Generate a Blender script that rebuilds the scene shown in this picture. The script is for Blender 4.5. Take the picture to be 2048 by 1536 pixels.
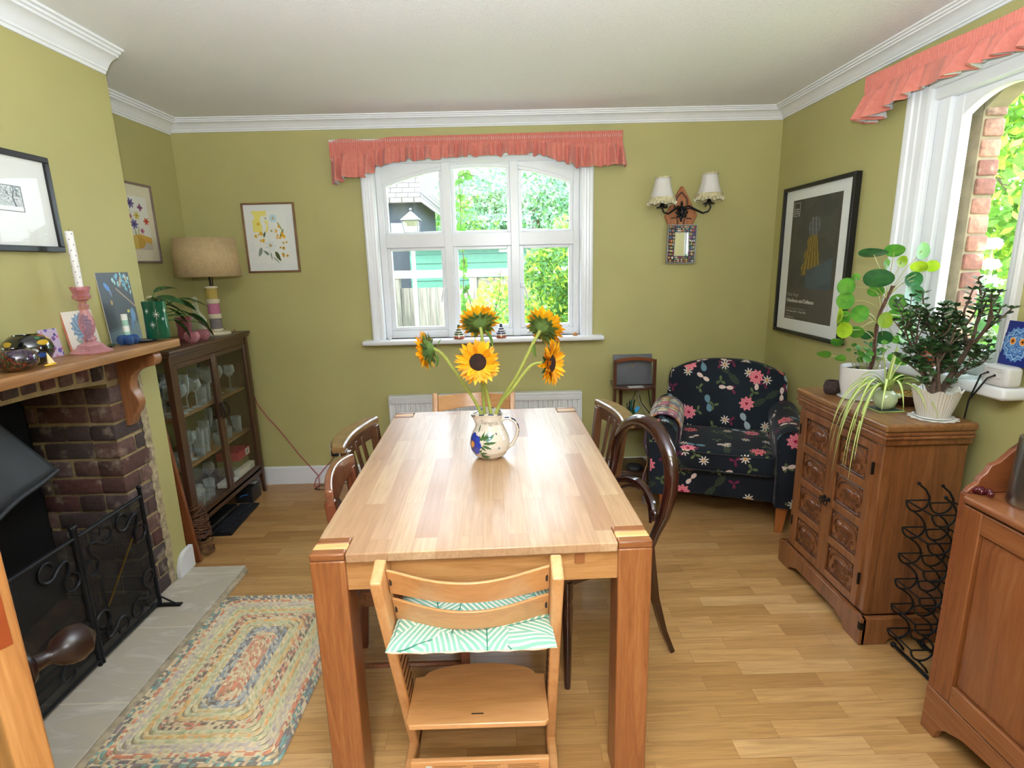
import bpy, math, random
import numpy as np
from mathutils import Vector, Matrix, noise as mnoise
for _o in list(bpy.data.objects): bpy.data.objects.remove(_o)
random.seed(7)
PI = math.pi
scn = bpy.context.scene
col = scn.collection

# ------------------------------------------------------------ camera
cam_d = bpy.data.cameras.new('camera'); cam = bpy.data.objects.new('camera', cam_d); col.objects.link(cam)
cam_d.sensor_width = 36.0; cam_d.lens = 36.0*1083/2048; cam_d.clip_start = 0.02; cam_d.clip_end = 200
_Y = Vector((-16, -242, 1083)).normalized()
_D = Vector((117, 4832, 1083)); _D = (_D - _D.dot(_Y)*_Y).normalized()
_U = -_D; _X = _Y.cross(_U)
if _X[0] < 0: _X = -_X
cam.matrix_world = Matrix(((_X[0], -_X[1], -_X[2], 0), (_Y[0], -_Y[1], -_Y[2], 0), (_U[0], -_U[1], -_U[2], 1.5), (0, 0, 0, 1)))
scn.camera = cam
# ------------------------------------------------------------ world, sun, flash, exposure
vs = scn.view_settings
scn.display_settings.display_device = 'sRGB'
vs.view_transform = 'Standard'; vs.look = 'None'; vs.gamma = 1.0; vs.use_curve_mapping = False
vs.exposure = 0.56
w = bpy.data.worlds.new('world'); scn.world = w; w.use_nodes = True
wn = w.node_tree.nodes; wl = w.node_tree.links
bg = wn['Background']; sky = wn.new('ShaderNodeTexSky'); sky.sky_type = 'NISHITA'
sky.sun_disc = False; sky.sun_elevation = math.radians(42); sky.sun_rotation = math.radians(215); sky.air_density = 1.0; sky.dust_density = 3.5
wmix = wn.new('ShaderNodeMix'); wmix.data_type = 'RGBA'; wmix.inputs[0].default_value = 0.72
wl.new(sky.outputs[0], wmix.inputs[6]); wmix.inputs[7].default_value = (8.8, 9.6, 10.8, 1)
wl.new(wmix.outputs[2], bg.inputs[0]); bg.inputs[1].default_value = 1.15
def lamp(name, kind, loc, energy, color=(1, 1, 1), **kw):
    l = bpy.data.lights.new(name, kind); l.energy = energy; l.color = color
    for k, v in kw.items(): setattr(l, k, v)
    o = bpy.data.objects.new(name, l); o.location = loc; col.objects.link(o); return o
sun = lamp('sun', 'SUN', (-3, -3, 8), 3.6, (1.0, 0.95, 0.86), angle=math.radians(2.0))
sun.rotation_euler = Vector((-0.45, -0.55, 0.9)).to_track_quat('Z', 'Y').to_euler()
# the camera's own flash, just above the lens
flash = lamp('camera_flash', 'AREA', (0.0, 0.02, 1.66), 106.0, (0.86, 0.93, 1.0), shape='DISK', size=0.13)
flash.rotation_euler = Vector((0.0, -0.20, -0.98)).to_track_quat('Z', 'Y').to_euler()
flash.data.spread = PI
# added lamp in the unseen hall, lighting the room through the open doorway
hall = lamp('hall_fill_lamp', 'AREA', (0.0, -1.55, 2.3), 60.0, (0.95, 0.97, 1.0), shape='SQUARE', size=0.6)
for nm, loc, rot, sx, sy in (('window_portal_back', (-0.16, 3.80, 1.6), (-PI/2, 0, 0), 1.3, 1.15), ('window_portal_right', (1.92, 2.08, 1.56), (PI/2, 0, PI/2), 0.36, 1.1)):
    o = lamp(nm, 'AREA', loc, 1.0, shape='RECTANGLE', size=sx, size_y=sy); o.rotation_euler = rot
    o.data.cycles.is_portal = True

# ------------------------------------------------------------ materials
def lin(c):
    if isinstance(c, str):
        c = [int(c[i:i+2], 16)/255 for i in (0, 2, 4)]
    return tuple((x/12.92 if x <= 0.04045 else ((x+0.055)/1.055)**2.4) for x in c[:3])
def L4(c): return (*lin(c), 1.0)
_mc = {}
class NT:
    """small node-tree helper"""
    def __init__(s, name):
        s.m = bpy.data.materials.new(name); s.m.use_nodes = True
        s.t = s.m.node_tree; s.n = s.t.nodes; s.l = s.t.links
        s.p = s.n['Principled BSDF']; s.out = s.n['Material Output']
    def N(s, typ, **kw):
        n = s.n.new('ShaderNode'+typ)
        for k, v in kw.items(): setattr(n, k, v)
        return n
    def put(s, sock, v):
        if v is None: return
        if isinstance(v, bpy.types.NodeSocket): s.l.new(v, sock)
        elif isinstance(v, str): sock.default_value = L4(v)
        else: sock.default_value = v
    def math(s, op, a, b=None, c=None):
        n = s.N('Math', operation=op)
        s.put(n.inputs[0], a)
        if b is not None: s.put(n.inputs[1], b)
        if c is not None: s.put(n.inputs[2], c)
        return n.outputs[0]
    def coord(s, which='Object'): return s.N('TexCoord').outputs[which]
    def mapping(s, v, scale=(1, 1, 1), rot=(0, 0, 0), loc=(0, 0, 0)):
        n = s.N('Mapping'); s.l.new(v, n.inputs[0]); n.inputs['Scale'].default_value = scale
        n.inputs['Rotation'].default_value = rot; n.inputs['Location'].default_value = loc; return n.outputs[0]
    def noise(s, v, scale=5, detail=3, rough=0.5, dist=0):
        n = s.N('TexNoise'); s.l.new(v, n.inputs['Vector']); n.inputs['Scale'].default_value = scale
        n.inputs['Detail'].default_value = detail; n.inputs['Roughness'].default_value = rough; n.inputs['Distortion'].default_value = dist
        return n.outputs['Fac']
    def ramp(s, f, stops, interp='LINEAR'):
        n = s.N('ValToRGB'); r = n.color_ramp; r.interpolation = interp
        while len(r.elements) < len(stops): r.elements.new(0.5)
        for e, (p, c) in zip(r.elements, stops): e.position = p; e.color = L4(c) if isinstance(c, str) else (c[0], c[1], c[2], 1)
        s.l.new(f, n.inputs[0]); return n.outputs[0]
    def mix(s, f, a, b, mode='MIX'):
        n = s.N('Mix', data_type='RGBA', blend_type=mode)
        s.put(n.inputs[0], f); s.put(n.inputs[6], a); s.put(n.inputs[7], b); return n.outputs[2]
    def bump(s, h, strength=0.3, dist=0.002):
        n = s.N('Bump'); s.l.new(h, n.inputs['Height']); n.inputs['Strength'].default_value = strength
        n.inputs['Distance'].default_value = dist; s.l.new(n.outputs[0], s.p.inputs['Normal']); return n
    def sep(s, v):
        n = s.N('SeparateXYZ'); s.l.new(v, n.inputs[0]); return n.outputs
    def comb(s, x, y, z=0.0):
        n = s.N('CombineXYZ')
        for i, q in enumerate((x, y, z)): s.put(n.inputs[i], q)
        return n.outputs[0]
    def base(s, c): s.put(s.p.inputs['Base Color'], c)
    def rough(s, r): s.put(s.p.inputs['Roughness'], r)
def plain(name, c, rough=0.5, metal=0.0, var=0.06, scale=14, bump=0.0, bscale=60, spec=0.5, sheen=0, trans=0, coat=0, subs=0, emit=None, alpha=None, bdist=0.002):
    if name in _mc: return _mc[name]
    t = NT(name); v = t.coord()
    base = lin(c)
    if var:
        f = t.noise(v, scale, 4)
        lo = tuple(x*(1-var*1.6) for x in base); hi = tuple(min(1, x*(1+var*1.6)) for x in base)
        t.base(t.ramp(f, ((0.3, lo), (0.7, hi))))
    else: t.p.inputs['Base Color'].default_value = (*base, 1)
    t.rough(rough); t.p.inputs['Metallic'].default_value = metal; t.p.inputs['Specular IOR Level'].default_value = spec
    if bump: t.bump(t.noise(v, bscale, 3), bump, bdist)
    if sheen: t.p.inputs['Sheen Weight'].default_value = sheen
    if trans: t.p.inputs['Transmission Weight'].default_value = trans
    if coat: t.p.inputs['Coat Weight'].default_value = coat; t.p.inputs['Coat Roughness'].default_value = 0.06
    if subs: t.p.inputs['Subsurface Weight'].default_value = subs; t.p.inputs['Subsurface Radius'].default_value = (0.01, 0.006, 0.003)
    _mc[name] = t.m; return t.m
def wood(name, c1, c2, axis='Z', rough=0.4, scale=1.0, coat=0.0, knots=False, c3=None):
    """grain stretched along one object axis"""
    if name in _mc: return _mc[name]
    t = NT(name); v = t.coord()
    st = {'X': (1.0, 14, 14), 'Y': (14, 1.0, 14), 'Z': (14, 14, 1.0)}[axis]
    mp = t.mapping(v, tuple(q*scale for q in st))
    n1 = t.noise(mp, 2.2, 6, 0.62, 1.6)
    n2 = t.noise(t.mapping(v, tuple(q*scale*5 for q in st)), 4, 3)
    f = t.math('ADD', t.math('MULTIPLY', n1, 0.8), t.math('MULTIPLY', n2, 0.25))
    c = t.ramp(f, ((0.33, c2), (0.55, c1), (0.72, c3 or c1)))
    if knots:
        vo = t.N('TexVoronoi'); t.l.new(t.mapping(v, {'X': (1.6, 5, 5), 'Y': (5, 1.6, 5), 'Z': (5, 5, 1.6)}[axis]), vo.inputs['Vector']); vo.inputs['Scale'].default_value = 1.0
        c = t.mix(t.ramp(vo.outputs['Distance'], ((0.035, (1, 1, 1)), (0.085, (0, 0, 0)))), c, '4a1c0c')
    t.base(c); t.rough(rough)
    if coat: t.p.inputs['Coat Weight'].default_value = coat; t.p.inputs['Coat Roughness'].default_value = 0.12
    t.bump(f, 0.12, 0.001)
    _mc[name] = t.m; return t.m
def planks(name, cols, length, width, axis='X', rough=0.35, gap=0.0012, coat=0.0, gapc='5a3a1c', gs=1.0):
    """wood strips: a random tone per strip, grain inside"""
    t = NT(name); v = t.coord()
    if axis == 'Y': v = t.mapping(v, rot=(0, 0, PI/2))
    br = t.N('TexBrick'); br.offset = 0.37; br.offset_frequency = 2; br.squash = 1.0
    t.l.new(v, br.inputs['Vector'])
    for k, q in (('Scale', 1.0), ('Mortar Size', gap), ('Mortar Smooth', 0.2), ('Bias', 0.0), ('Brick Width', length), ('Row Height', width)): br.inputs[k].default_value = q
    br.inputs['Color1'].default_value = (0, 0, 0, 1); br.inputs['Color2'].default_value = (1, 1, 1, 1); br.inputs['Mortar'].default_value = (0.5, 0.5, 0.5, 1)
    off = t.N('VectorMath', operation='SCALE'); t.l.new(br.outputs['Color'], off.inputs[0]); off.inputs['Scale'].default_value = 37.0
    ad = t.N('VectorMath', operation='ADD'); t.l.new(v, ad.inputs[0]); t.l.new(off.outputs[0], ad.inputs[1])
    g = t.noise(t.mapping(ad.outputs[0], (1.6*gs, 26*gs, 26*gs)), 2.0, 6, 0.6, 1.2)
    g2 = t.noise(t.mapping(ad.outputs[0], (5*gs, 190*gs, 60*gs)), 1.5, 2)
    tone = t.ramp(br.outputs['Color'], [(i/(len(cols)-1), c) for i, c in enumerate(cols)])
    c = t.mix(t.math('MULTIPLY', t.ramp(g, ((0.40, (0, 0, 0)), (0.62, (1, 1, 1)))), 0.33), tone, gapc)
    c = t.mix(t.math('MULTIPLY', t.ramp(g2, ((0.45, (0, 0, 0)), (0.7, (1, 1, 1)))), 0.14), c, gapc)
    c = t.mix(t.math('MULTIPLY', br.outputs['Fac'], 0.75), c, gapc)
    t.base(c); t.rough(rough)
    if coat: t.p.inputs['Coat Weight'].default_value = coat; t.p.inputs['Coat Roughness'].default_value = 0.15
    h = t.math('SUBTRACT', t.math('MULTIPLY', g, 0.2), br.outputs['Fac'])
    t.bump(h, 0.25, 0.0012)
    _mc[name] = t.m; return t.m
def vcol(name, rough=0.5, spec=0.5, bump=0.0, bscale=80, sheen=0, coat=0, var=0.0, trans=0, bdist=0.002, metal=0):
    """colour from the mesh's own paint"""
    if name in _mc: return _mc[name]
    t = NT(name); a = t.N('VertexColor', layer_name='paint'); c = a.outputs[0]
    if var: c = t.mix(var, c, t.ramp(t.noise(t.coord(), 40, 4), ((0.3, (0, 0, 0)), (0.7, (1, 1, 1)))), 'OVERLAY')
    t.base(c); t.rough(rough); t.p.inputs['Specular IOR Level'].default_value = spec; t.p.inputs['Metallic'].default_value = metal
    if bump: t.bump(t.noise(t.coord(), bscale, 4), bump, bdist)
    if sheen: t.p.inputs['Sheen Weight'].default_value = sheen
    if coat: t.p.inputs['Coat Weight'].default_value = coat
    if trans: t.p.inputs['Transmission Weight'].default_value = trans
    _mc[name] = t.m; return t.m
def thin_glass(name, tint=(1, 1, 1), gloss=1.0, rough=0.0, base=0.0):
    """clear pane / thin vessel wall: transparent, with Fresnel reflection"""
    if name in _mc: return _mc[name]
    t = NT(name); t.n.remove(t.p)
    tr = t.N('BsdfTransparent'); tr.inputs[0].default_value = (*tint, 1)
    gl = t.N('BsdfGlossy'); gl.inputs['Roughness'].default_value = rough; gl.inputs[0].default_value = (1, 1, 1, 1)
    ge = t.N('NewGeometry'); dt = t.N('VectorMath', operation='DOT_PRODUCT'); t.l.new(ge.outputs['Normal'], dt.inputs[0]); t.l.new(ge.outputs['Incoming'], dt.inputs[1])
    om = t.math('SUBTRACT', 1.0, t.math('ABSOLUTE', dt.outputs['Value']))       # Schlick's law, the same from either side of the pane
    f = t.math('ADD', t.math('MULTIPLY', t.math('ADD', 0.022, t.math('MULTIPLY', t.math('POWER', om, 5.0), 0.75)), gloss), base)
    mx = t.N('MixShader'); t.l.new(f, mx.inputs[0]); t.l.new(tr.outputs[0], mx.inputs[1]); t.l.new(gl.outputs[0], mx.inputs[2])
    t.l.new(mx.outputs[0], t.out.inputs[0]); _mc[name] = t.m; return t.m
def leafmat(name, c1, c2, rough=0.45, transl=0.35, spec=0.4):
    """leaf: some light passes through"""
    if name in _mc: return _mc[name]
    t = NT(name); v = t.coord()
    c = t.ramp(t.noise(v, 22, 3), ((0.35, c1), (0.65, c2)))
    t.base(c); t.rough(rough); t.p.inputs['Specular IOR Level'].default_value = spec
    tl = t.N('BsdfTranslucent'); t.l.new(c, tl.inputs[0])
    mx = t.N('MixShader'); mx.inputs[0].default_value = transl
    t.l.new(t.p.outputs[0], mx.inputs[1]); t.l.new(tl.outputs[0], mx.inputs[2]); t.l.new(mx.outputs[0], t.out.inputs[0])
    _mc[name] = t.m; return t.m

# ------------------------------------------------------------ mesh builder
def RX(a): return Matrix.Rotation(a, 4, 'X')
def RY(a): return Matrix.Rotation(a, 4, 'Y')
def RZ(a): return Matrix.Rotation(a, 4, 'Z')
def T(x, y=0, z=0): return Matrix.Translation(Vector((x, y, z)) if not isinstance(x, (tuple, list, Vector)) else Vector(x))
def S(x, y, z): return Matrix.Diagonal((x, y, z, 1))
def look(d, up=(0, 0, 1)):
    """rotation taking +Z to d"""
    return Vector(d).to_track_quat('Z', 'Y').to_matrix().to_4x4()
class MB:
    def __init__(s): s.v = []; s.f = []; s.mi = []; s.c = []; s.m = 0; s.col = None; s.uv = None
    def add(s, vs_, fs, M=None):
        b = len(s.v)
        if M is not None: vs_ = [M @ Vector(v) for v in vs_]
        s.v.extend([tuple(v) for v in vs_])
        for f in fs: s.f.append([i+b for i in f]); s.mi.append(s.m); s.c.append(s.col)
        return s
    def box(s, x0, x1, y0, y1, z0, z1, M=None):
        if x0 > x1: x0, x1 = x1, x0
        if y0 > y1: y0, y1 = y1, y0
        if z0 > z1: z0, z1 = z1, z0
        vs_ = [(x, y, z) for x in (x0, x1) for y in (y0, y1) for z in (z0, z1)]
        return s.add(vs_, [(0, 1, 3, 2), (4, 6, 7, 5), (0, 4, 5, 1), (2, 3, 7, 6), (0, 2, 6, 4), (1, 5, 7, 3)], M)
    def cbox(s, c, d, M=None):
        m = T(*c) if M is None else M @ T(*c)
        return s.box(-d[0]/2, d[0]/2, -d[1]/2, d[1]/2, -d[2]/2, d[2]/2, m)
    def prism(s, poly, a0, a1, axis='Z', M=None):
        """polygon (u,v) extruded along an axis from a0 to a1"""
        n = len(poly)
        def P(u, v, a): return {'X': (a, u, v), 'Y': (u, a, v), 'Z': (u, v, a)}[axis]
        vs_ = [P(u, v, a0) for u, v in poly] + [P(u, v, a1) for u, v in poly]
        ar = sum(poly[i][0]*poly[(i+1) % n][1]-poly[(i+1) % n][0]*poly[i][1] for i in range(n))
        fs = [(i, (i+1) % n, n+(i+1) % n, n+i) for i in range(n)] + [tuple(range(n-1, -1, -1)), tuple(range(n, 2*n))]
        if (ar < 0) != (axis == 'Y'): fs = [tuple(reversed(f)) for f in fs]
        return s.add(vs_, fs, M)
    def lathe(s, prof, n=24, M=None, wob=None, cap=True, closed=False):
        vs_ = []
        for k, (r, z) in enumerate(prof):
            for i in range(n):
                a = 2*PI*i/n; rr = r*(wob(a, z) if wob else 1)
                vs_.append((rr*math.cos(a), rr*math.sin(a), z))
        K = len(prof); fs = []
        for k in range(K-1 if not closed else K):
            k2 = (k+1) % K
            for i in range(n):
                j = (i+1) % n; fs.append((k*n+i, k*n+j, k2*n+j, k2*n+i))
        if cap and not closed:
            if prof[0][0] > 1e-5: fs.append(tuple(range(n-1, -1, -1)))
            if prof[-1][0] > 1e-5: fs.append(tuple((K-1)*n+i for i in range(n)))
        return s.add(vs_, fs, M)
    def tube(s, pts, r, n=8, closed=False, M=None, flat=1.0, cap=True):
        pts = [Vector(p) for p in pts]; K = len(pts)
        if not hasattr(r, '__len__'): r = [r]*K
        vs_ = []; up = None
        for k in range(K):
            if closed: d = pts[(k+1) % K]-pts[k-1]
            else: d = pts[min(k+1, K-1)]-pts[max(k-1, 0)]
            d = d.normalized() if d.length > 1e-9 else Vector((0, 0, 1))
            if up is None:
                up = d.orthogonal().normalized()
                if abs(d.z) < 0.9: up = (Vector((0, 0, 1))-d*d.z).normalized()
            else:
                up = up-d*up.dot(d); up = up.normalized() if up.length > 1e-6 else d.orthogonal().normalized()
            sd = d.cross(up)
            for i in range(n):
                a = 2*PI*i/n; vs_.append(pts[k]+sd*math.cos(a)*r[k]+up*math.sin(a)*r[k]*flat)
        fs = []
        for k in range(K if closed else K-1):
            k2 = (k+1) % K
            for i in range(n): fs.append((k*n+i, k*n+(i+1) % n, k2*n+(i+1) % n, k2*n+i))
        if not closed and cap: fs += [tuple(range(n-1, -1, -1)), tuple((K-1)*n+i for i in range(n))]
        return s.add(vs_, fs, M)
    def ell(s, c, r, nu=14, nv=9, M=None):
        if not hasattr(r, '__len__'): r = (r, r, r)
        vs_ = [(0, 0, -1)]; 
        for k in range(1, nv):
            p = -PI/2+PI*k/nv
            for i in range(nu): a = 2*PI*i/nu; vs_.append((math.cos(p)*math.cos(a), math.cos(p)*math.sin(a), math.sin(p)))
        vs_.append((0, 0, 1)); fs = []
        for i in range(nu): fs.append((0, 1+(i+1) % nu, 1+i))
        for k in range(nv-2):
            for i in range(nu): a = 1+k*nu+i; b = 1+k*nu+(i+1) % nu; fs.append((a, b, b+nu, a+nu))
        t_ = len(vs_)-1; b0 = 1+(nv-2)*nu
        for i in range(nu): fs.append((b0+i, b0+(i+1) % nu, t_))
        m = T(*c) @ S(*r) if M is None else M @ T(*c) @ S(*r)
        return s.add(vs_, fs, m)
    def grid(s, fn, nu, nv, M=None, double=False, cu=False):
        vs_ = [fn(i/nu, j/nv) for j in range(nv+1) for i in range(nu+1)]
        fs = [(j*(nu+1)+i, j*(nu+1)+i+1, (j+1)*(nu+1)+i+1, (j+1)*(nu+1)+i) for j in range(nv) for i in range(nu)]
        return s.add(vs_, fs, M)
    def rbox(s, x0, x1, y0, y1, z0, z1, r=0.005, M=None, seg=2):
        """box with rounded edges"""
        cx, cy, cz = (x0+x1)/2, (y0+y1)/2, (z0+z1)/2; hx, hy, hz = abs(x1-x0)/2, abs(y1-y0)/2, abs(z1-z0)/2
        r = min(r, hx*0.98, hy*0.98, hz*0.98); n = seg+1
        vs_ = []; fs = []; idx = {}
        ts = [-1+2*k/(2*n-1) for k in range(2*n)]
        def pt(i, j, k):
            def q(a, h):
                aa = a if a < n else a-n
                return (-h+r if a < n else h-r), (-(1-aa/seg) if a < n else aa/seg)
            (bx, ux), (by, uy), (bz, uz) = q(i, hx), q(j, hy), q(k, hz)
            u = Vector((ux, uy, uz)); 
            u = u.normalized() if u.length > 0 else u
            return (cx+bx+u.x*r, cy+by+u.y*r, cz+bz+u.z*r)
        def vid(i, j, k):
            if (i, j, k) not in idx: idx[(i, j, k)] = len(vs_); vs_.append(pt(i, j, k))
            return idx[(i, j, k)]
        N2 = 2*n-1
        for a in range(N2):
            for b in range(N2):
                fs.append((vid(a, b, 0), vid(a, b+1, 0), vid(a+1, b+1, 0), vid(a+1, b, 0)))
                fs.append((vid(a, b, N2), vid(a+1, b, N2), vid(a+1, b+1, N2), vid(a, b+1, N2)))
                fs.append((vid(a, 0, b), vid(a+1, 0, b), vid(a+1, 0, b+1), vid(a, 0, b+1)))
                fs.append((vid(a, N2, b), vid(a, N2, b+1), vid(a+1, N2, b+1), vid(a+1, N2, b)))
                fs.append((vid(0, a, b), vid(0, a, b+1), vid(0, a+1, b+1), vid(0, a+1, b)))
                fs.append((vid(N2, a, b), vid(N2, a+1, b), vid(N2, a+1, b+1), vid(N2, a, b+1)))
        return s.add(vs_, fs, M)
    def build(s, name, mat, parent=None, smooth=None, bevel=0, sub=0, loc=None, seg=2, solid=0, ang=35):
        me = bpy.data.meshes.new(name)
        vv = s.v
        if loc is not None: vv = [(v[0]-loc[0], v[1]-loc[1], v[2]-loc[2]) for v in s.v]
        me.from_pydata(vv, [], s.f); 
        mats = mat if isinstance(mat, (list, tuple)) else [mat]
        for m_ in mats: me.materials.append(m_)
        if len(mats) > 1: me.polygons.foreach_set('material_index', s.mi)
        if any(c is not None for c in s.c):
            ca = me.color_attributes.new('paint', 'FLOAT_COLOR', 'CORNER')
            arr = []
            for f, c in zip(s.f, s.c):
                if c is None: c = (0.5, 0.5, 0.5)
                if isinstance(c, str): c = lin(c)
                arr.extend([c[0], c[1], c[2], 1.0]*len(f))
            ca.data.foreach_set('color', arr)
        if s.uv is not None:
            u = me.uv_layers.new(name='UVMap'); li = [q for lp in me.loops for q in s.uv[lp.vertex_index]]
            u.data.foreach_set('uv', li)
        me.validate(); me.update()
        if smooth is not False:
            me.polygons.foreach_set('use_smooth', [True]*len(me.polygons))
            try: me.set_sharp_from_angle(angle=math.radians(ang))
            except Exception: pass
        o = bpy.data.objects.new(name, me); col.objects.link(o)
        if loc is not None: o.location = loc
        if parent is not None: o.parent = parent
        if solid:
            md = o.modifiers.new('solid', 'SOLIDIFY'); md.thickness = solid; md.offset = 0
        if bevel:
            md = o.modifiers.new('bevel', 'BEVEL'); md.width = bevel; md.segments = seg; md.limit_method = 'ANGLE'; md.angle_limit = math.radians(40)
        if sub:
            md = o.modifiers.new('sub', 'SUBSURF'); md.levels = sub; md.render_levels = sub
        return o
def tag(o, label=None, cat=None, group=None, kind=None):
    if label: o['label'] = label
    if cat: o['category'] = cat
    if group: o['group'] = group
    if kind: o['kind'] = kind
    return o
def thing(name, label, cat, loc=(0, 0, 0), rotz=0.0, group=None):
    o = bpy.data.objects.new(name, None); o.empty_display_size = 0.05; col.objects.link(o)
    o.location = loc; o.rotation_euler = (0, 0, rotz); return tag(o, label, cat, group)
def struct(o): o['kind'] = 'structure'; return o
def kids(o): return [c for c in bpy.data.objects if c.parent == o]
def dup(root, loc, rotz=None, label=None, group=None):
    r = root.copy(); col.objects.link(r); r.location = loc
    if rotz is not None: r.rotation_euler = (0, 0, rotz)
    if label: r['label'] = label
    if group: r['group'] = group
    for ch in kids(root):
        c = ch.copy(); col.objects.link(c); c.parent = r
        for g in kids(ch):
            d = g.copy(); col.objects.link(d); d.parent = c
    return r
def text_mesh(body, size, mat, name, parent, M, extrude=0.0004, align='LEFT', bend=None, bold=0.0):
    """real lettering as a mesh lying in the XY plane, moved by M"""
    cu = bpy.data.curves.new(name+'_font', 'FONT'); cu.body = body; cu.size = size; cu.extrude = extrude; cu.align_x = align; cu.offset = bold
    cu.resolution_u = 3
    o = bpy.data.objects.new('tmp', cu); col.objects.link(o)
    dg = bpy.context.evaluated_depsgraph_get(); me = bpy.data.meshes.new_from_object(o.evaluated_get(dg))
    bpy.data.objects.remove(o)
    me.name = name
    for v in me.vertices: v.co = (bend(v.co) if bend else M @ v.co)
    me.materials.clear(); me.materials.append(mat)
    ob = bpy.data.objects.new(name, me); col.objects.link(ob); ob.parent = parent; return ob
# ============================================================ SETTING
XL, XR, YB, ZC, XC = -2.05, 1.775, 3.65, 2.40, -1.653
PAINT = plain('olive_wall_paint', 'B1AA70', 0.62, var=0.025, scale=3.0, bump=0.10, bscale=140)
WHITE = plain('white_gloss_paint', 'E9EBF0', 0.28, var=0.015, scale=6, bump=0.03, bscale=30)
PLAST = plain('white_plaster_moulding', 'EBEDF3', 0.6, var=0.01)
t = NT('textured_white_ceiling'); v = t.coord()
n1 = t.noise(v, 120, 3, 0.6, 0.5); n2 = t.noise(v, 2.0, 3)
t.base(t.mix(t.math('MULTIPLY', n2, 0.4), 'F2F3F8', 'E6E7EC')); t.rough(0.6)
t.bump(t.ramp(n1, ((0.5, (0, 0, 0)), (0.68, (1, 1, 1)))), 0.45, 0.004); CEIL = t.m
FLOOR = planks('oak_strip_floor', ['A97E4C', 'B98E58', 'C59A64', 'B18652', 'CCA470'], 0.42, 0.068, 'X', 0.30, 0.0007, gapc='70481E')

m = MB(); m.box(XL-0.3, XR+0.3, -3.2, YB+0.3, -0.12, 0.0)
struct(m.build('floor', FLOOR, smooth=False))
m = MB(); m.box(XL-0.3, XR+0.3, -3.2, YB+0.3, ZC, ZC+0.12)
struct(m.build('ceiling', CEIL, smooth=False))
WX0, WX1, WZ0, WZ1 = -0.815, 0.505, 1.015, 2.16            # opening of the far window
m = MB()
m.box(XL-0.3, WX0, YB, YB+0.30, 0, ZC); m.box(WX1, XR+0.3, YB, YB+0.30, 0, ZC)
m.box(WX0, WX1, YB, YB+0.30, 0, WZ0); m.box(WX0, WX1, YB, YB+0.30, WZ1, ZC)
struct(m.build('wall_back', PAINT, smooth=False))
RY0, RY1, RZ0, RZ1 = 1.895, 2.40, 1.04, 2.15               # opening of the right window
m = MB()
m.box(XR, XR+0.14, -0.2, RY0, 0, ZC); m.box(XR, XR+0.14, RY1, YB, 0, ZC)
m.box(XR, XR+0.14, RY0, RY1, 0, RZ0); m.box(XR, XR+0.14, RY0, RY1, RZ1, ZC)
struct(m.build('wall_right', PAINT, smooth=False))
m = MB(); m.box(XL-0.3, XL, -0.2, YB, 0, ZC)
struct(m.build('wall_left', PAINT, smooth=False))
# wall with the doorway the photographer stands in, and the hall behind
m = MB(); m.box(XL, -0.74, -0.22, -0.12, 0, ZC); m.box(0.36, XR, -0.22, -0.12, 0, ZC); m.box(-0.74, 0.36, -0.22, -0.12, 2.06, ZC)
struct(m.build('wall_front', PAINT, smooth=False))
HALLW = plain('hall_wall_white', 'DDD9CF', 0.7, var=0.02)
m = MB(); m.box(-1.5, -1.4, -3.1, -0.22, 0, ZC); m.box(1.4, 1.5, -3.1, -0.22, 0, ZC); m.box(-1.5, 1.5, -3.2, -3.1, 0, ZC)
struct(m.build('wall_hall', HALLW, smooth=False))
m = MB()
m.box(-0.83, -0.74, -0.115, -0.10, 0, 2.14); m.box(0.36, 0.45, -0.115, -0.10, 0, 2.14); m.box(-0.83, 0.45, -0.115, -0.10, 2.06, 2.15)
struct(m.build('trim_1', WHITE, bevel=0.004))
# chimney breast: plaster around the bare brick
m = MB()
Y0, Y1, B0, B1, BZ = 0.90, 2.53, 1.02, 2.398, 1.20
m.box(XL, XC, Y0, B0, 0, ZC); m.box(XC-0.10, XC, B1, Y1, 0, BZ); m.box(XL, XC-0.10, 2.50, Y1, 0, BZ)
m.box(XL, XC, B0, Y1, BZ, ZC)
struct(m.build('chimney_breast', PAINT, smooth=False))
# cornices
def corn(scale=1.0):
    return [(0, 0), (0.008, 0), (0.012, 0.010), (0.018, 0.012), (0.020, 0.020), (0.024, 0.024), (0.032, 0.036), (0.048, 0.050), (0.066, 0.057), (0.072, 0.058), (0.074, 0.066), (0.084, 0.068), (0.086, 0.076), (0.098, 0.078), (0.100, 0.086), (0, 0.086)]
def cornice(name, p0, p1, zb, inward, ends=(True, True)):
    """straight run with mitred ends; inward = unit normal into the room"""
    p0 = Vector((*p0, 0)); p1 = Vector((*p1, 0)); d = (p1-p0).normalized(); nrm = Vector((*inward, 0)); hs = (ZC-zb)/0.086
    pr = corn(); mb = MB(); vs_ = []
    for (p, sg, mit) in ((p0, 1, ends[0]), (p1, -1, ends[1])):
        for (u, z) in pr:
            q = p + nrm*u + d*(sg*u if mit else 0); vs_.append((q.x, q.y, zb+z*hs))
    n = len(pr); fs = [(i, (i+1) % n, n+(i+1) % n, n+i) for i in range(n)] + [tuple(range(n-1, -1, -1)), tuple(range(n, 2*n))]
    if d.cross(nrm).z > 0: fs = [tuple(reversed(f)) for f in fs]
    mb.add(vs_, fs); return struct(mb.build(name, PLAST, ang=25))
cornice('trim_2', (XL, YB), (XR, YB), 2.334, (0, -1))
cornice('trim_3', (XR, YB), (XR, -0.12), 2.338, (-1, 0))
cornice('trim_4', (XL, YB), (XL, Y1), 2.322, (1, 0), (True, False))
cornice('trim_5', (XC, Y1-0.012), (XC, Y0), 2.309, (1, 0), (False, False))
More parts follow.
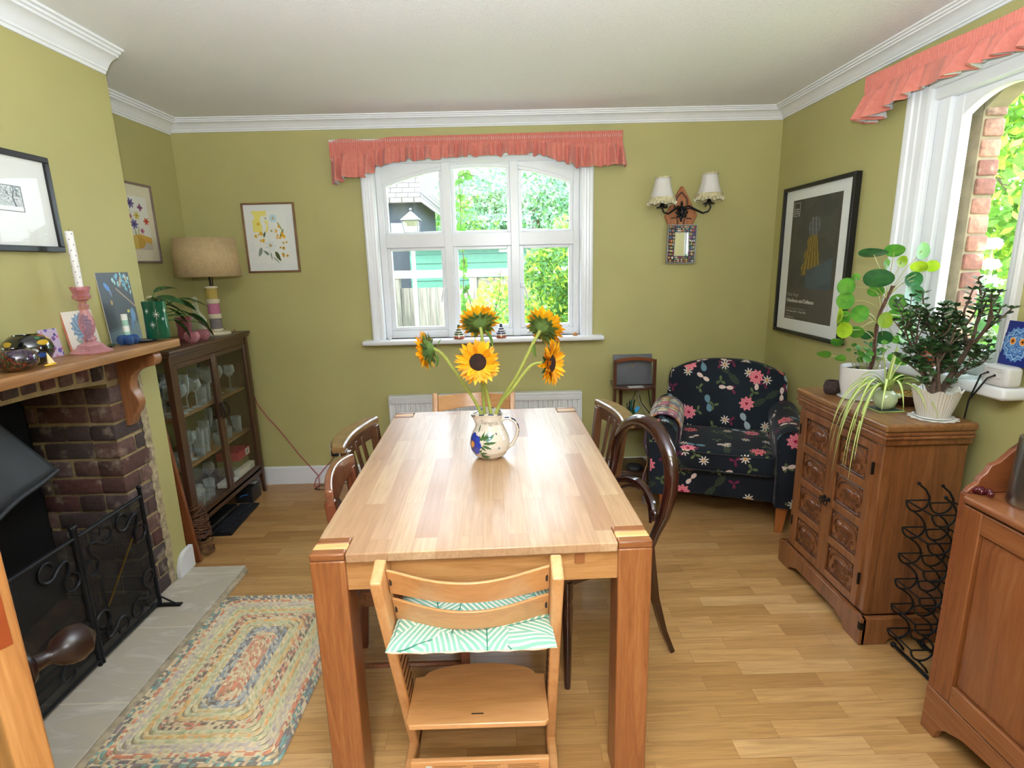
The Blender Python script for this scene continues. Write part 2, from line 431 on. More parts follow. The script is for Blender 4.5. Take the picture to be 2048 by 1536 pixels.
# baseboards
def base_prof(y0, h=0.128, th=0.016): return None
BB = WHITE
m = MB(); m.prism([(0, 0), (-0.018, 0), (-0.018, 0.118), (-0.010, 0.128), (0, 0.128)], XL, XR, 'X', T(0, YB, 0))
struct(m.build('baseboard_back', BB))
m = MB(); m.prism([(0, 0), (-0.018, 0), (-0.018, 0.118), (-0.010, 0.128), (0, 0.128)], -0.12, YB-0.018, 'Y', T(XR, 0, 0))
struct(m.build('baseboard_right', BB))
m = MB(); m.prism([(0, 0), (0.018, 0), (0.018, 0.118), (0.010, 0.128), (0, 0.128)], Y1, YB-0.018, 'Y', T(XL, 0, 0))
struct(m.build('baseboard_left', BB))
m = MB(); z0 = 0.018
pl = [(2.425, z0), (2.55, z0), (2.55, 0.135), (2.50, 0.132)] + [(2.50-0.075*math.sin(a), z0+0.02+0.094*math.cos(a)) for a in np.linspace(0.1, PI/2, 8)]
m.prism(pl, XC, XC+0.022, 'X')
struct(m.build('baseboard_chimney', BB, bevel=0.002))

# ---------------- fireplace of bare brick
BRK = None
t = NT('old_brick_and_mortar'); a_ = t.N('VertexColor', layer_name='paint').outputs[0]; v = t.coord()
nn = t.noise(v, 38, 6, 0.7); n3 = t.noise(v, 9, 4, 0.6)
c = t.mix(t.ramp(nn, ((0.35, (0, 0, 0)), (0.75, (0.8, 0.8, 0.8)))), a_, '3A2622')
c = t.mix(t.math('MULTIPLY', t.ramp(n3, ((0.56, (0, 0, 0)), (0.66, (1, 1, 1)))), 0.55), c, 'B4A38C')
t.base(c); t.rough(0.9); t.bump(nn, 0.9, 0.006); BRK = t.m
MORT = plain('sandy_lime_mortar', '9E8A64', 0.95, var=0.14, scale=18, bump=0.8, bscale=55, bdist=0.006)
BC = ['5C4642', '564A48', '6A4A42', '4C4240', '75564E', '5A4E4C', '645250', '463C3C', '7E6258', '6E4640']
rb = random.Random(11)
def brick(mb, x0, x1, y0, y1, z0, z1):
    j = lambda s=0.004: rb.uniform(-s, s)
    mb.col = lin(rb.choice(BC)); k = rb.uniform(0.8, 1.25); mb.col = tuple(min(1, q*k) for q in mb.col)
    cx, cy, cz = (x0+x1)/2, (y0+y1)/2, (z0+z1)/2
    mb.rbox((x0-cx), (x1-cx), (y0-cy)+j(), (y1-cy)+j(), (z0-cz)+j(0.002), (z1-cz)+j(0.002), 0.006, T(cx+rb.uniform(-.002, .003), cy, cz) @ RX(j(0.012)) @ RZ(j(0.012)), seg=1)
mb = MB(); mm = MB()
OZ = lambda y: 1.082 - 0.13*((y-1.72)**2)          # underside of the soldier arch
JY1, JY0 = 2.20, 1.24                               # opening
ch = 0.079; xb = XC-0.36
for k in range(14):
    z0 = 0.018+k*ch; z1 = z0+ch-0.012
    if z0 > 1.03: break
    for (ya, yb_, s_) in ((JY1, B1, 1), (JY0, B0, -1)):
        f = 0.102 if k % 2 else 0.2
        e = ya+s_*f
        brick(mb, XC-0.10, XC+0.003, min(ya, e), max(ya, e), z0, z1)
        if k % 2: brick(mb, XC-0.10, XC+0.003, min(e+s_*0.012, yb_), max(e+s_*0.012, yb_), z0, z1)
        # return into the opening
        x = XC-0.105-(0.0 if k % 2 else 0.11)
        if not k % 2: brick(mb, XC-0.205, XC-0.105, min(ya, ya+s_*0.1), max(ya, ya+s_*0.1), z0, z1); x = XC-0.217
        while x > xb+0.03:
            x2 = max(x-0.205, xb); brick(mb, x2, x, min(ya, ya+s_*0.1), max(ya, ya+s_*0.1), z0, z1); x = x2-0.012
# soldiers
y = 1.03
while y < 2.395:
    y2 = min(y+0.062, 2.396); z0 = OZ((y+y2)/2) if JY0-0.06 < y < JY1+0.05 else 1.045
    brick(mb, XC-0.10, XC+0.003, y, y2, z0+0.016, 1.198)
    y += 0.079
br = mb.build('brick_fireplace', BRK, ang=50); struct(br)
# mortar body behind the bricks
mm.box(XC-0.10, XC-0.004, JY1+0.009, B1, 0, 1.06); mm.box(xb, XC-0.10, JY1+0.009, JY1+0.10, 0, 1.2)
mm.box(XC-0.10, XC-0.004, B0, JY0-0.009, 0, 1.06); mm.box(xb, XC-0.10, JY0-0.10, JY0-0.009, 0, 1.2)
N_ = 24
top = [(JY1+0.003-(JY1-JY0+0.006)*i/N_) for i in range(N_+1)]
poly = [(B1, 1.04), (B1, 1.2), (B0, 1.2), (B0, 1.04)] + [(y_, OZ(y_)) for y_ in reversed(top)]
mm.prism(poly, XC-0.10, XC-0.003, 'X')
mm.box(XC-0.012, XC-0.002, B1-0.012, B1+0.012, 0, 1.2)
mm.build('mortar', MORT, parent=br, smooth=False)
SOOT = plain('soot_blackened_back', '0C0B0B', 0.9, var=0.3, scale=20, bump=0.5)
mm = MB(); mm.box(xb-0.04, xb, JY0-0.1, JY1+0.1, 0.0, 1.2); mm.box(xb, XC-0.1, JY0-0.09, JY1+0.09, 1.16, 1.2); mm.build('fireback', SOOT, parent=br, smooth=False)
mm = MB(); mm.box(xb, XC-0.02, JY0, JY1, 0.0, 0.028); mm.build('hearth_floor', plain('ashy_brick_hearth_floor', '5B4A3C', 0.95, var=0.2, bump=0.6), parent=br, smooth=False)
# iron canopy
mm = MB()
def hood(u, v):
    ya = 1.37+(1.63-1.37)*v; yb2 = 2.035-(2.035-1.85)*v
    x = XC-0.13-0.16*v; z = 0.745+0.40*v-0.075*math.exp(-((u-0.5)/0.16)**2)*(1-v)**6 - 0.028*abs(math.sin((u-0.5)*PI*2.0))*(1-v)**4
    return (x, ya+(yb2-ya)*u, z)
mm.grid(hood, 40, 16)
IRON = plain('grey_black_cast_iron', '33363B', 0.55, var=0.1, bump=0.25, bscale=90)
cn = mm.build('fire_canopy', IRON, solid=0.012); tag(cn, 'dark grey cast iron canopy inside the brick fireplace opening', 'fire canopy')
mm = MB()
mm.tube([hood(i/40, 0) for i in range(41)], 0.011, 8); mm.tube([hood(1, j/10) for j in range(11)], 0.005, 6)
mm.build('lip', IRON, parent=cn)
# hearth stone
t = NT('pale_hearth_stone'); v = t.coord(); nn = t.noise(t.mapping(v, (1, 3, 1)), 4, 6, 0.6, 0.8)
br2 = t.N('TexBrick'); br2.offset = 0; t.l.new(v, br2.inputs['Vector'])
for k_, q in (('Scale', 1.0), ('Mortar Size', 0.004), ('Mortar Smooth', 0.3), ('Brick Width', 2.0), ('Row Height', 0.41)): br2.inputs[k_].default_value = q
c = t.ramp(nn, ((0.3, 'BDB09A'), (0.5, 'B4AB9B'), (0.68, 'CDC5B6')))
t.base(t.mix(t.math('MULTIPLY', br2.outputs['Fac'], 0.5), c, 'E0D4B8')); t.rough(0.7); t.bump(nn, 0.3, 0.004); STONE = t.m
m = MB(); m.box(XC-0.02, -1.365, 0.95, 2.528, 0, 0.018); h_ = struct(m.build('hearth', STONE, bevel=0.003))
m = MB(); m.box(-1.365, -1.338, 0.95, 2.50, 0, 0.014); m.build('edge_strip', plain('crumbled_mortar_edge', 'A89A80', 0.95, var=0.2, scale=30, bump=0.9), parent=h_, bevel=0.003)

# ---------------- windows
PANE = thin_glass('window_glass', (0.97, 0.99, 0.985), gloss=0.9)
def archi(mb, y_in, prof_sign): pass
def band(w):
    """architrave profile: (distance from opening edge, projection)"""
    return [(0, 0), (0, 0.014), (0.012, 0.018), (0.018, 0.018), (0.020, 0.013), (w*0.42, 0.015), (w*0.46, 0.020), (w*0.66, 0.022), (w*0.70, 0.029), (w*0.84, 0.031), (w*0.88, 0.026), (w-0.004, 0.026), (w, 0.020), (w, 0)]
# far window, in the back wall
w1 = thing('window_1', None, None, (0, YB, 0)); w1['kind'] = 'structure'
m = MB(); aw = 0.078
for sg, xe in ((-1, WX0), (1, WX1)):
    m.prism([(sg*u, -d) for u, d in band(aw)], WZ0-0.01, WZ1+aw, 'Z', T(xe, 0, 0))
m.prism([(-d, u) for u, d in band(aw)], WX0-aw, WX1+aw, 'X', T(0, 0, WZ1))
m.build('architrave', WHITE, w1, ang=30)
m = MB(); m.rbox(WX0-0.14, WX1+0.15, -0.085, 0.06, WZ0-0.032, WZ0, 0.012); m.build('window_sill', WHITE, w1)
m = MB()   # box frame, mullions and transom
fy0, fy1 = 0.03, 0.10
m.box(WX0, WX0+0.045, fy0, fy1, WZ0, WZ1); m.box(WX1-0.045, WX1, fy0, fy1, WZ0, WZ1)
m.box(WX0+0.045, WX1-0.045, fy0+0.001, fy1, WZ0, WZ0+0.05)
LI = ((-0.770, -0.372), (-0.347, 0.042), (0.067, 0.460))
MUL = ((-0.386, -0.332), (0.050, 0.104)); TR0, TR1 = 1.612, 1.698
for a, b in MUL: m.box(a, b, fy0-0.012, fy1, WZ0, WZ1)
m.box(WX0+0.045, WX1-0.045, fy0-0.005, fy1, TR0, TR1)
m.box(WX0, WX1, 0.002, fy1-0.002, WZ1-0.028, WZ1+0.002)
R_ = 1.70; arc = lambda x: 2.128-(R_-math.sqrt(R_*R_-(x+0.155)**2))*1.02
pts_ = [(WX0, WZ1-0.01)] + [(x, arc(x)) for x in np.linspace(WX0, WX1, 40)] + [(WX1, WZ1-0.01)]
m.prism(pts_, fy0+0.012, fy1, 'Y')
m.box(WX0-0.003, WX0+0.004, -0.001, fy0, WZ0, WZ1); m.box(WX1-0.004, WX1+0.003, -0.001, fy0, WZ0, WZ1)
m.build('window_frame', WHITE, w1, bevel=0.004, ang=30)
for i, (a, b) in enumerate(((WX0+0.045, MUL[0][0]), (MUL[0][1], MUL[1][0]), (MUL[1][1], WX1-0.045))):
    m = MB(); s0, s1 = 0.045, 0.085; sw = 0.028
    z0, z1 = WZ0+0.05, TR0
    m.box(a, a+sw, s0, s1, z0, z1); m.box(b-sw, b, s0, s1, z0, z1); m.box(a+sw, b-sw, s0+.001, s1-.001, z0, z0+sw*0.9); m.box(a+sw, b-sw, s0+.001, s1-.001, z1-sw*0.7, z1)
    sh = m.build('sash', WHITE, w1, bevel=0.003)
    m = MB(); m.box(a+sw, b-sw, 0.062, 0.066, z0+sw*0.9, z1-sw*0.7); m.build('pane', PANE, sh, smooth=False)
    m = MB(); zt = lambda x: arc(x)-0.022
    z0 = TR1; n_ = 14
    m.box(a, a+sw*0.8, s0, s1, z0, zt(a+sw)); m.box(b-sw*0.8, b, s0, s1, z0, zt(b-sw)); m.box(a+sw*.8, b-sw*.8, s0+.001, s1-.001, z0, z0+0.014)
    xs = np.linspace(a, b, n_)
    m.prism([(x, zt(x)+0.03) for x in xs] + [(x, zt(x)) for x in xs[::-1]], s0+.002, s1-.002, 'Y')
    sh = m.build('sash', WHITE, w1, bevel=0.003)
    m = MB(); m.prism([(a+0.01, z0)] + [(b-0.01, z0)] + [(x, zt(x)+0.01) for x in xs[::-1]], 0.062, 0.066, 'Y'); m.build('pane', PANE, sh, smooth=False)
for xh, sg in ((MUL[0][0]-0.004, -1), (MUL[1][1]+0.016, 1)):
    m = MB(); m.rbox(xh-0.014, xh+0.014, 0.02, 0.046, 1.335, 1.365, 0.004); m.tube([(xh, 0.018, 1.350), (xh+sg*0.012, 0.010, 1.34), (xh+sg*0.026, 0.012, 1.30), (xh+sg*0.034, 0.014, 1.255)], [0.007, 0.007, 0.006, 0.005], 8)
    m.build('window_handle', WHITE, w1)
m = MB(); m.box(WX0, WX0+0.005, 0.03, 0.30, WZ0, WZ1); m.box(WX1-0.005, WX1, 0.03, 0.30, WZ0, WZ1); m.box(WX0, WX1, 0.10, 0.34, WZ0-0.02, WZ0); m.build('reveal', plain('outer_reveal_render', 'C9C4B8', 0.9), w1, smooth=False)
# right window
w2 = thing('window_2', None, None, (XR, 0, 0)); w2['kind'] = 'structure'
m = MB(); aw2 = 0.125
m.prism([(-d, u) for u, d in band(aw2)], RZ0-0.01, RZ1+0.09, 'Z', T(0, RY1-0.012, 0))
m.prism([(-d, -u) for u, d in band(0.05)], RZ0-0.01, RZ1+0.09, 'Z', T(0, RY0+0.012, 0))
m.prism([(-d, u) for u, d in band(0.09)], RY0-0.04, RY1+aw2-0.012, 'Y', T(0, 0, RZ1))
m.build('architrave', WHITE, w2, ang=30)
m = MB(); m.rbox(-0.085, 0.06, 1.77, RY1+0.165, RZ0-0.045, RZ0, 0.014); m.build('window_sill', WHITE, w2)
m = MB()
m.box(0.02, 0.10, RY1-0.075, RY1, RZ0, RZ1); m.box(0.02, 0.10, RY0, RY0+0.045, RZ0, RZ1); m.box(0.021, 0.10, RY0+0.045, RY1-0.075, RZ0, RZ0+0.05); m.box(0.0, 0.099, RY0-.002, RY1+.002, RZ1-0.045, RZ1+.002)
m.box(-0.001, 0.02, RY1-0.018, RY1+0.003, RZ0, RZ1); m.box(-0.001, 0.02, RY0-0.003, RY0+0.018, RZ0, RZ1)
m.build('window_frame', WHITE, w2, bevel=0.004)
m = MB(); a, b = RY0+0.045, RY1-0.075; z0, z1 = RZ0+0.05, RZ1-0.045; yc = 2.10
ar2 = lambda y: 2.085-((y-yc)**2)*1.9
m.box(0.04, 0.08, a, a+0.022, z0, z1); m.box(0.04, 0.08, b-0.045, b, z0, z1); m.box(0.041, 0.079, a+0.022, b-0.045, z0, z0+0.04)
ys = np.linspace(a, b, 20)
m.prism([(y_, z1) for y_ in ys] + [(y_, ar2(y_)) for y_ in ys[::-1]], 0.042, 0.078, 'X')
sh = m.build('sash', WHITE, w2, bevel=0.003)
m = MB(); m.prism([(a+0.01, z0+0.02), (b-0.01, z0+0.02)] + [(y_, ar2(y_)+0.01) for y_ in ys[::-1]], 0.058, 0.062, 'X'); m.build('pane', PANE, sh, smooth=False)
# outer brick leaf seen through the right window
mb = MB(); rb = random.Random(5)
BCo, BC = BC, ['96604C', 'A06A56', '7E4E40', '8C6454', 'A4725E']
for k in range(20):
    z0 = 0.9+k*0.075
    if z0 > 2.1: break
    for (ya, yb2) in ((2.315, 2.5),):
        brick(mb, XR+0.158, XR+0.240, ya-0.010, yb2, z0, z0+0.064)
ob = mb.build('outer_brick_leaf', BRK, ang=50); struct(ob)
mm = MB(); mm.box(XR+0.15, XR+0.235, 2.312, 3.2, 0.0, 2.3); mm.box(XR+0.15, XR+0.235, 0.6, 1.72, 0, 2.3); mm.box(XR+0.15, XR+0.235, 1.72, 2.312, 0, 1.0)
ysd = np.linspace(1.72, 2.315, 16); mm.prism([(y_, 2.3) for y_ in ysd] + [(y_, 2.16-((y_-2.02)**2)*1.3) for y_ in ysd[::-1]], XR+0.15, XR+0.235, 'X')
mm.build('mortar', plain('outer_mortar_shade_tone', '7A6A54', 0.95, var=0.15, bump=0.5), parent=ob, smooth=False)  # mortar colour darkened to stand for the shadow in the window reveal
BC = BCo
# ragged plaster edge where the brick was bared
rp0 = random.Random(13); m = MB(); vs_ = []
for k in range(61):
    z = 0.02+1.15*k/60; vs_ += [(XC+0.0035, 2.372+rp0.uniform(-.010, .010), z), (XC+0.0045, 2.412+rp0.uniform(-.004, .006), z), (XC-0.003, 2.372, z), (XC-0.003, 2.415, z)]
fs = []
for k in range(60): b = k*4; fs += [(b, b+1, b+5, b+4), (b+2, b, b+4, b+6), (b+1, b+3, b+7, b+5)]
m.add(vs_, fs); struct(m.build('trim_6', plain('ragged_plaster_edge', 'A8997C', 0.95, var=0.25, scale=34, bump=1.0, bscale=60, bdist=0.006)))
# ============================================================ TABLE
OAKT = planks('oak_stave_tabletop', ['B08A68', 'BA9874', 'A8805F', 'C2A37F', 'B49070'], 0.62, 0.062, 'Y', 0.38, 0.0004, gapc='86623F', coat=0.14)
OAKL = wood('oiled_oak_upright', '955C33', '774623', 'Z', 0.36, 1.0, 0.15, c3='A27042')
OAKX = wood('oiled_oak_rail', 'AE7E4C', '926336', 'X', 0.36, 1.0, 0.15, c3='BA8D5C')
OAKY = wood('oiled_oak_rail_long', 'B57A3C', '955C28', 'Y', 0.36, 1.0, 0.15, c3='C58E50')
OAKD = wood('dark_oak_lamination', '8F5A33', '6F4024', 'X', 0.34, 1.0, 0.15)
OAKP = wood('pale_oak_lamination', 'D9AC6E', 'C28F50', 'X', 0.34, 1.0, 0.15)
tb = thing('dining_table', 'long solid oak dining table with square corner legs and a pale stave top', 'table', (-0.095, 1.985, 0), math.radians(1.6))
HW, HL, LG, TH = 0.453, 0.69, 0.092, 0.77
m = MB(); g = 0.0015; e = LG+g
poly = [(-HW+e, -HL), (HW-e, -HL), (HW-e, -HL+e*0.98), (HW, -HL+e*0.98), (HW, HL-e), (HW-e, HL-e), (HW-e, HL), (-HW+e, HL), (-HW+e, HL-e), (-HW, HL-e), (-HW, -HL+e), (-HW+e, -HL+e)]
m.prism(poly, TH-0.028, TH, 'Z'); m.build('tabletop', OAKT, tb, bevel=0.004)
for sx in (-1, 1):
    for sy in (-1, 1):
        m = MB(); xa, xb_ = sx*(HW-LG), sx*HW; ya = sy*(HL-LG)
        for k, mi in enumerate((1, 2, 1)):
            m.m = mi; m.box(xa, xb_, ya+sy*LG*(k/3), ya+sy*LG*((k+1)/3), TH-0.02, TH+0.0008)
        m.m = 0; m.box(xa, xb_, ya, ya+sy*LG, 0, TH-0.02)
        m.build('leg', [OAKL, OAKD, OAKP], tb, bevel=0.005, seg=3)
m = MB()
for sy in (-1, 1): m.box(-HW+LG-0.002, HW-LG+0.002, sy*(HL-0.012), sy*(HL-0.036), TH-0.113, TH-0.028)
m.build('apron', OAKX, tb, bevel=0.002)
m = MB()
for sx in (-1, 1): m.box(sx*(HW-0.012), sx*(HW-0.036), -HL+LG, HL-LG, TH-0.113, TH-0.028)
m.build('side_apron', OAKY, tb, bevel=0.002)
m = MB(); m.box(0.245, 0.272, -HL+0.0095, -HL+0.03, TH-0.062, TH-0.029); m.build('extension_slot', OAKD, tb, bevel=0.001)
m = MB(); m.box(-HW+LG+0.115, -HW+LG+0.117, -HL+0.011, -HL+0.014, TH-0.112, TH-0.03); m.build('joint_line', OAKD, tb)

# ============================================================ ADJUSTABLE HIGH CHAIRS
BCH = wood('lacquered_beech', 'CF9C68', 'BC8650', 'Z', 0.33, 0.6, 0.25, c3='D4A676')
BCX = wood('lacquered_beech_cross', 'CC9660', 'B8824C', 'X', 0.3, 0.5, 0.3, c3='D2A06C')
SLOT = plain('dark_slot', '2A1C12', 0.8, var=0)
def up(z): return 0.30*(1-z/0.79)
def high_chair(name, label, group=None):
    c = thing(name, label, 'chair', group=group)
    for sx in (-1, 1):
        m = MB(); d = Vector((0, -0.30, 0.79)).normalized(); w_ = 0.037; L = 0.832
        M = T(sx*0.215, 0.305, 0.0) @ RX(math.atan2(0.30, 0.79))
        m.rbox(-0.0145, 0.0145, -w_, w_, 0.005, L+0.01, 0.006, M)
        m.m = 1
        for k in range(13):
            z = 0.12+k*0.037
            M2 = M @ T(-sx*0.0146, 0.004, z) @ RX(-math.atan2(0.30, 0.79))
            m.box(-0.0012, 0.0012, -0.034, 0.034, -0.0032, 0.0032, M2)
        m.build('upright', [BCH, SLOT], c)
        m = MB(); m.rbox(sx*0.215-0.0145, sx*0.215+0.0145, -0.155, 0.345, 0.0, 0.048, 0.008)
        m.build('floor_runner', BCX, c)
    for k, (zt, h) in enumerate(((0.784, 0.082), (0.682, 0.080))):
        m = MB(); n_ = 24; yb = up(zt-h/2)+0.006
        vs_ = []
        for i in range(n_+1):
            u = -1+2*i/n_; x = u*0.2; s_ = math.cos(u*PI/2)**1.2
            y = yb-0.062*s_; dip = -0.010*s_+0.004*math.cos(u*PI)
            for (dy, dz) in ((-0.005, 0), (0.005, 0), (0.005, -h), (-0.005, -h)):
                lean = 0.38*(dz) ; vs_.append((x, y+dy-lean, zt+dip+dz-0.010*s_*(dz/h)))
        fs = []
        for i in range(n_):
            for q in range(4): a = i*4+q; b = i*4+(q+1) % 4; fs.append((a, b, b+4, a+4))
        fs += [(3, 2, 1, 0), (n_*4, n_*4+1, n_*4+2, n_*4+3)]
        m.add(vs_, fs)
        bk = m.build('backrest', BCX, c, bevel=0.003)
        m = MB()
        for sx in (-1, 1): m.rbox(sx*0.192-0.003, sx*0.192+0.003, yb-0.0115+0.36*h/2, yb+0.007+0.36*h/2-0.014, zt-h*0.62, zt-h*0.3, 0.002)
        m.build('fixing_slot', SLOT, bk)
    m = MB()
    def plate(z, y0, y1, bow, mb):
        n_ = 16; pts = [(-0.199, y0+0.012), (-0.188, y0), (0.188, y0), (0.199, y0+0.012)]
        pts += [(0.199, y1-0.005)] + [(0.17*math.cos(a)*1.0, y1+bow*math.sin(a)) for a in np.linspace(0.0, PI, n_)] + [(-0.199, y1-0.005)]
        mb.prism(pts, z-0.008, z+0.008, 'Z')
    plate(0.555, up(0.55)-0.075, up(0.55)+0.14, 0.02, m); m.build('seat', BCX, c, bevel=0.003)
    m = MB(); plate(0.255, up(0.255)-0.115, up(0.255)+0.07, 0.05, m); fp = m.build('footplate', BCX, c, bevel=0.003)
    m = MB(); m.rbox(-0.018, 0.016, up(0.255)-0.082, up(0.255)-0.078, 0.2625, 0.2637, 0.0005); m.build('stamped_mark', SLOT, fp)
    m = MB(); m.rbox(-0.2, 0.2, 0.115, 0.132, 0.045, 0.110, 0.004); cr = m.build('cross_brace', BCX, c)
    lb = MB(); lb.m = 0; lb.box(-0.155, -0.138, 0.1135, 0.1145, 0.075, 0.098); lb.m = 1
    for x0, x1 in ((-0.13, -0.04), (-0.02, 0.06), (0.08, 0.17)):
        for q in range(4): lb.box(x0, x1-0.01*(q % 2), 0.1138, 0.1145, 0.094-q*0.006, 0.0955-q*0.006)
    lb.build('printed_notice', [plain('notice_white', 'D8D5CC', 0.6), plain('notice_brown', '8A6238', 0.6)], cr)
    return c
hc = high_chair('high_chair', 'beech adjustable high chair in the foreground with green palm print cushion on its seat')
hc.location = (-0.107, 1.165, 0)
dup(hc, (-0.19, 2.99, 0), PI+math.radians(1.0), 'beech high chair at the far end of the table in front of the radiator')
# palm print
t = NT('palm_print_cotton'); v = t.coord(); vo = t.N('TexVoronoi'); t.l.new(t.mapping(v, (1, 1, 0)), vo.inputs['Vector']); vo.inputs['Scale'].default_value = 6.5
pos = t.N('VectorMath', operation='SUBTRACT'); t.l.new(t.mapping(v, (6.5, 6.5, 0)), pos.inputs[0]); t.l.new(vo.outputs['Position'], pos.inputs[1])
pos2 = t.N('VectorMath', operation='SUBTRACT'); t.l.new(t.mapping(v, (1, 1, 0)), pos2.inputs[0]); t.l.new(vo.outputs['Position'], pos2.inputs[1])
r_, g_, b_ = t.sep(vo.outputs['Color'])[:3]
ang_ = t.math('MULTIPLY', r_, 6.28); x_, y_ = t.sep(pos2.outputs[0])[:2]
ca, sa = t.math('COSINE', ang_), t.math('SINE', ang_)
u_ = t.math('ADD', t.math('MULTIPLY', x_, ca), t.math('MULTIPLY', y_, sa)); v_ = t.math('SUBTRACT', t.math('MULTIPLY', y_, ca), t.math('MULTIPLY', x_, sa))
ph = t.math('SUBTRACT', u_, t.math('MULTIPLY', t.math('ABSOLUTE', v_), 1.1))
st = t.math('SINE', t.math('MULTIPLY', ph, 330)); fine = t.math('SINE', t.math('MULTIPLY', t.math('ADD', ph, t.math('MULTIPLY', v_, 3)), 1500))
lv = t.math('GREATER_THAN', st, -0.35); spine = t.math('LESS_THAN', t.math('ABSOLUTE', v_), 0.0016)
cg = t.mix(t.math('GREATER_THAN', fine, -0.1), 'A8C9B4', '2F8F76')
c = t.mix(lv, 'EADFCF', cg); c = t.mix(spine, c, '1F6E5A'); t.base(c); t.rough(0.85); t.p.inputs['Sheen Weight'].default_value = 0.2
t.bump(t.noise(v, 700, 2), 0.25, 0.0008); PALM = t.m
CREAM = plain('cream_cotton_back', 'E3CFC0', 0.9, var=0.03, bump=0.2, bscale=300)
m = MB(); nx, ny = 28, 18; vs_ = []; fs = []
for s_ in (1, -1):
    for j in range(ny+1):
        for i in range(nx+1):
            u, v2 = -1+2*i/nx, -1+2*j/ny
            ed = max(0, (1-abs(u)**5))*max(0, (1-abs(v2)**5)); z = s_*(0.002+0.017*ed**0.45)*(1.0 if s_ > 0 else 0.7)
            wv = 0.003*math.sin(u*7+v2*3)*ed + 0.003*math.sin(u*19)*(1-ed)
            pin = 1-0.045*(1-abs(u)**2)*(abs(v2) > 0.99)
            vs_.append((u*0.207*(1-0.03*(1-v2*v2)), v2*0.128*(1-0.05*(1-u*u)), z+wv*s_*0.6 + 0.010*abs(u)**3))
for q in range(2):
    b = q*(nx+1)*(ny+1)
    for j in range(ny):
        for i in range(nx):
            f = (b+j*(nx+1)+i, b+j*(nx+1)+i+1, b+(j+1)*(nx+1)+i+1, b+(j+1)*(nx+1)+i)
            m.m = q; m.f.append(list(f if q == 0 else f[::-1])); m.mi.append(q); m.c.append(None)
b = (nx+1)*(ny+1)
def rim(a, c_): m.f.append([a, a+b, c_+b, c_]); m.mi.append(1); m.c.append(None)
for i in range(nx): rim(i, i+1); rim(ny*(nx+1)+i+1, ny*(nx+1)+i)
for j in range(ny): rim((j+1)*(nx+1), j*(nx+1)); rim(j*(nx+1)+nx, (j+1)*(nx+1)+nx)
m.v = vs_
cu = m.build('seat_cushion', [PALM, CREAM]); cu.location = (-0.103, 1.262, 0.583)
tag(cu, 'thin seat cushion with green palm leaf print on the near high chair', 'cushion')

# ============================================================ DINING CHAIRS
DK = wood('dark_chair_wood', '5A3822', '3E2415', 'Z', 0.3, 1.0, 0.3, c3='66422A')
DKT = plain('worn_rail_top', '7A5E3A', 0.3, var=0.25, scale=30, coat=0.5)
DKX = wood('dark_chair_wood_cross', '664632', '482C1C', 'X', 0.28, 1.0, 0.4)
MAH = wood('red_brown_chair_wood', '6E3A24', '4C2416', 'Z', 0.25, 1.0, 0.5, c3='7A442C')
MHX = wood('red_brown_chair_wood_cross', '7E5038', '5C3020', 'X', 0.22, 1.0, 0.6)
BLN = plain('polished_dark_mahogany', '2E120E', 0.16, var=0.25, scale=9, coat=0.8)
def tleg(mb, p0, p1, r0, r1): mb.tube([p0, p1], [r0, r1], 4)
def sqleg(mb, x0, y0, x1, y1, z0, z1, s0, s1):
    a = [(x0-s0, y0-s0, z0), (x0+s0, y0-s0, z0), (x0+s0, y0+s0, z0), (x0-s0, y0+s0, z0), (x1-s1, y1-s1, z1), (x1+s1, y1-s1, z1), (x1+s1, y1+s1, z1), (x1-s1, y1+s1, z1)]
    mb.add(a, [(3, 2, 1, 0), (4, 5, 6, 7), (0, 1, 5, 4), (1, 2, 6, 5), (2, 3, 7, 6), (3, 0, 4, 7)])
def chair_base(c, W0, W1, yb, yf, zs, matl, matx, st_z=0.16, seatmat=None):
    m = MB(); m.prism([(-W1, yf), (W1, yf), (W0, yb), (-W0, yb)], zs-0.055, zs-0.012, 'Z'); m.build('seat_rail', matx, c, bevel=0.003)
    m = MB(); m.prism([(-W1-0.008, yf+0.01), (W1+0.008, yf+0.01), (W0+0.006, yb+0.02), (-W0-0.006, yb+0.02)], zs-0.014, zs+0.006, 'Z'); m.build('seat', seatmat or matx, c, bevel=0.006)
    for sx in (-1, 1):
        m = MB(); sqleg(m, sx*(W1-0.02), yf-0.022, sx*(W1-0.02), yf-0.022, 0, zs-0.012, 0.014, 0.019); m.build('leg', matl, c, bevel=0.003)
    m = MB()
    for sx in (-1, 1): m.tube([(sx*(W1-0.02), yf-0.02, st_z), (sx*(W0-0.01), yb+0.0, st_z)], 0.009, 6)
    m.build('side_stretcher', matx, c)
    m = MB(); m.tube([(-W1+0.02, yf-0.02, st_z+0.03), (W1-0.02, yf-0.02, st_z+0.03)], 0.009, 6); m.build('front_stretcher', matx, c)
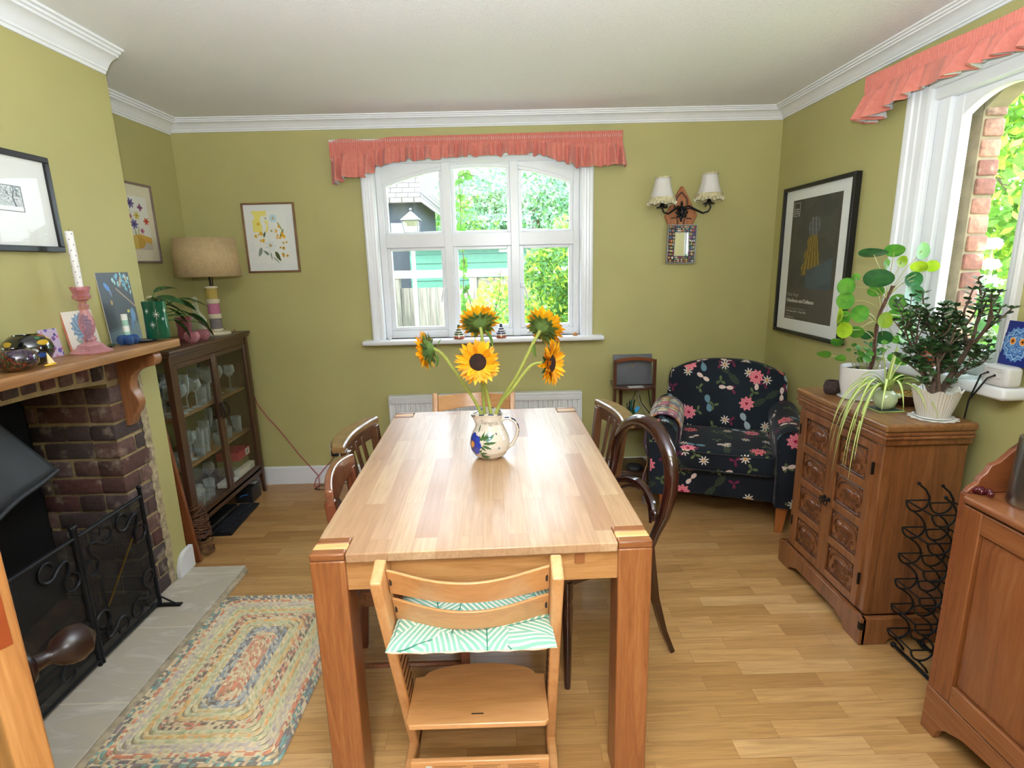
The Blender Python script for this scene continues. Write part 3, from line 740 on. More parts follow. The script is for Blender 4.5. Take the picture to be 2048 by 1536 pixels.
def slat_chair(label, h=0.82):
    c = thing('slat_back_chair', label, 'chair')
    chair_base(c, 0.17, 0.2, 0.05, 0.42, 0.45, DK, DKX)
    for sx in (-1, 1):
        m = MB(); sqleg(m, sx*0.18, 0.005, sx*0.165, 0.035, 0, 0.45, 0.015, 0.018)
        a = 0.45; m2 = MB(); sqleg(m, sx*0.165, 0.035, sx*0.178, -0.0, 0.45, h-0.03, 0.018, 0.018); m.build('rear_leg', DK, c, bevel=0.003)
    for k in range(3):
        x = (k-1)*0.07; m = MB(); yb = -0.018*0
        cv = 0.028*(1-(x/0.19)**2)
        m.add([(x-0.013, 0.035-0.004, 0.45), (x+0.013, 0.035-0.004, 0.45), (x+0.013, 0.035+0.005, 0.45), (x-0.013, 0.035+0.005, 0.45), (x-0.013, -cv-0.004, h-0.05), (x+0.013, -cv-0.004, h-0.05), (x+0.013, -cv+0.006, h-0.05), (x-0.013, -cv+0.006, h-0.05)],
              [(3, 2, 1, 0), (4, 5, 6, 7), (0, 1, 5, 4), (1, 2, 6, 5), (2, 3, 7, 6), (3, 0, 4, 7)]); m.build('slat', DK, c, bevel=0.002)
    n_ = 22
    def sweep(mb, prof, W_):
        vs_ = []
        for i in range(n_+1):
            u = -1+2*i/n_; x = u*W_; cv = -0.034*(1-u*u); wd = 1-0.25*abs(u)**4
            for (dy, z) in prof: vs_.append((x, cv+dy*wd, z))
        k = len(prof); fs = []
        for i in range(n_):
            for q in range(k): a = i*k+q; b = i*k+(q+1) % k; fs.append((a, b, b+k, a+k))
        fs += [tuple(range(k-1, -1, -1)), tuple(n_*k+q for q in range(k))]
        mb.add(vs_, fs)
    m = MB(); sweep(m, [(-0.052, h-0.026), (-0.056, h-0.008), (-0.048, h), (0.008, h), (0.016, h-0.006), (0.016, h-0.028)], 0.215)
    m.build('top_rail', DKT, c, bevel=0.002)
    m = MB(); sweep(m, [(-0.012, h-0.085), (-0.012, h-0.024), (0.010, h-0.024), (0.010, h-0.085)], 0.182); m.build('crest_board', DKX, c, bevel=0.002)
    return c
c1 = slat_chair('dark wooden slat back chair at far left of the table, below the wall socket'); c1.location = (-0.630, 2.215, 0); c1.rotation_euler = (0, 0, math.radians(-94.5))
dup(c1, (0.476, 2.430, 0), math.radians(96.9), 'dark wooden slat back chair at far right of the table, beside the corner whatnot')
# chair with a shaped crest
c2 = thing('splat_back_chair', 'red-brown wooden chair with curved crest at near left of the table', 'chair', (-0.578, 1.765, 0), math.radians(-86))
chair_base(c2, 0.165, 0.2, 0.04, 0.42, 0.45, MAH, MHX)
for sx in (-1, 1):
    m = MB(); sqleg(m, sx*0.155, -0.015, sx*0.15, 0.02, 0, 0.45, 0.015, 0.018); sqleg(m, sx*0.15, 0.02, sx*0.156, -0.006, 0.45, 0.775, 0.017, 0.016); m.build('rear_leg', MAH, c2, bevel=0.003)
m = MB(); n_ = 26; vs_ = []
for i in range(n_+1):
    u = -1+2*i/n_; x = u*0.172; cv = -0.026*(1-u*u); hz = 0.815+0.018*math.cos(u*PI*0.5)+0.0; lo = 0.738+0.020*abs(u)**2-0.018*math.exp(-(u/0.28)**2)
    for dy, z in ((-0.014, lo), (-0.016, hz), (0.010, hz), (0.012, lo)): vs_.append((x, cv+dy, z))
fs = [(i*4+q, i*4+(q+1) % 4, (i+1)*4+(q+1) % 4, (i+1)*4+q) for i in range(n_) for q in range(4)] + [(3, 2, 1, 0), (n_*4, n_*4+1, n_*4+2, n_*4+3)]
m.add(vs_, fs); m.build('crest_rail', MHX, c2, bevel=0.005)
m = MB(); pr_ = [(0.028, 0.45), (0.022, 0.52), (0.045, 0.60), (0.05, 0.66), (0.026, 0.72), (0.034, 0.76)]
vs_ = []; 
for w_, z in pr_: y = 0.03-0.07*(z-0.45)/0.3; vs_ += [(-w_, y-0.004, z), (w_, y-0.004, z), (w_, y+0.004, z), (-w_, y+0.004, z)]
fs = [(i*4+q, i*4+(q+1) % 4, (i+1)*4+(q+1) % 4, (i+1)*4+q) for i in range(5) for q in range(4)] + [(3, 2, 1, 0), (20, 21, 22, 23)]
m.add(vs_, fs); m.build('splat', MAH, c2, bevel=0.002)
# balloon back chair
c3 = thing('balloon_back_chair', 'dark polished mahogany balloon back chair at near right of the table', 'chair', (0.505, 1.975, 0), math.radians(109))
lp = []
for i in range(33):
    a = PI*i/32; lp.append((0.193*math.cos(a)*1.0, -0.005-0.02*math.sin(a), 0.69+0.205*math.sin(a)**0.85))
side = lambda s_: [(s_*0.150, 0.045, 0.46), (s_*0.165, 0.032, 0.52), (s_*0.190, 0.015, 0.60)]
path = side(1)+lp+side(-1)[::-1]
m = MB(); m.tube(path, [0.017]*2+[0.021]+[0.025+0.004*math.sin(PI*i/32) for i in range(33)]+[0.021]+[0.017]*2, 12, flat=0.75); m.build('hoop_back', BLN, c3)
m = MB(); pts = [(0.158*u, 0.03-0.028*(1-u*u), 0.595+0.055*(1-u*u)-0.03*math.exp(-(abs(u)-1)**2/0.01)) for u in np.linspace(-1, 1, 21)]
m.tube(pts, [0.011+0.007*(1-abs(u)) for u in np.linspace(-1, 1, 21)], 8); m.tube([(p[0]*0.8, p[1]-0.002, p[2]-0.022) for p in pts], 0.006, 6)
for s_ in (-1, 1): m.ell((s_*0.148, 0.03, 0.588), (0.018, 0.012, 0.02), 10, 6)
m.ell((0, 0.0, 0.655), (0.02, 0.012, 0.015), 10, 6); m.build('carved_cross_rail', BLN, c3)
for s_ in (-1, 1):
    m = MB(); m.tube([(s_*0.15, 0.045, 0.47), (s_*0.152, 0.04, 0.40), (s_*0.158, 0.02, 0.25), (s_*0.165, -0.02, 0.10), (s_*0.17, -0.06, 0.0)], [0.018, 0.020, 0.018, 0.015, 0.013], 4); m.build('rear_leg', BLN, c3, ang=30)
    m = MB(); m.lathe([(0.011, 0), (0.013, 0.03), (0.016, 0.2), (0.021, 0.33), (0.017, 0.35), (0.022, 0.37), (0.022, 0.43)], 12, T(s_*0.19, 0.40, 0)); m.build('front_leg', BLN, c3)
m = MB(); m.prism([(-0.21, 0.43), (0.21, 0.43), (0.16, 0.03), (-0.16, 0.03)], 0.415, 0.455, 'Z'); m.build('seat_frame', BLN, c3, bevel=0.006)
t = NT('faded_leaf_print_seat'); v = t.coord(); vo = t.N('TexVoronoi', feature='DISTANCE_TO_EDGE'); t.l.new(v, vo.inputs['Vector']); vo.inputs['Scale'].default_value = 16
t.base(t.mix(t.ramp(vo.outputs['Distance'], ((0.02, (1, 1, 1)), (0.05, (0, 0, 0)))), '77716A', 'B8A58A')); t.rough(0.9); SEATF = t.m
m = MB(); m.rbox(-0.175, 0.175, 0.06, 0.41, 0.45, 0.495, 0.02, seg=3); m.build('seat_pad', SEATF, c3)

# ============================================================ JUG AND SUNFLOWERS
JP = [(0.0, 0.0), (0.036, 0.0), (0.042, 0.004), (0.060, 0.018), (0.0715, 0.038), (0.0745, 0.058), (0.072, 0.078), (0.064, 0.100), (0.054, 0.120), (0.0485, 0.136), (0.047, 0.150), (0.0475, 0.164), (0.0515, 0.178)]
def interp(prof, zz):
    for (r0, z0), (r1, z1) in zip(prof[1:], prof[2:]):
        if z0 <= zz <= z1: t_ = (zz-z0)/(z1-z0) if z1 > z0 else 0; t_ = t_*t_*(3-2*t_)*0.4+t_*0.6; return r0+(r1-r0)*t_
    return prof[-1][0]
def leaf_in(a, z, ca_, cz, ang, L, W):
    """point inside a leaf stroke starting at (ca,cz)"""
    dx, dz = (a-ca_), (z-cz); u = dx*math.cos(ang)+dz*math.sin(ang); v = -dx*math.sin(ang)+dz*math.cos(ang)
    if u < 0 or u > L: return False
    return abs(v) < W*math.sin(PI*(u/L)**0.75)
R0 = 0.07
def jug_col(a, z):
    s = a*R0         # arc length from the face towards the viewer, + to the right
    if z > 0.1745 : return lin('27305E') if math.sin(a*9) > -0.3 else lin('D4C9BA')
    fx, fz = -0.072, 0.066
    dx, dz = s-fx, z-fz; rr = math.hypot(dx, dz); th_ = math.atan2(dz, dx)
    if rr < 0.012: return lin('D9913F')
    if rr < 0.038+0.005*abs(math.cos(th_*4)): return lin('2C3FA0') if rr > 0.02 else lin('35338A')
    for (x0, z0, L, W, an, c_) in ((-0.036, 0.082, 0.022, 0.0050, 1.75, 'g'), (-0.030, 0.084, 0.034, 0.0055, 1.30, 'g'), (-0.022, 0.084, 0.044, 0.0070, 0.98, 'g'), (-0.012, 0.084, 0.042, 0.0072, 0.62, 't'), (-0.022, 0.076, 0.050, 0.0056, 0.06, 'g'), (-0.024, 0.069, 0.036, 0.0050, -0.40, 'g'), (-0.030, 0.065, 0.024, 0.0045, -0.75, 'g'),
                                (-0.038, 0.040, 0.018, 0.0040, 0.8, 'g'), (-0.036, 0.036, 0.030, 0.0044, 0.15, 'g'), (-0.036, 0.030, 0.044, 0.0048, -0.18, 'g'), (-0.036, 0.024, 0.052, 0.0042, -0.30, 'g'), (-0.042, 0.018, 0.034, 0.0036, -0.5, 'g'), (-0.052, 0.112, 0.032, 0.004, 1.45, 'g')):
        if leaf_in(s, z, x0, z0, an, L, W): return lin('3F6136') if c_ == 'g' else lin('3E7468')
    if math.hypot((s-0.016)/1.6, z-0.106) < 0.0042: return lin('D9A04F')
    for an in (0.2, 0.9, -0.6):
        if leaf_in(s, z, 0.028, 0.108, an, 0.009, 0.0013): return lin('26304A')
    for an in (0.1, 1.15, 2.2, 3.24, 4.3, 5.35):
        if leaf_in(s, z, 0.034, 0.056, an, 0.007, 0.0009): return lin('5C7896')
    if leaf_in(s, z, -0.032, 0.057, -0.2, 0.016, 0.0008): return lin('555555')
    return lin('D4C9BA')
CER = vcol('glazed_painted_ceramic', 0.12, coat=0.6)
jg = thing('sunflower_jug', 'white glazed jug painted with blue flower and green leaves on the table', 'jug', (-0.072, 1.985, 0.7705))
m = MB(); nA, nZ = 220, 120; vs_ = []
for k in range(nZ+1):
    z = 0.178*k/nZ; r = interp(JP, z) if z > 0 else 0.036
    for i in range(nA):
        a = 2*PI*i/nA; th_ = a-PI/2     # a=0 faces the viewer
        rr = r
        sp = math.exp(-(((a-2*PI*0.78+PI) % (2*PI)-PI)/0.42)**2)*max(0, (z-0.128)/0.05); rr += 0.016*min(1, sp*1.2)
        dip = 0.006*math.cos(a*2)*(z/0.178)**8
        vs_.append((rr*math.cos(th_), rr*math.sin(th_), z+dip))
b = 0
for k in range(nZ):
    for i in range(nA):
        j = (i+1) % nA; a = 2*PI*(i+0.5)/nA; a = a if a < PI else a-2*PI
        m.f.append([k*nA+i, k*nA+j, (k+1)*nA+j, (k+1)*nA+i]); m.mi.append(0); m.c.append(jug_col(a, 0.178*(k+0.5)/nZ))
m.v = vs_; m.f.append(list(range(nA-1, -1, -1))); m.mi.append(0); m.c.append(lin('D4C9BA'))
m.build('jug_body', CER, jg, solid=0.004)
m = MB(); hp = [(0.040, 0.0, 0.140), (0.055, 0, 0.152), (0.074, 0.0, 0.153), (0.094, 0, 0.143), (0.106, 0, 0.122), (0.108, 0, 0.098), (0.100, 0, 0.074), (0.084, 0, 0.048), (0.066, 0, 0.034)]
hp2 = []
for i in range(len(hp)-1):
    for q in range(5): hp2.append(tuple(hp[i][k]+(hp[i+1][k]-hp[i][k])*q/5 for k in range(3)))
hp2.append(hp[-1]); nb = 12
m.tube(hp2, [0.012]*len(hp2), nb, flat=0.55)
m.c = []
for k in range(len(hp2)-1):
    for i in range(nb): m.c.append(lin('232B55') if (k % 6 < 4 and 3 < k < 28 and i in (1, 2, 3, 4)) else lin('D4C9BA'))
m.c += [lin('D4C9BA')]*2
m.build('jug_handle', CER, jg)
INK = plain('sepia_lettering', '6A5A4E', 0.5, var=0)
def bendj(co):
    s = co.x-0.030; a = s/0.0482; r = interp(JP, 0.147+co.y)+0.0032
    return Vector((r*math.sin(a), -r*math.cos(a), 0.143+co.y+0.000+s*-0.10))
text_mesh('Sangria', 0.0225, INK, 'painted_word', jg, None, 0.0002, bend=bendj, bold=-0.0002)

PETC = vcol('sunflower_petal', 0.6)
SEED = plain('sunflower_disc', '2C170E', 0.9, var=0.3, scale=60, bump=1.0, bscale=220, bdist=0.004)
STEMM = plain('sunflower_stem_green', '9AA24A', 0.6, var=0.12, scale=20, bump=0.2)
SEPM = leafmat('sunflower_sepal_green', '46602C', '66803C', 0.7, 0.1)
LFM = leafmat('sunflower_leaf_green', '5F8A3C', '86A854', 0.55, 0.35)
rs = random.Random(3)
def leafquad(mb, L, W, M, bend=0.2, n=5, curl=0.0, cup=0.15):
    """pointed leaf along +X from the origin, normal +Z"""
    vs_ = []
    for i in range(n+1):
        u = i/n; w_ = W*math.sin(PI*min(1, u*0.93+0.05))**0.8*(1-u*0.25); z = -bend*L*u*u
        vs_ += [(L*u, -w_, z+cup*w_), (L*u, 0, z), (L*u, w_, z+cup*w_)]
    fs = []
    for i in range(n): fs += [(i*3, i*3+3, i*3+4, i*3+1), (i*3+1, i*3+4, i*3+5, i*3+2)]
    mb.add(vs_, fs, M)
def sunflower(label, head, face, pts, R=0.067, leaf=None, swell=1.0):
    root = thing('sunflower', label, 'sunflower', pts[0], 0, 'sunflowers in the painted jug')
    o0 = Vector(pts[0]); H = Vector(head)-o0; F = Vector(face).normalized(); M = T(H) @ look(F)
    P = [Vector(p)-o0 for p in pts]; P.append(H-F*0.022)
    # smooth
    Q = []
    for i in range(len(P)-1):
        p0, p1, p2, p3 = P[max(i-1, 0)], P[i], P[i+1], P[min(i+2, len(P)-1)]
        for k in range(6):
            t_ = k/6; Q.append(0.5*((2*p1)+(p2-p0)*t_+(2*p0-5*p1+4*p2-p3)*t_*t_+(3*p1-p0-3*p2+p3)*t_**3))
    Q.append(P[-1])
    m = MB(); n_ = len(Q); m.tube(Q, [0.0062+0.004*max(0, (i/n_-0.85)/0.15) for i in range(n_)], 9)
    for k in range(2): q = Q[int(n_*(0.45+0.25*k))]; m.ell(tuple(q+Vector((0.006, 0, 0))), (0.004, 0.004, 0.006), 6, 4)
    m.build('stem', STEMM, root)
    m = MB(); m.lathe([(0.0, 0.006), (0.012, 0.0075), (0.026, 0.008), (0.031, 0.005), (0.033, -0.004), (0.02, -0.012)], 28, M); m.build('seed_head', SEED, root)
    m = MB()
    for layer, (n_, tilt, L) in enumerate(((22, 0.62, R-0.022), (24, 0.34, R-0.014), (22, 0.08, R-0.017))):
        for i in range(n_):
            a = 2*PI*(i+0.5*(layer % 2))/n_+rs.uniform(-0.08, 0.08); l_ = L*rs.uniform(0.86, 1.1)
            k = rs.random(); m.col = tuple(x*(1-k)+y*k for x, y in zip(lin('E59204'), lin('F6B80C')))
            leafquad(m, l_, 0.0105*rs.uniform(0.85, 1.2), M @ RZ(a) @ T(0.026, 0, -0.001*layer) @ RY(-tilt+rs.uniform(-0.12, 0.12)) @ RX(rs.uniform(-0.3, 0.3)), bend=rs.uniform(-0.1, 0.25), n=4, cup=0.3)
    m.build('petals', PETC, root)
    m = MB(); m.lathe([(0.009, -0.03), (0.018, -0.024), (0.029, -0.014), (0.034, -0.004)], 20, M, cap=False)
    for layer in range(4):
        for i in range(15):
            a = 2*PI*(i+layer*0.33)/14; leafquad(m, rs.uniform(0.030, 0.046), 0.0075, M @ RZ(a) @ T(0.012+0.006*layer, 0, -0.027+0.007*layer) @ RY(-0.5+0.30*layer-0.2+rs.uniform(-0.3, 0.3)), bend=-0.1, n=3)
    m.build('sepals', SEPM, root)
    if leaf:
        m = MB()
        for (p, d, L) in leaf: leafquad(m, L, L*0.30, T(Vector(p)-o0) @ Matrix.Rotation(0, 4, 'X') @ Vector(d).to_track_quat('X', 'Z').to_matrix().to_4x4(), bend=0.35, n=8, cup=0.35)
        m.build('leaf', LFM, root)
    return root
jx, jy = -0.072, 1.985
sunflower('sunflower drooping to the left, seen from the side', (-0.292, 1.975, 1.196), (-0.96, 0.18, -0.16), [(jx-0.012, jy, 0.80), (jx-0.034, jy, 0.952), (-0.175, 1.98, 1.08), (-0.235, 1.978, 1.175)], 0.062, [((-0.262, 1.97, 1.180), (0.35, -0.1, -1.0), 0.05), ((-0.25, 1.98, 1.21), (0.25, 0.1, 0.9), 0.028)])
sunflower('sunflower in the middle facing the viewer with its dark disc', (-0.103, 1.915, 1.155), (0.0, -0.97, 0.20), [(jx+0.012, jy, 0.80), (jx+0.006, jy-0.01, 0.955), (jx-0.012, jy-0.02, 1.06), (-0.098, 1.955, 1.12)], 0.072)
sunflower('topmost sunflower, its green back turned to the viewer', (-0.098, 2.02, 1.285), (-0.12, 0.72, 0.62), [(jx-0.016, jy+0.012, 0.80), (jx-0.018, jy+0.014, 0.955), (jx-0.022, jy+0.012, 1.12), (-0.088, 1.985, 1.235)], 0.070, [((-0.078, 1.975, 1.262), (0.65, -0.1, -0.8), 0.075)])
sunflower('upper right sunflower, its green back turned to the viewer', (0.142, 2.02, 1.262), (0.55, 0.66, 0.42), [(jx+0.02, jy+0.006, 0.80), (jx+0.033, jy+0.010, 0.957), (0.04, 1.985, 1.09), (0.096, 1.99, 1.20)], 0.072, [((0.105, 1.98, 1.205), (-0.15, -0.1, -1.0), 0.05), ((0.108, 1.985, 1.25), (-1, 0, 0.15), 0.03)])
sunflower('lower right sunflower, turned sideways to the right', (0.162, 1.945, 1.138), (0.86, -0.46, 0.02), [(jx+0.014, jy-0.012, 0.80), (jx+0.030, jy-0.018, 0.955), (0.025, 1.955, 1.05), (0.09, 1.962, 1.128)], 0.074)
# ============================================================ ARMCHAIR
t = NT('dark_floral_velvet'); nrm = t.N('TexCoord'); ov = nrm.outputs['Object']; on_ = nrm.outputs['Normal']
nx_, ny_, nz_ = [t.math('ABSOLUTE', q) for q in t.sep(on_)[:3]]; px_, py_, pz_ = t.sep(ov)[:3]
isz = t.math('MULTIPLY', t.math('GREATER_THAN', nz_, nx_), t.math('GREATER_THAN', nz_, ny_)); isx = t.math('MULTIPLY', t.math('GREATER_THAN', nx_, ny_), t.math('SUBTRACT', 1.0, isz))
def selm(f, a, b): return t.math('ADD', t.math('MULTIPLY', f, a), t.math('MULTIPLY', t.math('SUBTRACT', 1.0, f), b))
U = selm(isx, t.math('ADD', py_, 3.3), px_); V = selm(isz, t.math('ADD', py_, 1.7), pz_)
uvv = t.comb(U, V, 0.0)
wob = t.noise(uvv, 1.2, 2)
def motif(scale, loc, R, npet, depth, thr, pick='r', stretch=1.0):
    """masks of flower-like shapes scattered over the cloth"""
    mp = t.mapping(uvv, (scale, scale, 0), loc=loc)
    vo = t.N('TexVoronoi', voronoi_dimensions='2D'); t.l.new(mp, vo.inputs['Vector']); vo.inputs['Scale'].default_value = 1.0; vo.inputs['Randomness'].default_value = 0.85
    df = t.N('VectorMath', operation='SUBTRACT'); t.l.new(mp, df.inputs[0]); t.l.new(vo.outputs['Position'], df.inputs[1])
    x, y = t.sep(df.outputs[0])[:2]; cr, cg2, cb = t.sep(vo.outputs['Color'])[:3]
    a0 = t.math('MULTIPLY', cg2, 6.283); ca, sa = t.math('COSINE', a0), t.math('SINE', a0)
    u = t.math('ADD', t.math('MULTIPLY', x, ca), t.math('MULTIPLY', y, sa)); v = t.math('MULTIPLY', t.math('SUBTRACT', t.math('MULTIPLY', y, ca), t.math('MULTIPLY', x, sa)), stretch)
    r = t.math('SQRT', t.math('ADD', t.math('MULTIPLY', u, u), t.math('MULTIPLY', v, v))); th = t.math('ARCTAN2', v, u)
    edge = t.math('MULTIPLY', t.math('ADD', 1-depth, t.math('MULTIPLY', t.math('COSINE', t.math('MULTIPLY', th, float(npet))), depth)), R)
    ok = t.math('LESS_THAN', cr, thr)
    return t.math('MULTIPLY', t.math('LESS_THAN', r, edge), ok), r, cb, u, v, th
c = t.mix(t.ramp(wob, ((0.4, (0, 0, 0)), (0.62, (1, 1, 1)))), '12161E', '1E2833')
# fern leaves
mk, r, cb, u, v, th = motif(4.6, (0.3, 0.1, 0), 0.40, 2, 0.45, 0.50, stretch=1.9)
ribs = t.math('GREATER_THAN', t.math('SINE', t.math('MULTIPLY', t.math('SUBTRACT', u, t.math('ABSOLUTE', v)), 75.0)), 0.1)
c = t.mix(t.math('MULTIPLY', t.math('MULTIPLY', mk, ribs), 0.85), c, '4C5A3A')
# blue butterflies / dragonflies
mk, r, cb, u, v, th = motif(4.1, (1.7, 2.2, 0), 0.22, 2, 0.75, 0.42); c = t.mix(t.math('MULTIPLY', mk, 0.8), c, t.mix(t.math('GREATER_THAN', cb, 0.5), '6F93A4', 'A9B9C2'))
# sprigs
mk, r, cb, u, v, th = motif(10.5, (0.7, 0.4, 0), 0.34, 3, 0.62, 0.45); c = t.mix(mk, c, t.mix(t.math('GREATER_THAN', cb, 0.5), '6B2442', '5D6A44'))
# small daisies
mk, r, cb, u, v, th = motif(8.6, (3.1, 0.9, 0), 0.25, 8, 0.36, 0.40); c = t.mix(mk, c, 'D9CFC6'); c = t.mix(t.math('MULTIPLY', mk, t.math('LESS_THAN', r, 0.06)), c, 'C98A3A')
# butterflies, pale
mk, r, cb, u, v, th = motif(6.4, (5.1, 2.9, 0), 0.27, 2, 0.55, 0.28, stretch=1.3); c = t.mix(mk, c, 'DCC6BE')
# big blooms
mk, r, cb, u, v, th = motif(5.6, (2.3, 4.7, 0), 0.25, 9, 0.14, 0.42)
bl = t.mix(t.math('GREATER_THAN', cb, 0.55), 'D9667A', 'B02A34'); bl = t.mix(t.math('GREATER_THAN', t.math('SINE', t.math('ADD', t.math('MULTIPLY', r, 90.0), t.math('MULTIPLY', th, 3.0))), 0.35), bl, 'E79AA2')
c = t.mix(mk, c, bl); c = t.mix(t.math('MULTIPLY', mk, t.math('LESS_THAN', r, 0.05)), c, 'A01E3A')
t.base(c); t.rough(0.8); t.p.inputs['Specular IOR Level'].default_value = 0.25; t.p.inputs['Sheen Weight'].default_value = 0.10; t.p.inputs['Sheen Roughness'].default_value = 0.4
t.bump(t.noise(ov, 500, 2), 0.1, 0.0008); VELV = t.m
PIPE = plain('black_piping', '0E1116', 0.7, var=0)
AFT = wood('orange_beech_foot', 'A9622C', '8A4A1E', 'Z', 0.4, 1.0, 0.1)
ac = thing('armchair', 'armchair in dark floral velvet with orange wooden feet in the corner', 'armchair', (1.195, 2.835, 0), math.radians(-21.0))
def rounded(poly, r, n=4):
    out = []
    K = len(poly)
    for i in range(K):
        p = Vector(poly[i]); a = Vector(poly[i-1]); b = Vector(poly[(i+1) % K]); rr = min(r, (p-a).length*0.45, (b-p).length*0.45)
        p0 = p+(a-p).normalized()*rr; p1 = p+(b-p).normalized()*rr
        for k in range(n+1): t_ = k/n; q = p0*(1-t_)**2+p*2*t_*(1-t_)+p1*t_*t_; out.append((q.x, q.y))
    return out
m = MB(); m.rbox(-0.27, 0.27, 0.03, 0.60, 0.165, 0.335, 0.012, seg=3); m.build('front_panel', VELV, ac)
m = MB()
def cush(u, v): pass
m.rbox(-0.262, 0.262, -0.02, 0.50, 0.318, 0.455, 0.035, seg=4)
for i, q in enumerate(m.v):
    x, y, z = q
    if z > 0.40: m.v[i] = (x, y, z+0.022*(1-(x/0.27)**2)*(1-((y-0.24)/0.27)**2))
sc = m.build('seat_cushion', VELV, ac)
m = MB()
for zz in (0.336, 0.437): m.tube(rounded_path := [(-0.262, 0.1, zz), (-0.258, -0.010, zz), (-0.235, -0.021, zz), (0.235, -0.021, zz), (0.258, -0.010, zz), (0.262, 0.1, zz)], 0.0035, 6)
m.build('piping', PIPE, sc)
for sx in (-1, 1):
    m = MB(); xc = sx*0.335; hw = 0.078
    secs = 20; ny2 = 14; vs_ = []
    prof = [(-hw*0.86, 0.165), (-hw*0.9, 0.40), (-hw*1.02, 0.50)] + [(-hw*1.06*math.cos(a), 0.535+hw*0.95*math.sin(a)) for a in np.linspace(0, PI, 13)] + [(hw*1.02, 0.50), (hw*0.9, 0.40), (hw*0.86, 0.165)]
    K = len(prof)
    ysr = [0.0, 0.004, 0.014, 0.03, 0.1, 0.2, 0.3, 0.4, 0.48, 0.545]
    for y in ysr:
        sh = 1-0.10*max(0, 1-y/0.03)**2; rise = 0.035*(y/0.6)**1.5
        for (x, z) in prof: vs_.append((xc+x*sh, y-0.03, 0.165+(z-0.165)*(1+0.0*sh)*(1-0.02*max(0, 1-y/0.02)) + (rise if z > 0.3 else 0)))
    fs = [(j*K+i, j*K+(i+1) % K, (j+1)*K+(i+1) % K, (j+1)*K+i) for j in range(len(ysr)-1) for i in range(K)] + [tuple(range(K-1, -1, -1)), tuple((len(ysr)-1)*K+i for i in range(K))]
    m.add(vs_, fs); am = m.build('arm', VELV, ac, ang=50)
    m = MB(); m.tube([(xc+x*0.93, -0.031, z*0.995) for x, z in prof], 0.004, 6); m.build('piping', PIPE, am)
# back
m = MB(); nx2, nz2 = 22, 18; vs_ = []
def backp(u, w_, side):
    x = u*0.335; top = 0.872-0.085*abs(u)**2.6; z = 0.30+(top-0.30)*w_
    lean = 0.10*(z-0.3)/0.55; fl = (1-abs(u)**6)*(1-w_**8)
    y = 0.46+lean-0.045*fl if side == 0 else 0.575+lean*0.75+0.02*fl
    return (x*(1+0.04*math.sin(w_*PI)), y-0.03*(1 if side else 0)+0.0, z)
for sd in (0, 1):
    for j in range(nz2+1):
        for i in range(nx2+1): vs_.append(backp(-1+2*i/nx2, j/nz2, sd))
B_ = (nx2+1)*(nz2+1); fs = []
for j in range(nz2):
    for i in range(nx2):
        a = j*(nx2+1)+i; fs += [(a, a+1, a+nx2+2, a+nx2+1), (B_+a+nx2+1, B_+a+nx2+2, B_+a+1, B_+a)]
for i in range(nx2): fs += [(nz2*(nx2+1)+i, nz2*(nx2+1)+i+1, B_+nz2*(nx2+1)+i+1, B_+nz2*(nx2+1)+i)]
for j in range(nz2): a = j*(nx2+1); fs += [(a+nx2+1, B_+a+nx2+1, B_+a, a)[::-1], (a+nx2+nx2+1, B_+a+nx2+nx2+1, B_+a+nx2, a+nx2)]
m.add(vs_, fs); m.build('backrest', VELV, ac, ang=60, bevel=0.012, seg=3)
for sx in (-1, 1):
    for y, in ((0.02,), (0.52,)):
        m = MB(); sqleg(m, sx*0.305, y+0.01, sx*0.315, y+0.02, 0, 0.168, 0.019, 0.030); m.build('foot', AFT, ac, bevel=0.002)
# throw over the left arm
m = MB(); rt = random.Random(8); PC = ['7A2E44', 'B04A5E', '8F8A3E', 'B7722E', '5C6278', '9AA07A', '6A2A52', 'C3AE7A', '4E6A4C']
hw = 0.078; nu_, nv_ = 60, 46
path = [(-hw*1.15, 0.13)] + [(-hw*1.12-0.015*math.sin(k), 0.13+0.36*k/8) for k in range(1, 8)] + [(-hw*1.20*math.cos(a), 0.548+hw*1.08*math.sin(a)) for a in np.linspace(0, PI, 13)] + [(hw*1.14, 0.50), (hw*1.06, 0.465)]
def parm(s):
    q = s*(len(path)-1); i = min(int(q), len(path)-2); f_ = q-i; return (path[i][0]*(1-f_)+path[i+1][0]*f_, path[i][1]*(1-f_)+path[i+1][1]*f_)
def thr(u, v):
    x, z = parm(v); y = 0.015+0.35*u+0.010*math.sin(v*9); rise = 0.035*(max(0, y+0.03)/0.6)**1.5 if z > 0.3 else 0
    fold = 0.006*math.sin(u*16+v*4)*(1 if z < 0.5 else 0.5); n_ = -1 if x < 0 else 1
    if z > 0.55: return (-0.335+x, y, z+rise+abs(fold)+0.004)
    return (-0.335+x+n_*abs(fold)*1.5, y+0.03*(0.5-z)*(1 if x < 0 else 0), z+rise)
m.grid(thr, nu_, nv_)
for j in range(nv_):
    for i in range(nu_):
        a = (i*7//nu_ + (j*9//nv_)*3) % len(PC); c_ = lin(PC[a]); k = 0.8 if (i % 2) else 1.15
        if (i % 8 in (3, 4)) and (j % 5 in (2, 3)): c_ = lin('D9C9B4')
        if i % 9 == 0 or j % 6 == 0: c_ = tuple(q*0.45 for q in c_)
        m.c[j*nu_+i] = tuple(min(1, q*k) for q in c_)
th_ = m.build('throw_blanket', vcol('knitted_throw', 0.95, bump=0.6, bscale=260, sheen=0.3), solid=0.006)
th_.location = ac.location; th_.rotation_euler = ac.rotation_euler
tag(th_, 'multicoloured checked wool throw hanging over the armchair arm', 'throw')
m = MB()
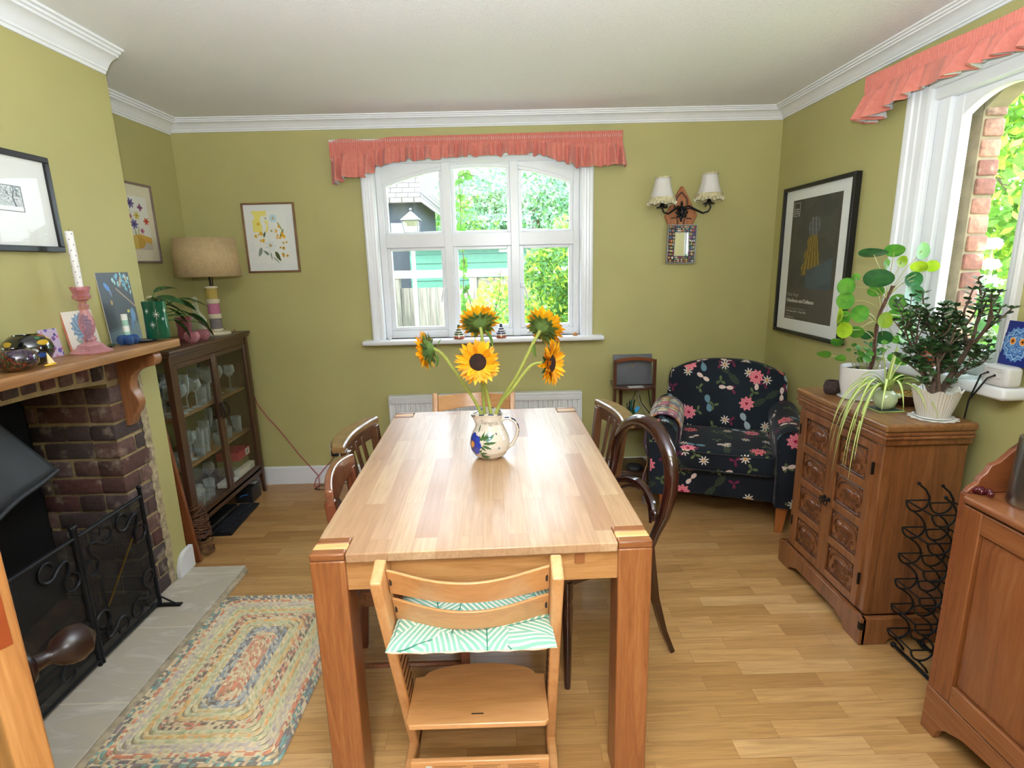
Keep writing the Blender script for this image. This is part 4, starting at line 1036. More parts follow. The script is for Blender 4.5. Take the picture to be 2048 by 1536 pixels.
for k in range(34):
    u = k/33; p = thr(u, 0.0); m.tube([p, (p[0]+rt.uniform(-.01, .01), p[1]+rt.uniform(-.01, .01), p[2]-0.035), (p[0]+rt.uniform(-.015, .015), p[1]+rt.uniform(-.015, .015), p[2]-0.07)], 0.0025, 4)
m.build('fringe', plain('grey_fringe', '6E6A70', 0.9), th_)

# ============================================================ CORNER WHATNOT
WN = wood('dark_whatnot_wood', '4E2A1A', '351A10', 'Z', 0.3, 1.0, 0.3)
WNX = wood('dark_whatnot_wood_cross', '6E3A20', '4A2413', 'X', 0.3, 1.0, 0.3)
wn_ = thing('whatnot', 'narrow dark wooden three tier whatnot against the wall beside the armchair', 'whatnot', (0.825, 3.415, 0))
for sx in (-1, 1): m = MB(); sqleg(m, sx*0.128, 0.0, sx*0.128, 0.0, 0, 0.875, 0.010, 0.010); m.build('post', WN, wn_, bevel=0.002)
m = MB(); sqleg(m, -0.045, 0.20, -0.045, 0.20, 0, 0.72, 0.010, 0.010); m.build('post', WN, wn_, bevel=0.002)
m = MB(); xs = np.linspace(-0.128, 0.128, 15); tp = lambda x: 0.875+0.018*math.cos(x/0.128*PI/2)**0.8
m.prism([(x, tp(x)) for x in xs] + [(x, tp(x)-0.022) for x in xs[::-1]], -0.009, 0.009, 'Y'); m.build('arched_top_rail', WNX, wn_, bevel=0.002)
for z in (0.70, 0.44, 0.135):
    m = MB(); pts = [(-0.135, -0.004), (0.135, -0.004), (0.12, 0.21), (-0.12, 0.21)]
    fr = [(0.135*math.cos(a), -0.004-0.055*math.sin(a)) for a in np.linspace(0, PI, 15)]
    m.prism([(0.12, 0.2), (-0.12, 0.2)] + fr[::-1], z-0.014, z, 'Z'); m.build('shelf', WN, wn_, bevel=0.003)
m = MB(); m.box(-0.118, 0.118, 0.0, 0.012, 0.10, 0.122); m.build('lower_rail', WN, wn_)
m = MB(); m.rbox(-0.136, 0.118, -0.008, 0.008, 0.0, 0.20, 0.003); sc = m.build('grey_panel', plain('grey_plastic', '58595E', 0.5, var=0.05)); sc.location = (0.83, 3.46, 0.7008); sc.rotation_euler = (math.radians(-4), 0, 0)
sc.name = 'box_file'; tag(sc, 'flat grey box standing upright on the whatnot with a round finger hole', 'box')
m = MB(); m.lathe([(0.004, 0), (0.0085, 0), (0.009, 0.002), (0.004, 0.002)], 16, T(-0.010, -0.009, 0.125) @ RX(PI/2), closed=True); m.build('finger_ring', plain('ring_metal', 'D8D2C4', 0.25, 1.0), sc)
m = MB(); m.rbox(-0.055, 0.045, -0.03, 0.02, 0, 0.003, 0.001); pp = m.build('leaflet', plain('leaflet_paper', 'B9B9B4', 0.5)); pp.location = (0.83, 3.395, 0.7005); pp.rotation_euler = (0, 0, 0.1); tag(pp, 'pale leaflet lying on the top shelf of the whatnot', 'leaflet')
# green boot pen pot
GB = plain('green_glazed_boot', '2F5A22', 0.12, var=0.2, scale=25, coat=0.8)
bt = thing('boot_pen_pot', 'green glazed boot shaped pen pot on the whatnot', 'pen pot', (0.800, 3.40, 0.4405))
m = MB(); secs = [(0.0, 0.0, 0.030, 0.026, 0.0), (0, 0, 0.031, 0.028, 0.02), (0, 0, 0.029, 0.027, 0.05), (-0.002, 0, 0.027, 0.026, 0.08), (-0.003, 0, 0.029, 0.028, 0.098)]
m.lathe([(0.03, 0), (0.031, 0.01), (0.030, 0.04), (0.027, 0.07), (0.029, 0.10), (0.030, 0.104), (0.026, 0.104), (0.024, 0.07)], 20, cap=True)
m.ell((0.042, 0, 0.018), (0.042, 0.027, 0.020), 18, 10); m.ell((0.025, 0, 0.035), (0.03, 0.024, 0.022), 14, 8)
m.box(-0.03, 0.075, -0.02, 0.02, 0, 0.008); m.build('boot', GB, bt, bevel=0.003)
for k, (dx, dy, c_, r, h) in enumerate(((-0.018, 0.0, '2B2B2F', 0.004, 0.135), (-0.008, -0.01, '1C1C22', 0.0045, 0.15), (0.004, 0.004, '1E5A4A', 0.006, 0.155), (0.012, -0.008, '202024', 0.005, 0.158))):
    m = MB(); m.lathe([(r*0.3, -h*0.5), (r, -h*0.45), (r, h*0.45), (r*0.7, h*0.5)], 10, RY(0.08*(k-1.2)) @ T(0, 0, 0)); p = m.build('pen', plain('pen_'+c_, c_, 0.3)); p.location = (0.800+dx, 3.40+dy, 0.4405+0.02+h*0.5)
    tag(p, ('grey pen leaning at the left edge of the green boot pot', 'black pen with white tip in the green boot pot', 'dark green marker pen in the green boot pot', 'black marker pen at the right edge of the green boot pot')[k], 'pen', 'pens in the boot pot')
m = MB(); m.rbox(-0.012, 0.012, -0.003, 0.003, -0.015, 0.03, 0.002, RY(0.5)); p = m.build('blue_tag', plain('bright_blue_plastic', '3B9FD8', 0.4)); p.location = (0.836, 3.398, 0.54); p.name = 'blue_clip'; tag(p, 'bright blue clip on the toe side of the boot pot', 'clip')
m = MB(); m.lathe([(0.0, 0.0), (0.05, 0.0), (0.056, 0.012), (0.045, 0.028), (0.02, 0.036), (0, 0.037)], 24); p = m.build('speaker_puck', plain('charcoal_rubber', '24252A', 0.6, bump=0.3)); p.name = 'smart_speaker'; p.location = (0.835, 3.40, 0.1355); tag(p, 'round charcoal speaker on the lowest shelf of the whatnot', 'speaker')
m = MB(); CB = plain('black_cable', '16161A', 0.5, var=0); 
m.tube([(0.86, 3.47, 0.68), (0.84, 3.50, 0.60), (0.80, 3.52, 0.50), (0.79, 3.50, 0.46)], 0.0025, 6); m.tube([(0.86, 3.48, 0.68), (0.90, 3.52, 0.56), (0.98, 3.56, 0.46), (1.06, 3.58, 0.30), (1.08, 3.6, 0.1)], 0.0028, 6); m.tube([(0.93, 3.48, 0.68), (0.96, 3.52, 0.55), (1.02, 3.56, 0.42), (1.05, 3.58, 0.3)], 0.0028, 6)
tag(m.build('black_leads', CB), 'black electric leads hanging behind the whatnot', 'cable')
m = MB(); m.tube([(0.865, 3.46, 0.68), (0.88, 3.51, 0.58), (0.94, 3.54, 0.49), (1.03, 3.57, 0.40), (1.07, 3.59, 0.2)], 0.003, 6); tag(m.build('white_lead', plain('white_cable', 'C9C2B4', 0.5)), 'off white electric lead looping behind the whatnot', 'cable')

# ============================================================ CARVED CABINET
ACX = wood('carved_cabinet_wood', '845230', '5E361C', 'Z', 0.33, 0.8, 0.35, knots=False, c3='90603A')
ACT = wood('cabinet_top_wood', '8C6038', '6A4424', 'Y', 0.28, 0.8, 0.45, c3='9A6E44')
ACD = plain('dark_carving_wood', '64381E', 0.35, var=0.22, scale=26, coat=0.3, bump=0.4, bscale=90)  # carved panels a darker brown than the rest of the cabinet
IRN = plain('black_iron_fitting', '1B1815', 0.5, 0.6)
X0, X1, Ya, Yb, ZT = 1.360, 1.700, 1.845, 2.465, 0.897
kb = thing('carved_cabinet', 'brown wooden cabinet with eight carved animal panels in its two doors, under the plants', 'cabinet', (X0, Ya, 0))
D_, W_ = X1-X0, Yb-Ya
m = MB(); m.rbox(0, D_, 0, W_, ZT-0.030, ZT, 0.010, seg=3); m.build('top', ACT, kb)
m = MB(); m.rbox(0.006, D_-0.006, 0.006, W_-0.006, ZT-0.046, ZT-0.030, 0.005); m.rbox(0.002, D_-0.004, 0.002, W_-0.004, ZT-0.058, ZT-0.046, 0.005); m.rbox(0.010, D_-0.008, 0.012, W_-0.012, ZT-0.082, ZT-0.058, 0.004); m.build('top_moulding', ACX, kb)
bx, by = 0.022, 0.025
m = MB(); m.box(bx, D_-0.01, by, W_-by, 0.11, ZT-0.08); bd = m.build('body', ACX, kb, bevel=0.003)
m = MB(); m.box(bx-0.004, bx+0.03, by-0.001, by+0.04, 0.12, ZT-0.085); m.box(bx-0.004, bx+0.03, W_-by-0.04, W_-by+0.001, 0.12, ZT-0.085); m.build('corner_stile', ACX, kb, bevel=0.003)
# plinth with bracket feet
m = MB()
def bracket(L): return [(0, 0), (0, 0.115), (L, 0.115), (L, 0), (L-0.10, 0), (L-0.11, 0.022), (L-0.145, 0.034), (L-0.17, 0.045), (0.17, 0.045), (0.145, 0.034), (0.11, 0.022), (0.10, 0)]
m.prism(bracket(W_+0.02), -0.008, 0.016, 'X', T(0, -0.01, 0)); m.prism(bracket(D_), -0.010, 0.014, 'Y', T(0, 0, 0)); m.prism(bracket(D_), W_-0.014, W_+0.010, 'Y')
m.build('plinth', ACX, kb, bevel=0.003)
m = MB(); m.box(-0.010, 0.010, -0.0115, 0.004, 0.068, 0.098); m.build('plinth_peg', IRN, kb)
dz0, dz1 = 0.125, ZT-0.09; dw = (W_-2*by-0.07)/2
def animal(mb, cx, cz, s, flip, kind):
    f = -1 if flip else 1
    P = lambda x, z, rx, rz, ry=0.008: mb.ell((0.0, cx+f*x*s, cz+z*s), (ry*0.9, rx*s, rz*s), 12, 8)
    P(0, 0.0, 0.040, 0.024); 
    for lx in (-0.028, -0.012, 0.014, 0.028): P(lx, -0.026, 0.0065, 0.020, 0.006)
    P(0.040, 0.012, 0.018, 0.017, 0.010)
    if kind: P(0.055, -0.004, 0.005, 0.018, 0.007); P(0.034, 0.012, 0.010, 0.013, 0.012)
    else: P(0.052, 0.02, 0.012, 0.007, 0.008); P(0.044, 0.030, 0.003, 0.010, 0.006)
    P(-0.042, 0.004, 0.004, 0.014, 0.005)
for d_ in range(2):
    y0 = by+0.034+d_*(dw+0.002); y1 = y0+dw
    dr = MB(); fx = bx-0.014; st_ = 0.034
    dr.box(fx, bx, y0, y0+st_, dz0, dz1); dr.box(fx, bx, y1-st_, y1, dz0, dz1)
    ph_ = (dz1-dz0-0.03)/4
    for k in range(5):
        z = dz0+k*ph_; dr.box(fx, bx, y0+st_, y1-st_, z, z+0.032)
    dr.box(bx-0.003, bx, y0, y1, dz0, dz1)
    door = dr.build('door', ACX, kb, bevel=0.002)
    for k in range(4):
        z0 = dz0+k*ph_+0.032; z1 = dz0+(k+1)*ph_; ym0, ym1 = y0+st_, y1-st_; M = T(bx-0.006, 0, 0); pm = MB()
        # moulded edge and arch
        for (e0, x_) in ((0.0, 0.005), (0.007, 0.003)):
            pm.tube([(-0.0-x_*0.5, ym0+e0, z0+e0), (-x_*0.5, ym1-e0, z0+e0), (-x_*0.5, ym1-e0, z1-e0), (-x_*0.5, ym0+e0, z1-e0)], 0.0035, 6, closed=True, M=M)
        yc, zc = (ym0+ym1)/2, z0+0.052; ra = (ym1-ym0)/2-0.018
        pm.tube([(-0.002, yc+ra*math.cos(a), z0+0.062+(z1-z0-0.085)*max(0, math.sin(a))**0.7) for a in np.linspace(0, PI, 15)], 0.0045, 6, M=M)
        for q in range(5): pm.ell((-0.001, ym0+0.02+q*(ym1-ym0-0.04)/4, z0+0.016), (0.006, 0.009, 0.006), 8, 5, M)
        for sgn in (-1, 1): pm.ell((0, yc+sgn*(ra+0.004), z1-0.022), (0.005, 0.007, 0.012), 8, 5, M); pm.ell((0, yc+sgn*ra*0.7, z0+0.04), (0.006, 0.006, 0.010), 8, 5, M)
        am = MB(); animal(pm, yc, z0+0.062, min(ra/0.062, 1.1), (k+d_) % 2 == 0, (k*2+d_) % 3 != 0)
        # the animals sit on the recessed board
        b0 = len(pm.v)
        pm.v = [(q[0]+(bx-0.003 if abs(q[0]) < 0.0125 else 0), q[1], q[2]) for q in pm.v]
        pm.build('carved_panel', ACD, door)
    m = MB(); ysd = y1-0.014 if d_ == 0 else y0+0.014; zh = (dz0+dz1)/2+0.01
    m.lathe([(0.010, 0), (0.010, 0.003), (0.004, 0.006), (0.004, 0.012), (0.008, 0.016), (0.006, 0.022), (0, 0.024)], 12, T(fx, ysd, zh) @ RY(-PI/2)); m.tube([(fx-0.016+0.0, ysd+0.011*math.sin(a), zh-0.014+0.013*math.cos(a)) for a in np.linspace(0, 2*PI, 14)[:-1]], 0.0022, 6, closed=True)
    m.build('ring_handle', IRN, door)
    for zz in (dz0+0.10, dz1-0.12):
        m = MB(); yh = y0-0.001 if d_ == 0 else y1+0.001; m.rbox(fx-0.004, fx+0.006, yh-0.004, yh+0.004, zz, zz+0.05, 0.002); m.build('hinge', IRN, door)

# ============================================================ WINE RACK
wr = thing('wine_rack', 'black wrought iron wave shaped wine rack between the two wooden cabinets', 'wine rack', (1.468, 1.700, 0), math.radians(0))
WI = plain('black_wire', '202225', 0.4, 0.5, var=0.05)
for yi, y in enumerate((-0.03, 0.09)):
    m = MB()
    for c_ in range(2):
        x0 = 0.0+c_*0.088; zo = 0.0 if c_ == 0 else -0.012
        top = 0.632+zo
        m.tube([(x0-0.005, y, top+0.062), (x0+0.022, y, top+0.040), (x0+0.040, y, top+0.012), (x0+0.042, y, top-0.010)], 0.004, 6); m.ell((x0-0.005, y, top+0.064), 0.0065, 8, 5)
        for k in range(6):
            z = top-k*0.105
            q = [(x0-0.042*math.cos(a), y, z-0.044*math.sin(a)) for a in np.linspace(0, PI, 13)]
            m.tube(q, 0.0038, 6)
            if k < 5: m.tube([(x0-0.012, y, z-0.042), (x0+0.018, y, z-0.066), (x0+0.036, y, z-0.090), (x0+0.042, y, z-0.115)], 0.0038, 6)
            m.tube([(x0-0.042, y, z), (x0+0.046, y, z-0.001)], 0.0032, 5)
    m.tube([(-0.01, y, 0.062), (0.02, y, 0.03), (0.03, y, 0.012)], 0.004, 6); m.tube([(0.078, y, 0.05), (0.10, y, 0.02), (0.11, y, 0.012)], 0.004, 6)
    m.build('wave_frame', WI, wr)
m = MB()
for k in range(6):
    z = 0.632-k*0.105
    for x0 in (-0.042, 0.130): m.tube([(x0, -0.03, z-(0.012 if x0 > 0 else 0)), (x0, 0.09, z-(0.012 if x0 > 0 else 0))], 0.0032, 5)
m.build('cross_ties', WI, wr)
for x0 in (0.012, 0.125): m = MB(); m.tube([(x0, -0.10, 0.011), (x0, 0.0, 0.014), (x0, 0.115, 0.011)], 0.0065, 8); m.ell((x0, -0.102, 0.012), 0.011, 10, 6); m.ell((x0, 0.118, 0.012), 0.011, 10, 6); m.build('floor_runner', WI, wr)
wr.rotation_euler = (0, 0, 0)

# ============================================================ PINE CUPBOARD
PIN = wood('orange_pine', '864E2A', '6A381E', 'Z', 0.38, 0.7, 0.25, knots=True, c3='92603A')
PINY = wood('orange_pine_rail', '8A5430', '6E3E22', 'Y', 0.38, 0.7, 0.25, knots=True, c3='94643C')
PINX = wood('orange_pine_side', '844A2A', '68361E', 'X', 0.38, 0.7, 0.25, knots=True)
pc = thing('pine_cupboard', 'orange pine cupboard with panelled door at right edge, steel cylinder on top', 'cupboard', (1.322, 0.72, 0))
PW, PD, PH = 0.745, 0.44, 0.815
m = MB(); m.box(0.0, PD, PW-0.022, PW, 0, PH); 
pp_ = [(0.0, PH), (0.012, PH+0.018), (0.030, PH+0.030), (0.034, PH+0.046), (0.052, PH+0.062), (0.062, PH+0.085), (0.085, PH+0.094), (0.12, PH+0.13), (0.16, PH+0.16), (0.20, PH+0.20), (0.25, PH+0.23), (PD, PH+0.25), (PD, PH)]
m.prism(pp_, PW-0.020, PW-0.002, 'Y'); m.build('end_panel', PINX, pc, bevel=0.003)
m = MB(); m.box(0.0, PD, 0, 0.022, 0, PH); m.prism(pp_, 0.002, 0.020, 'Y'); m.build('end_panel', PINX, pc, bevel=0.003)
m = MB(); m.rbox(-0.012, PD, 0.022, PW-0.022, PH-0.024, PH, 0.009, seg=3); m.build('top', PINY, pc)
m = MB(); m.box(PD-0.012, PD, 0.02, PW-0.02, 0.10, PH+0.2); m.box(0.02, PD, 0.02, PW-0.02, 0.10, 0.12); m.build('carcase_back', PIN, pc)
m = MB(); aw_ = PW
m.prism([(0.0, 0), (0.0, 0.155), (PW, 0.155), (PW, 0), (PW-0.055, 0), (PW-0.065, 0.035), (PW-0.09, 0.06), (PW-0.15, 0.085), (PW-0.24, 0.095), (0.24, 0.095), (0.15, 0.085), (0.09, 0.06), (0.065, 0.035), (0.055, 0)], -0.004, 0.016, 'X'); m.build('apron', PINY, pc, bevel=0.003)
fx = -0.006; y0, y1, z0, z1 = 0.026, PW-0.026, 0.16, PH-0.030; sw = 0.062
m = MB(); m.box(fx, fx+0.02, y0, y0+sw, z0, z1); m.box(fx, fx+0.02, y1-sw, y1, z0, z1); m.box(fx+0.012, fx+0.018, y0+sw, y1-sw, z0+sw, z1-sw); door = m.build('door', PIN, pc, bevel=0.003)
m = MB(); m.box(fx, fx+0.02, y0+sw, y1-sw, z1-sw, z1); m.box(fx, fx+0.02, y0+sw, y1-sw, z0, z0+sw); m.build('door_rail', PINY, door, bevel=0.003)
m = MB(); pass
yy0, yy1, zz0, zz1 = y0+sw+0.028, y1-sw-0.028, z0+sw+0.028, z1-sw-0.028
m.add([(fx+0.010, y0+sw+0.006, z0+sw+0.006), (fx+0.010, y1-sw-0.006, z0+sw+0.006), (fx+0.010, y1-sw-0.006, z1-sw-0.006), (fx+0.010, y0+sw+0.006, z1-sw-0.006), (fx+0.003, yy0, zz0), (fx+0.003, yy1, zz0), (fx+0.003, yy1, zz1), (fx+0.003, yy0, zz1)],
      [(0, 3, 7, 4)[::-1], (0, 4, 5, 1)[::-1], (1, 5, 6, 2)[::-1], (2, 6, 7, 3)[::-1], (4, 7, 6, 5)[::-1]])
m.build('door_panel', PIN, door)
# ============================================================ MANTEL AND FIREPLACE THINGS
MANT = wood('mantel_pine', 'A97A4A', '8B5E34', 'Y', 0.42, 0.8, 0.1, c3='B58A5A')
MANZ = wood('mantel_bracket_pine', '9A6640', '7E4E2E', 'Z', 0.4, 0.8, 0.15, c3='B07446')
mt = thing('mantel_shelf', 'wooden mantel shelf on scrolled brackets above the brick fireplace', 'mantel shelf', (XC, 0.95, 1.17))
m = MB(); m.rbox(0.001, 0.188, 0, 1.49, 0, 0.035, 0.005); m.build('shelf_board', MANT, mt)
def brk(yc):
    m = MB(); pts = [(0.0, 0.0), (0.150, 0.0)]
    pts += [(0.150+0.024*math.sin(a), -0.030+0.030*math.cos(a)) for a in np.linspace(0.15, PI, 9)]
    pts += [(0.115, -0.068), (0.085, -0.080), (0.062, -0.100), (0.052, -0.130), (0.050, -0.155), (0.058, -0.175), (0.070, -0.200), (0.072, -0.225), (0.060, -0.255), (0.040, -0.275), (0.034, -0.300), (0.018, -0.318), (0.0, -0.322)]
    m.prism(pts, yc-0.024, yc+0.024, 'Y'); m.build('bracket', MANZ, mt, bevel=0.004)
brk(1.345); brk(0.20)
zt = 1.2055
def sit(o, x, y, z=zt, rz=0): o.location = (x, y, z); o.rotation_euler = (0, 0, rz); return o
# marbled bowls
MG = NT('marbled_black_glass'); v = MG.coord(); vo = MG.N('TexVoronoi'); MG.l.new(MG.mapping(v, (26, 26, 60), rot=(0.6, 0.3, 0)), vo.inputs['Vector']); vo.inputs['Scale'].default_value = 1.0
cr = MG.sep(vo.outputs['Color'])[0]; MG.base(MG.mix(MG.ramp(vo.outputs['Distance'], ((0.45, (1, 1, 1)), (0.55, (0, 0, 0)))), '0B0B0F', MG.ramp(cr, ((0.0, '0C0D12'), (0.28, '16181E'), (0.34, 'C8A21E'), (0.6, 'A03020'), (0.72, 'C9D3DC'), (0.8, '2E7A3C'), (0.9, '2A4E9A')), 'CONSTANT')))
MG.rough(0.05); MG.p.inputs['Coat Weight'].default_value = 1.0
MG2 = NT('speckled_dark_glass'); v = MG2.coord(); vo = MG2.N('TexVoronoi'); MG2.l.new(v, vo.inputs['Vector']); vo.inputs['Scale'].default_value = 170
nf = MG2.noise(v, 26, 3); c = MG2.ramp(nf, ((0.34, '3E2A1C'), (0.42, '5A3A6A'), (0.5, '3A4A3A'), (0.58, '8A2E22'), (0.64, '2C5A34'), (0.72, '7A6A2A')), 'LINEAR')
MG2.base(MG2.mix(MG2.ramp(vo.outputs['Distance'], ((0.30, (0, 0, 0)), (0.5, (0.7, 0.7, 0.7)))), c, '0E0E10')); MG2.rough(0.08); MG2.p.inputs['Coat Weight'].default_value = 1.0
def bowl(R, H, mat): m = MB(); m.lathe([(0, 0), (R*0.45, 0), (R*0.8, H*0.16), (R*0.98, H*0.4), (R, H*0.58), (R*0.9, H*0.82), (R*0.62, H*0.99), (R*0.56, H), (R*0.55, H*0.97), (R*0.8, H*0.8), (R*0.9, H*0.55), (R*0.4, H*0.06), (0, H*0.05)], 36); return m.build('glass_bowl', mat)
tag(sit(bowl(0.068, 0.100, MG.m), -1.583, 1.800), 'larger rounded black art glass bowl with coloured streaks on the mantel shelf', 'bowl')
tag(sit(bowl(0.057, 0.070, MG2.m), -1.530, 1.688), 'smaller speckled dark glass bowl at the left end of the mantel shelf', 'bowl')
YG = plain('amber_yellow_glass', 'E8B92E', 0.1, coat=0.6); o = thing('glass_sailing_boat', 'tiny yellow glass sailing boat in front of the black bowls', 'ornament', (-1.500, 1.775, zt))
m = MB(); m.ell((0, 0, 0.004), (0.009, 0.026, 0.005), 14, 6); m.build('hull', YG, o)
m = MB(); m.add([(0, -0.012, 0.008), (0, 0.014, 0.008), (0, -0.008, 0.045), (0.004, -0.012, 0.008), (0.004, 0.014, 0.008), (0.002, -0.008, 0.045)], [(0, 1, 2), (3, 5, 4), (0, 3, 4, 1), (1, 4, 5, 2), (2, 5, 3, 0)]); m.build('sail', plain('cream_yellow_glass', 'F0D890', 0.15), o)
# leaning cards
def card(name, label, cat, y, w_, h, lean, x, mats, th=0.003, paint=None, nx=1, nz=1, rz=0.0):
    m = MB(); 
    m.m = 1; m.box(-th, 0.0, -w_/2, w_/2, 0, h); m.m = 0
    def fn(u, v): return (0.0006, -w_/2+w_*u, h*v)
    n0 = len(m.f); m.grid(fn, nx, nz)
    if paint:
        for j in range(nz):
            for i in range(nx): m.c[n0+j*nx+i] = lin(paint((i+0.5)/nx, (j+0.5)/nz)) if isinstance(paint((i+0.5)/nx, (j+0.5)/nz), str) else paint((i+0.5)/nx, (j+0.5)/nz)
    o = m.build(name, mats, smooth=False); o.location = (x, y, zt); o.rotation_euler = (0, -lean, rz); return tag(o, label, cat)
CARD = vcol('printed_card', 0.35); CW = plain('card_white_edge', 'E2DED6', 0.6, var=0)
rc = random.Random(21)
spots1 = [(rc.random(), rc.random(), rc.uniform(0.04, 0.10), rc.choice(['6E4A9A', '8A4A6A', '3A3A8A', 'C070A0', '5A5AA8'])) for _ in range(26)]
def p_dots(u, v):
    for (a, b, r, c_) in spots1:
        if math.hypot(u-a, (v-b)*1.15) < r: return c_
    return 'C9BCD4' if (int(u*30)+int(v*30)) % 3 else 'B9A9C9'
card('postcard', 'small leaning postcard with purple and blue dots', 'card', 1.965, 0.082, 0.102, 0.12, -1.637, [CARD, CW], 0.001, p_dots, 40, 50)
def p_flower(u, v):
    dx, dy = (u-0.56), (v-0.58)*1.05; r = math.hypot(dx, dy); a = math.atan2(dy, dx)
    if r < 0.07: return 'CFD8DA' if r > 0.045 else '56788E'
    if r < 0.36+0.035*math.cos(a*16): return ['6E8BA6', '8CA6BC', '5C7C9C'][int((a*16/PI+r*20)) % 3]
    if abs((u-0.35)-(0.3-v)*0.5) < 0.02 and v < 0.3: return '6E7A72'
    if leaf_in(u, v, 0.38, 0.18, 2.4, 0.25, 0.04) or leaf_in(u, v, 0.42, 0.14, 0.7, 0.25, 0.04): return '8E9A8C'
    return 'E6DFD2' if (int(u*60)*7+int(v*60)*3) % 5 else 'D6C9B4'
card('picture_tile', 'leaning white tile with large blue-grey flower and pink edge', 'tile', 2.118, 0.150, 0.155, 0.13, -1.632, [CARD, plain('salmon_tile_edge', 'D98A74', 0.5)], 0.008, p_flower, 76, 76)
bl = [(rc.uniform(0.30, 0.98), rc.uniform(0.70, 0.99)) for _ in range(60)]
def p_birds(u, v):
    if math.hypot((u-0.24)/1.7, v-0.80+(u-0.24)*0.5) < 0.045: return '5C8FD0'
    if leaf_in(u, v, 0.28, 0.80, -1.2, 0.16, 0.02): return '8A8FC0'
    cx = 0.42+(0.97-v)*0.9
    for (a, b) in bl:
        a2 = 0.45+(a-0.3)*0.75; b2 = 0.70+(b-0.7)*0.98
        if math.hypot(u-a2, (v-b2)*0.8) < 0.022 and abs(b2-(1.02-(a2-0.4)*0.38)) < 0.13: return ['7FC4D8', 'A9D9DC', 'C0A890', '6FAFC8'][int(a*97) % 4]
    if abs(v-(1.05-u*0.55)) < 0.012 and u > 0.5: return 'B79A86'
    if math.hypot(u-0.86, (v-0.38)*0.7) < 0.07: return '6F9AC4'
    if leaf_in(u, v, 0.84, 0.40, -1.9, 0.28, 0.04): return '5C86B8'
    if math.hypot((u-0.74)/2, v-0.44) < 0.022: return 'D9D07A'
    if math.hypot(u-0.28, (v-0.58)*0.8) < 0.03: return 'B08A5A'
    if abs(math.sin(u*22+v*9)) < 0.18 and 0.14 < v < 0.34 and u > 0.35: return '8E9A6A'
    if v < 0.16+0.1*u: return '6A7E88'
    if v < 0.2+0.1*u: return '56636E'
    return '4A505A'
card('greeting_card', 'tall dark grey leaning card with blue birds and blossom', 'card', 2.350, 0.195, 0.295, 0.06, -1.634, [CARD, CW], 0.002, p_birds, 90, 130)
# pink glass candlestick with dotted candle
PG = NT('pink_glass'); PG.n.remove(PG.p); tr = PG.N('BsdfTransparent'); tr.inputs[0].default_value = (*lin('F7DDE0'), 1); gl = PG.N('BsdfPrincipled'); gl.inputs['Base Color'].default_value = (*lin('DDA0AA'), 1); gl.inputs['Roughness'].default_value = 0.05; gl.inputs['Specular IOR Level'].default_value = 0.9
mx = PG.N('MixShader'); lw = PG.N('LayerWeight'); lw.inputs[0].default_value = 0.55; PG.l.new(PG.math('ADD', PG.math('MULTIPLY', lw.outputs['Facing'], 0.75), 0.10), mx.inputs[0]); PG.l.new(tr.outputs[0], mx.inputs[1]); PG.l.new(gl.outputs[0], mx.inputs[2]); PG.l.new(mx.outputs[0], PG.out.inputs[0])
def tint_glass(name, tcol, bcol, dens=0.2, edge=0.8):
    g = NT(name); g.n.remove(g.p); tr = g.N('BsdfTransparent'); tr.inputs[0].default_value = (*lin(tcol), 1); gl = g.N('BsdfPrincipled'); gl.inputs['Base Color'].default_value = (*lin(bcol), 1); gl.inputs['Roughness'].default_value = 0.04; gl.inputs['Specular IOR Level'].default_value = 0.9
    mx = g.N('MixShader'); lw = g.N('LayerWeight'); lw.inputs[0].default_value = 0.5; g.l.new(g.math('ADD', g.math('MULTIPLY', lw.outputs['Facing'], edge), dens), mx.inputs[0]); g.l.new(tr.outputs[0], mx.inputs[1]); g.l.new(gl.outputs[0], mx.inputs[2]); g.l.new(mx.outputs[0], g.out.inputs[0]); return g.m
cs = thing('candlestick', 'tall pink pressed glass candlestick holding the dotted candle', 'candlestick', (-1.575, 2.060, zt))
flu = lambda a, z: 1+0.035*math.cos(a*10)
m = MB(); m.lathe([(0.066, 0), (0.068, 0.004), (0.060, 0.010), (0.046, 0.018), (0.040, 0.030), (0.024, 0.038), (0.018, 0.044)], 40, wob=lambda a, z: 1+0.02*math.cos(a*12)); m.build('foot', PG.m, cs)
m = MB(); m.lathe([(0.018, 0.044), (0.022, 0.052), (0.018, 0.060), (0.013, 0.064), (0.020, 0.080), (0.025, 0.100), (0.024, 0.120), (0.017, 0.145), (0.013, 0.160), (0.016, 0.168), (0.018, 0.176), (0.011, 0.182), (0.011, 0.190), (0.020, 0.196)], 40, wob=flu); m.build('stem', PG.m, cs)
m = MB(); m.lathe([(0.014, 0.196), (0.026, 0.200), (0.029, 0.212), (0.024, 0.220), (0.029, 0.236), (0.031, 0.246), (0.027, 0.246), (0.020, 0.222), (0.012, 0.204)], 40, wob=flu, closed=False); m.build('cup', PG.m, cs)
cd = MB(); nA, nZ = 48, 110
for k in range(nZ+1):
    for i in range(nA): a = 2*PI*i/nA; cd.v.append((0.0125*math.cos(a), 0.0125*math.sin(a), 0.212*k/nZ))
for k in range(nZ):
    for i in range(nA):
        ii = i//6; dot = (k % 10 in (4, 5)) and ((i % 12 in (2, 3)) if (k//10) % 2 else (i % 12 in (8, 9)))
        cd.f.append([k*nA+i, k*nA+(i+1) % nA, (k+1)*nA+(i+1) % nA, (k+1)*nA+i]); cd.mi.append(0); cd.c.append(lin('6A5A66') if dot else lin('ECEAE8'))
cd.f.append([nZ*nA+i for i in range(nA)]); cd.mi.append(0); cd.c.append(lin('ECEAE8')); cd.f.append(list(range(nA-1, -1, -1))); cd.mi.append(0); cd.c.append(lin('ECEAE8'))
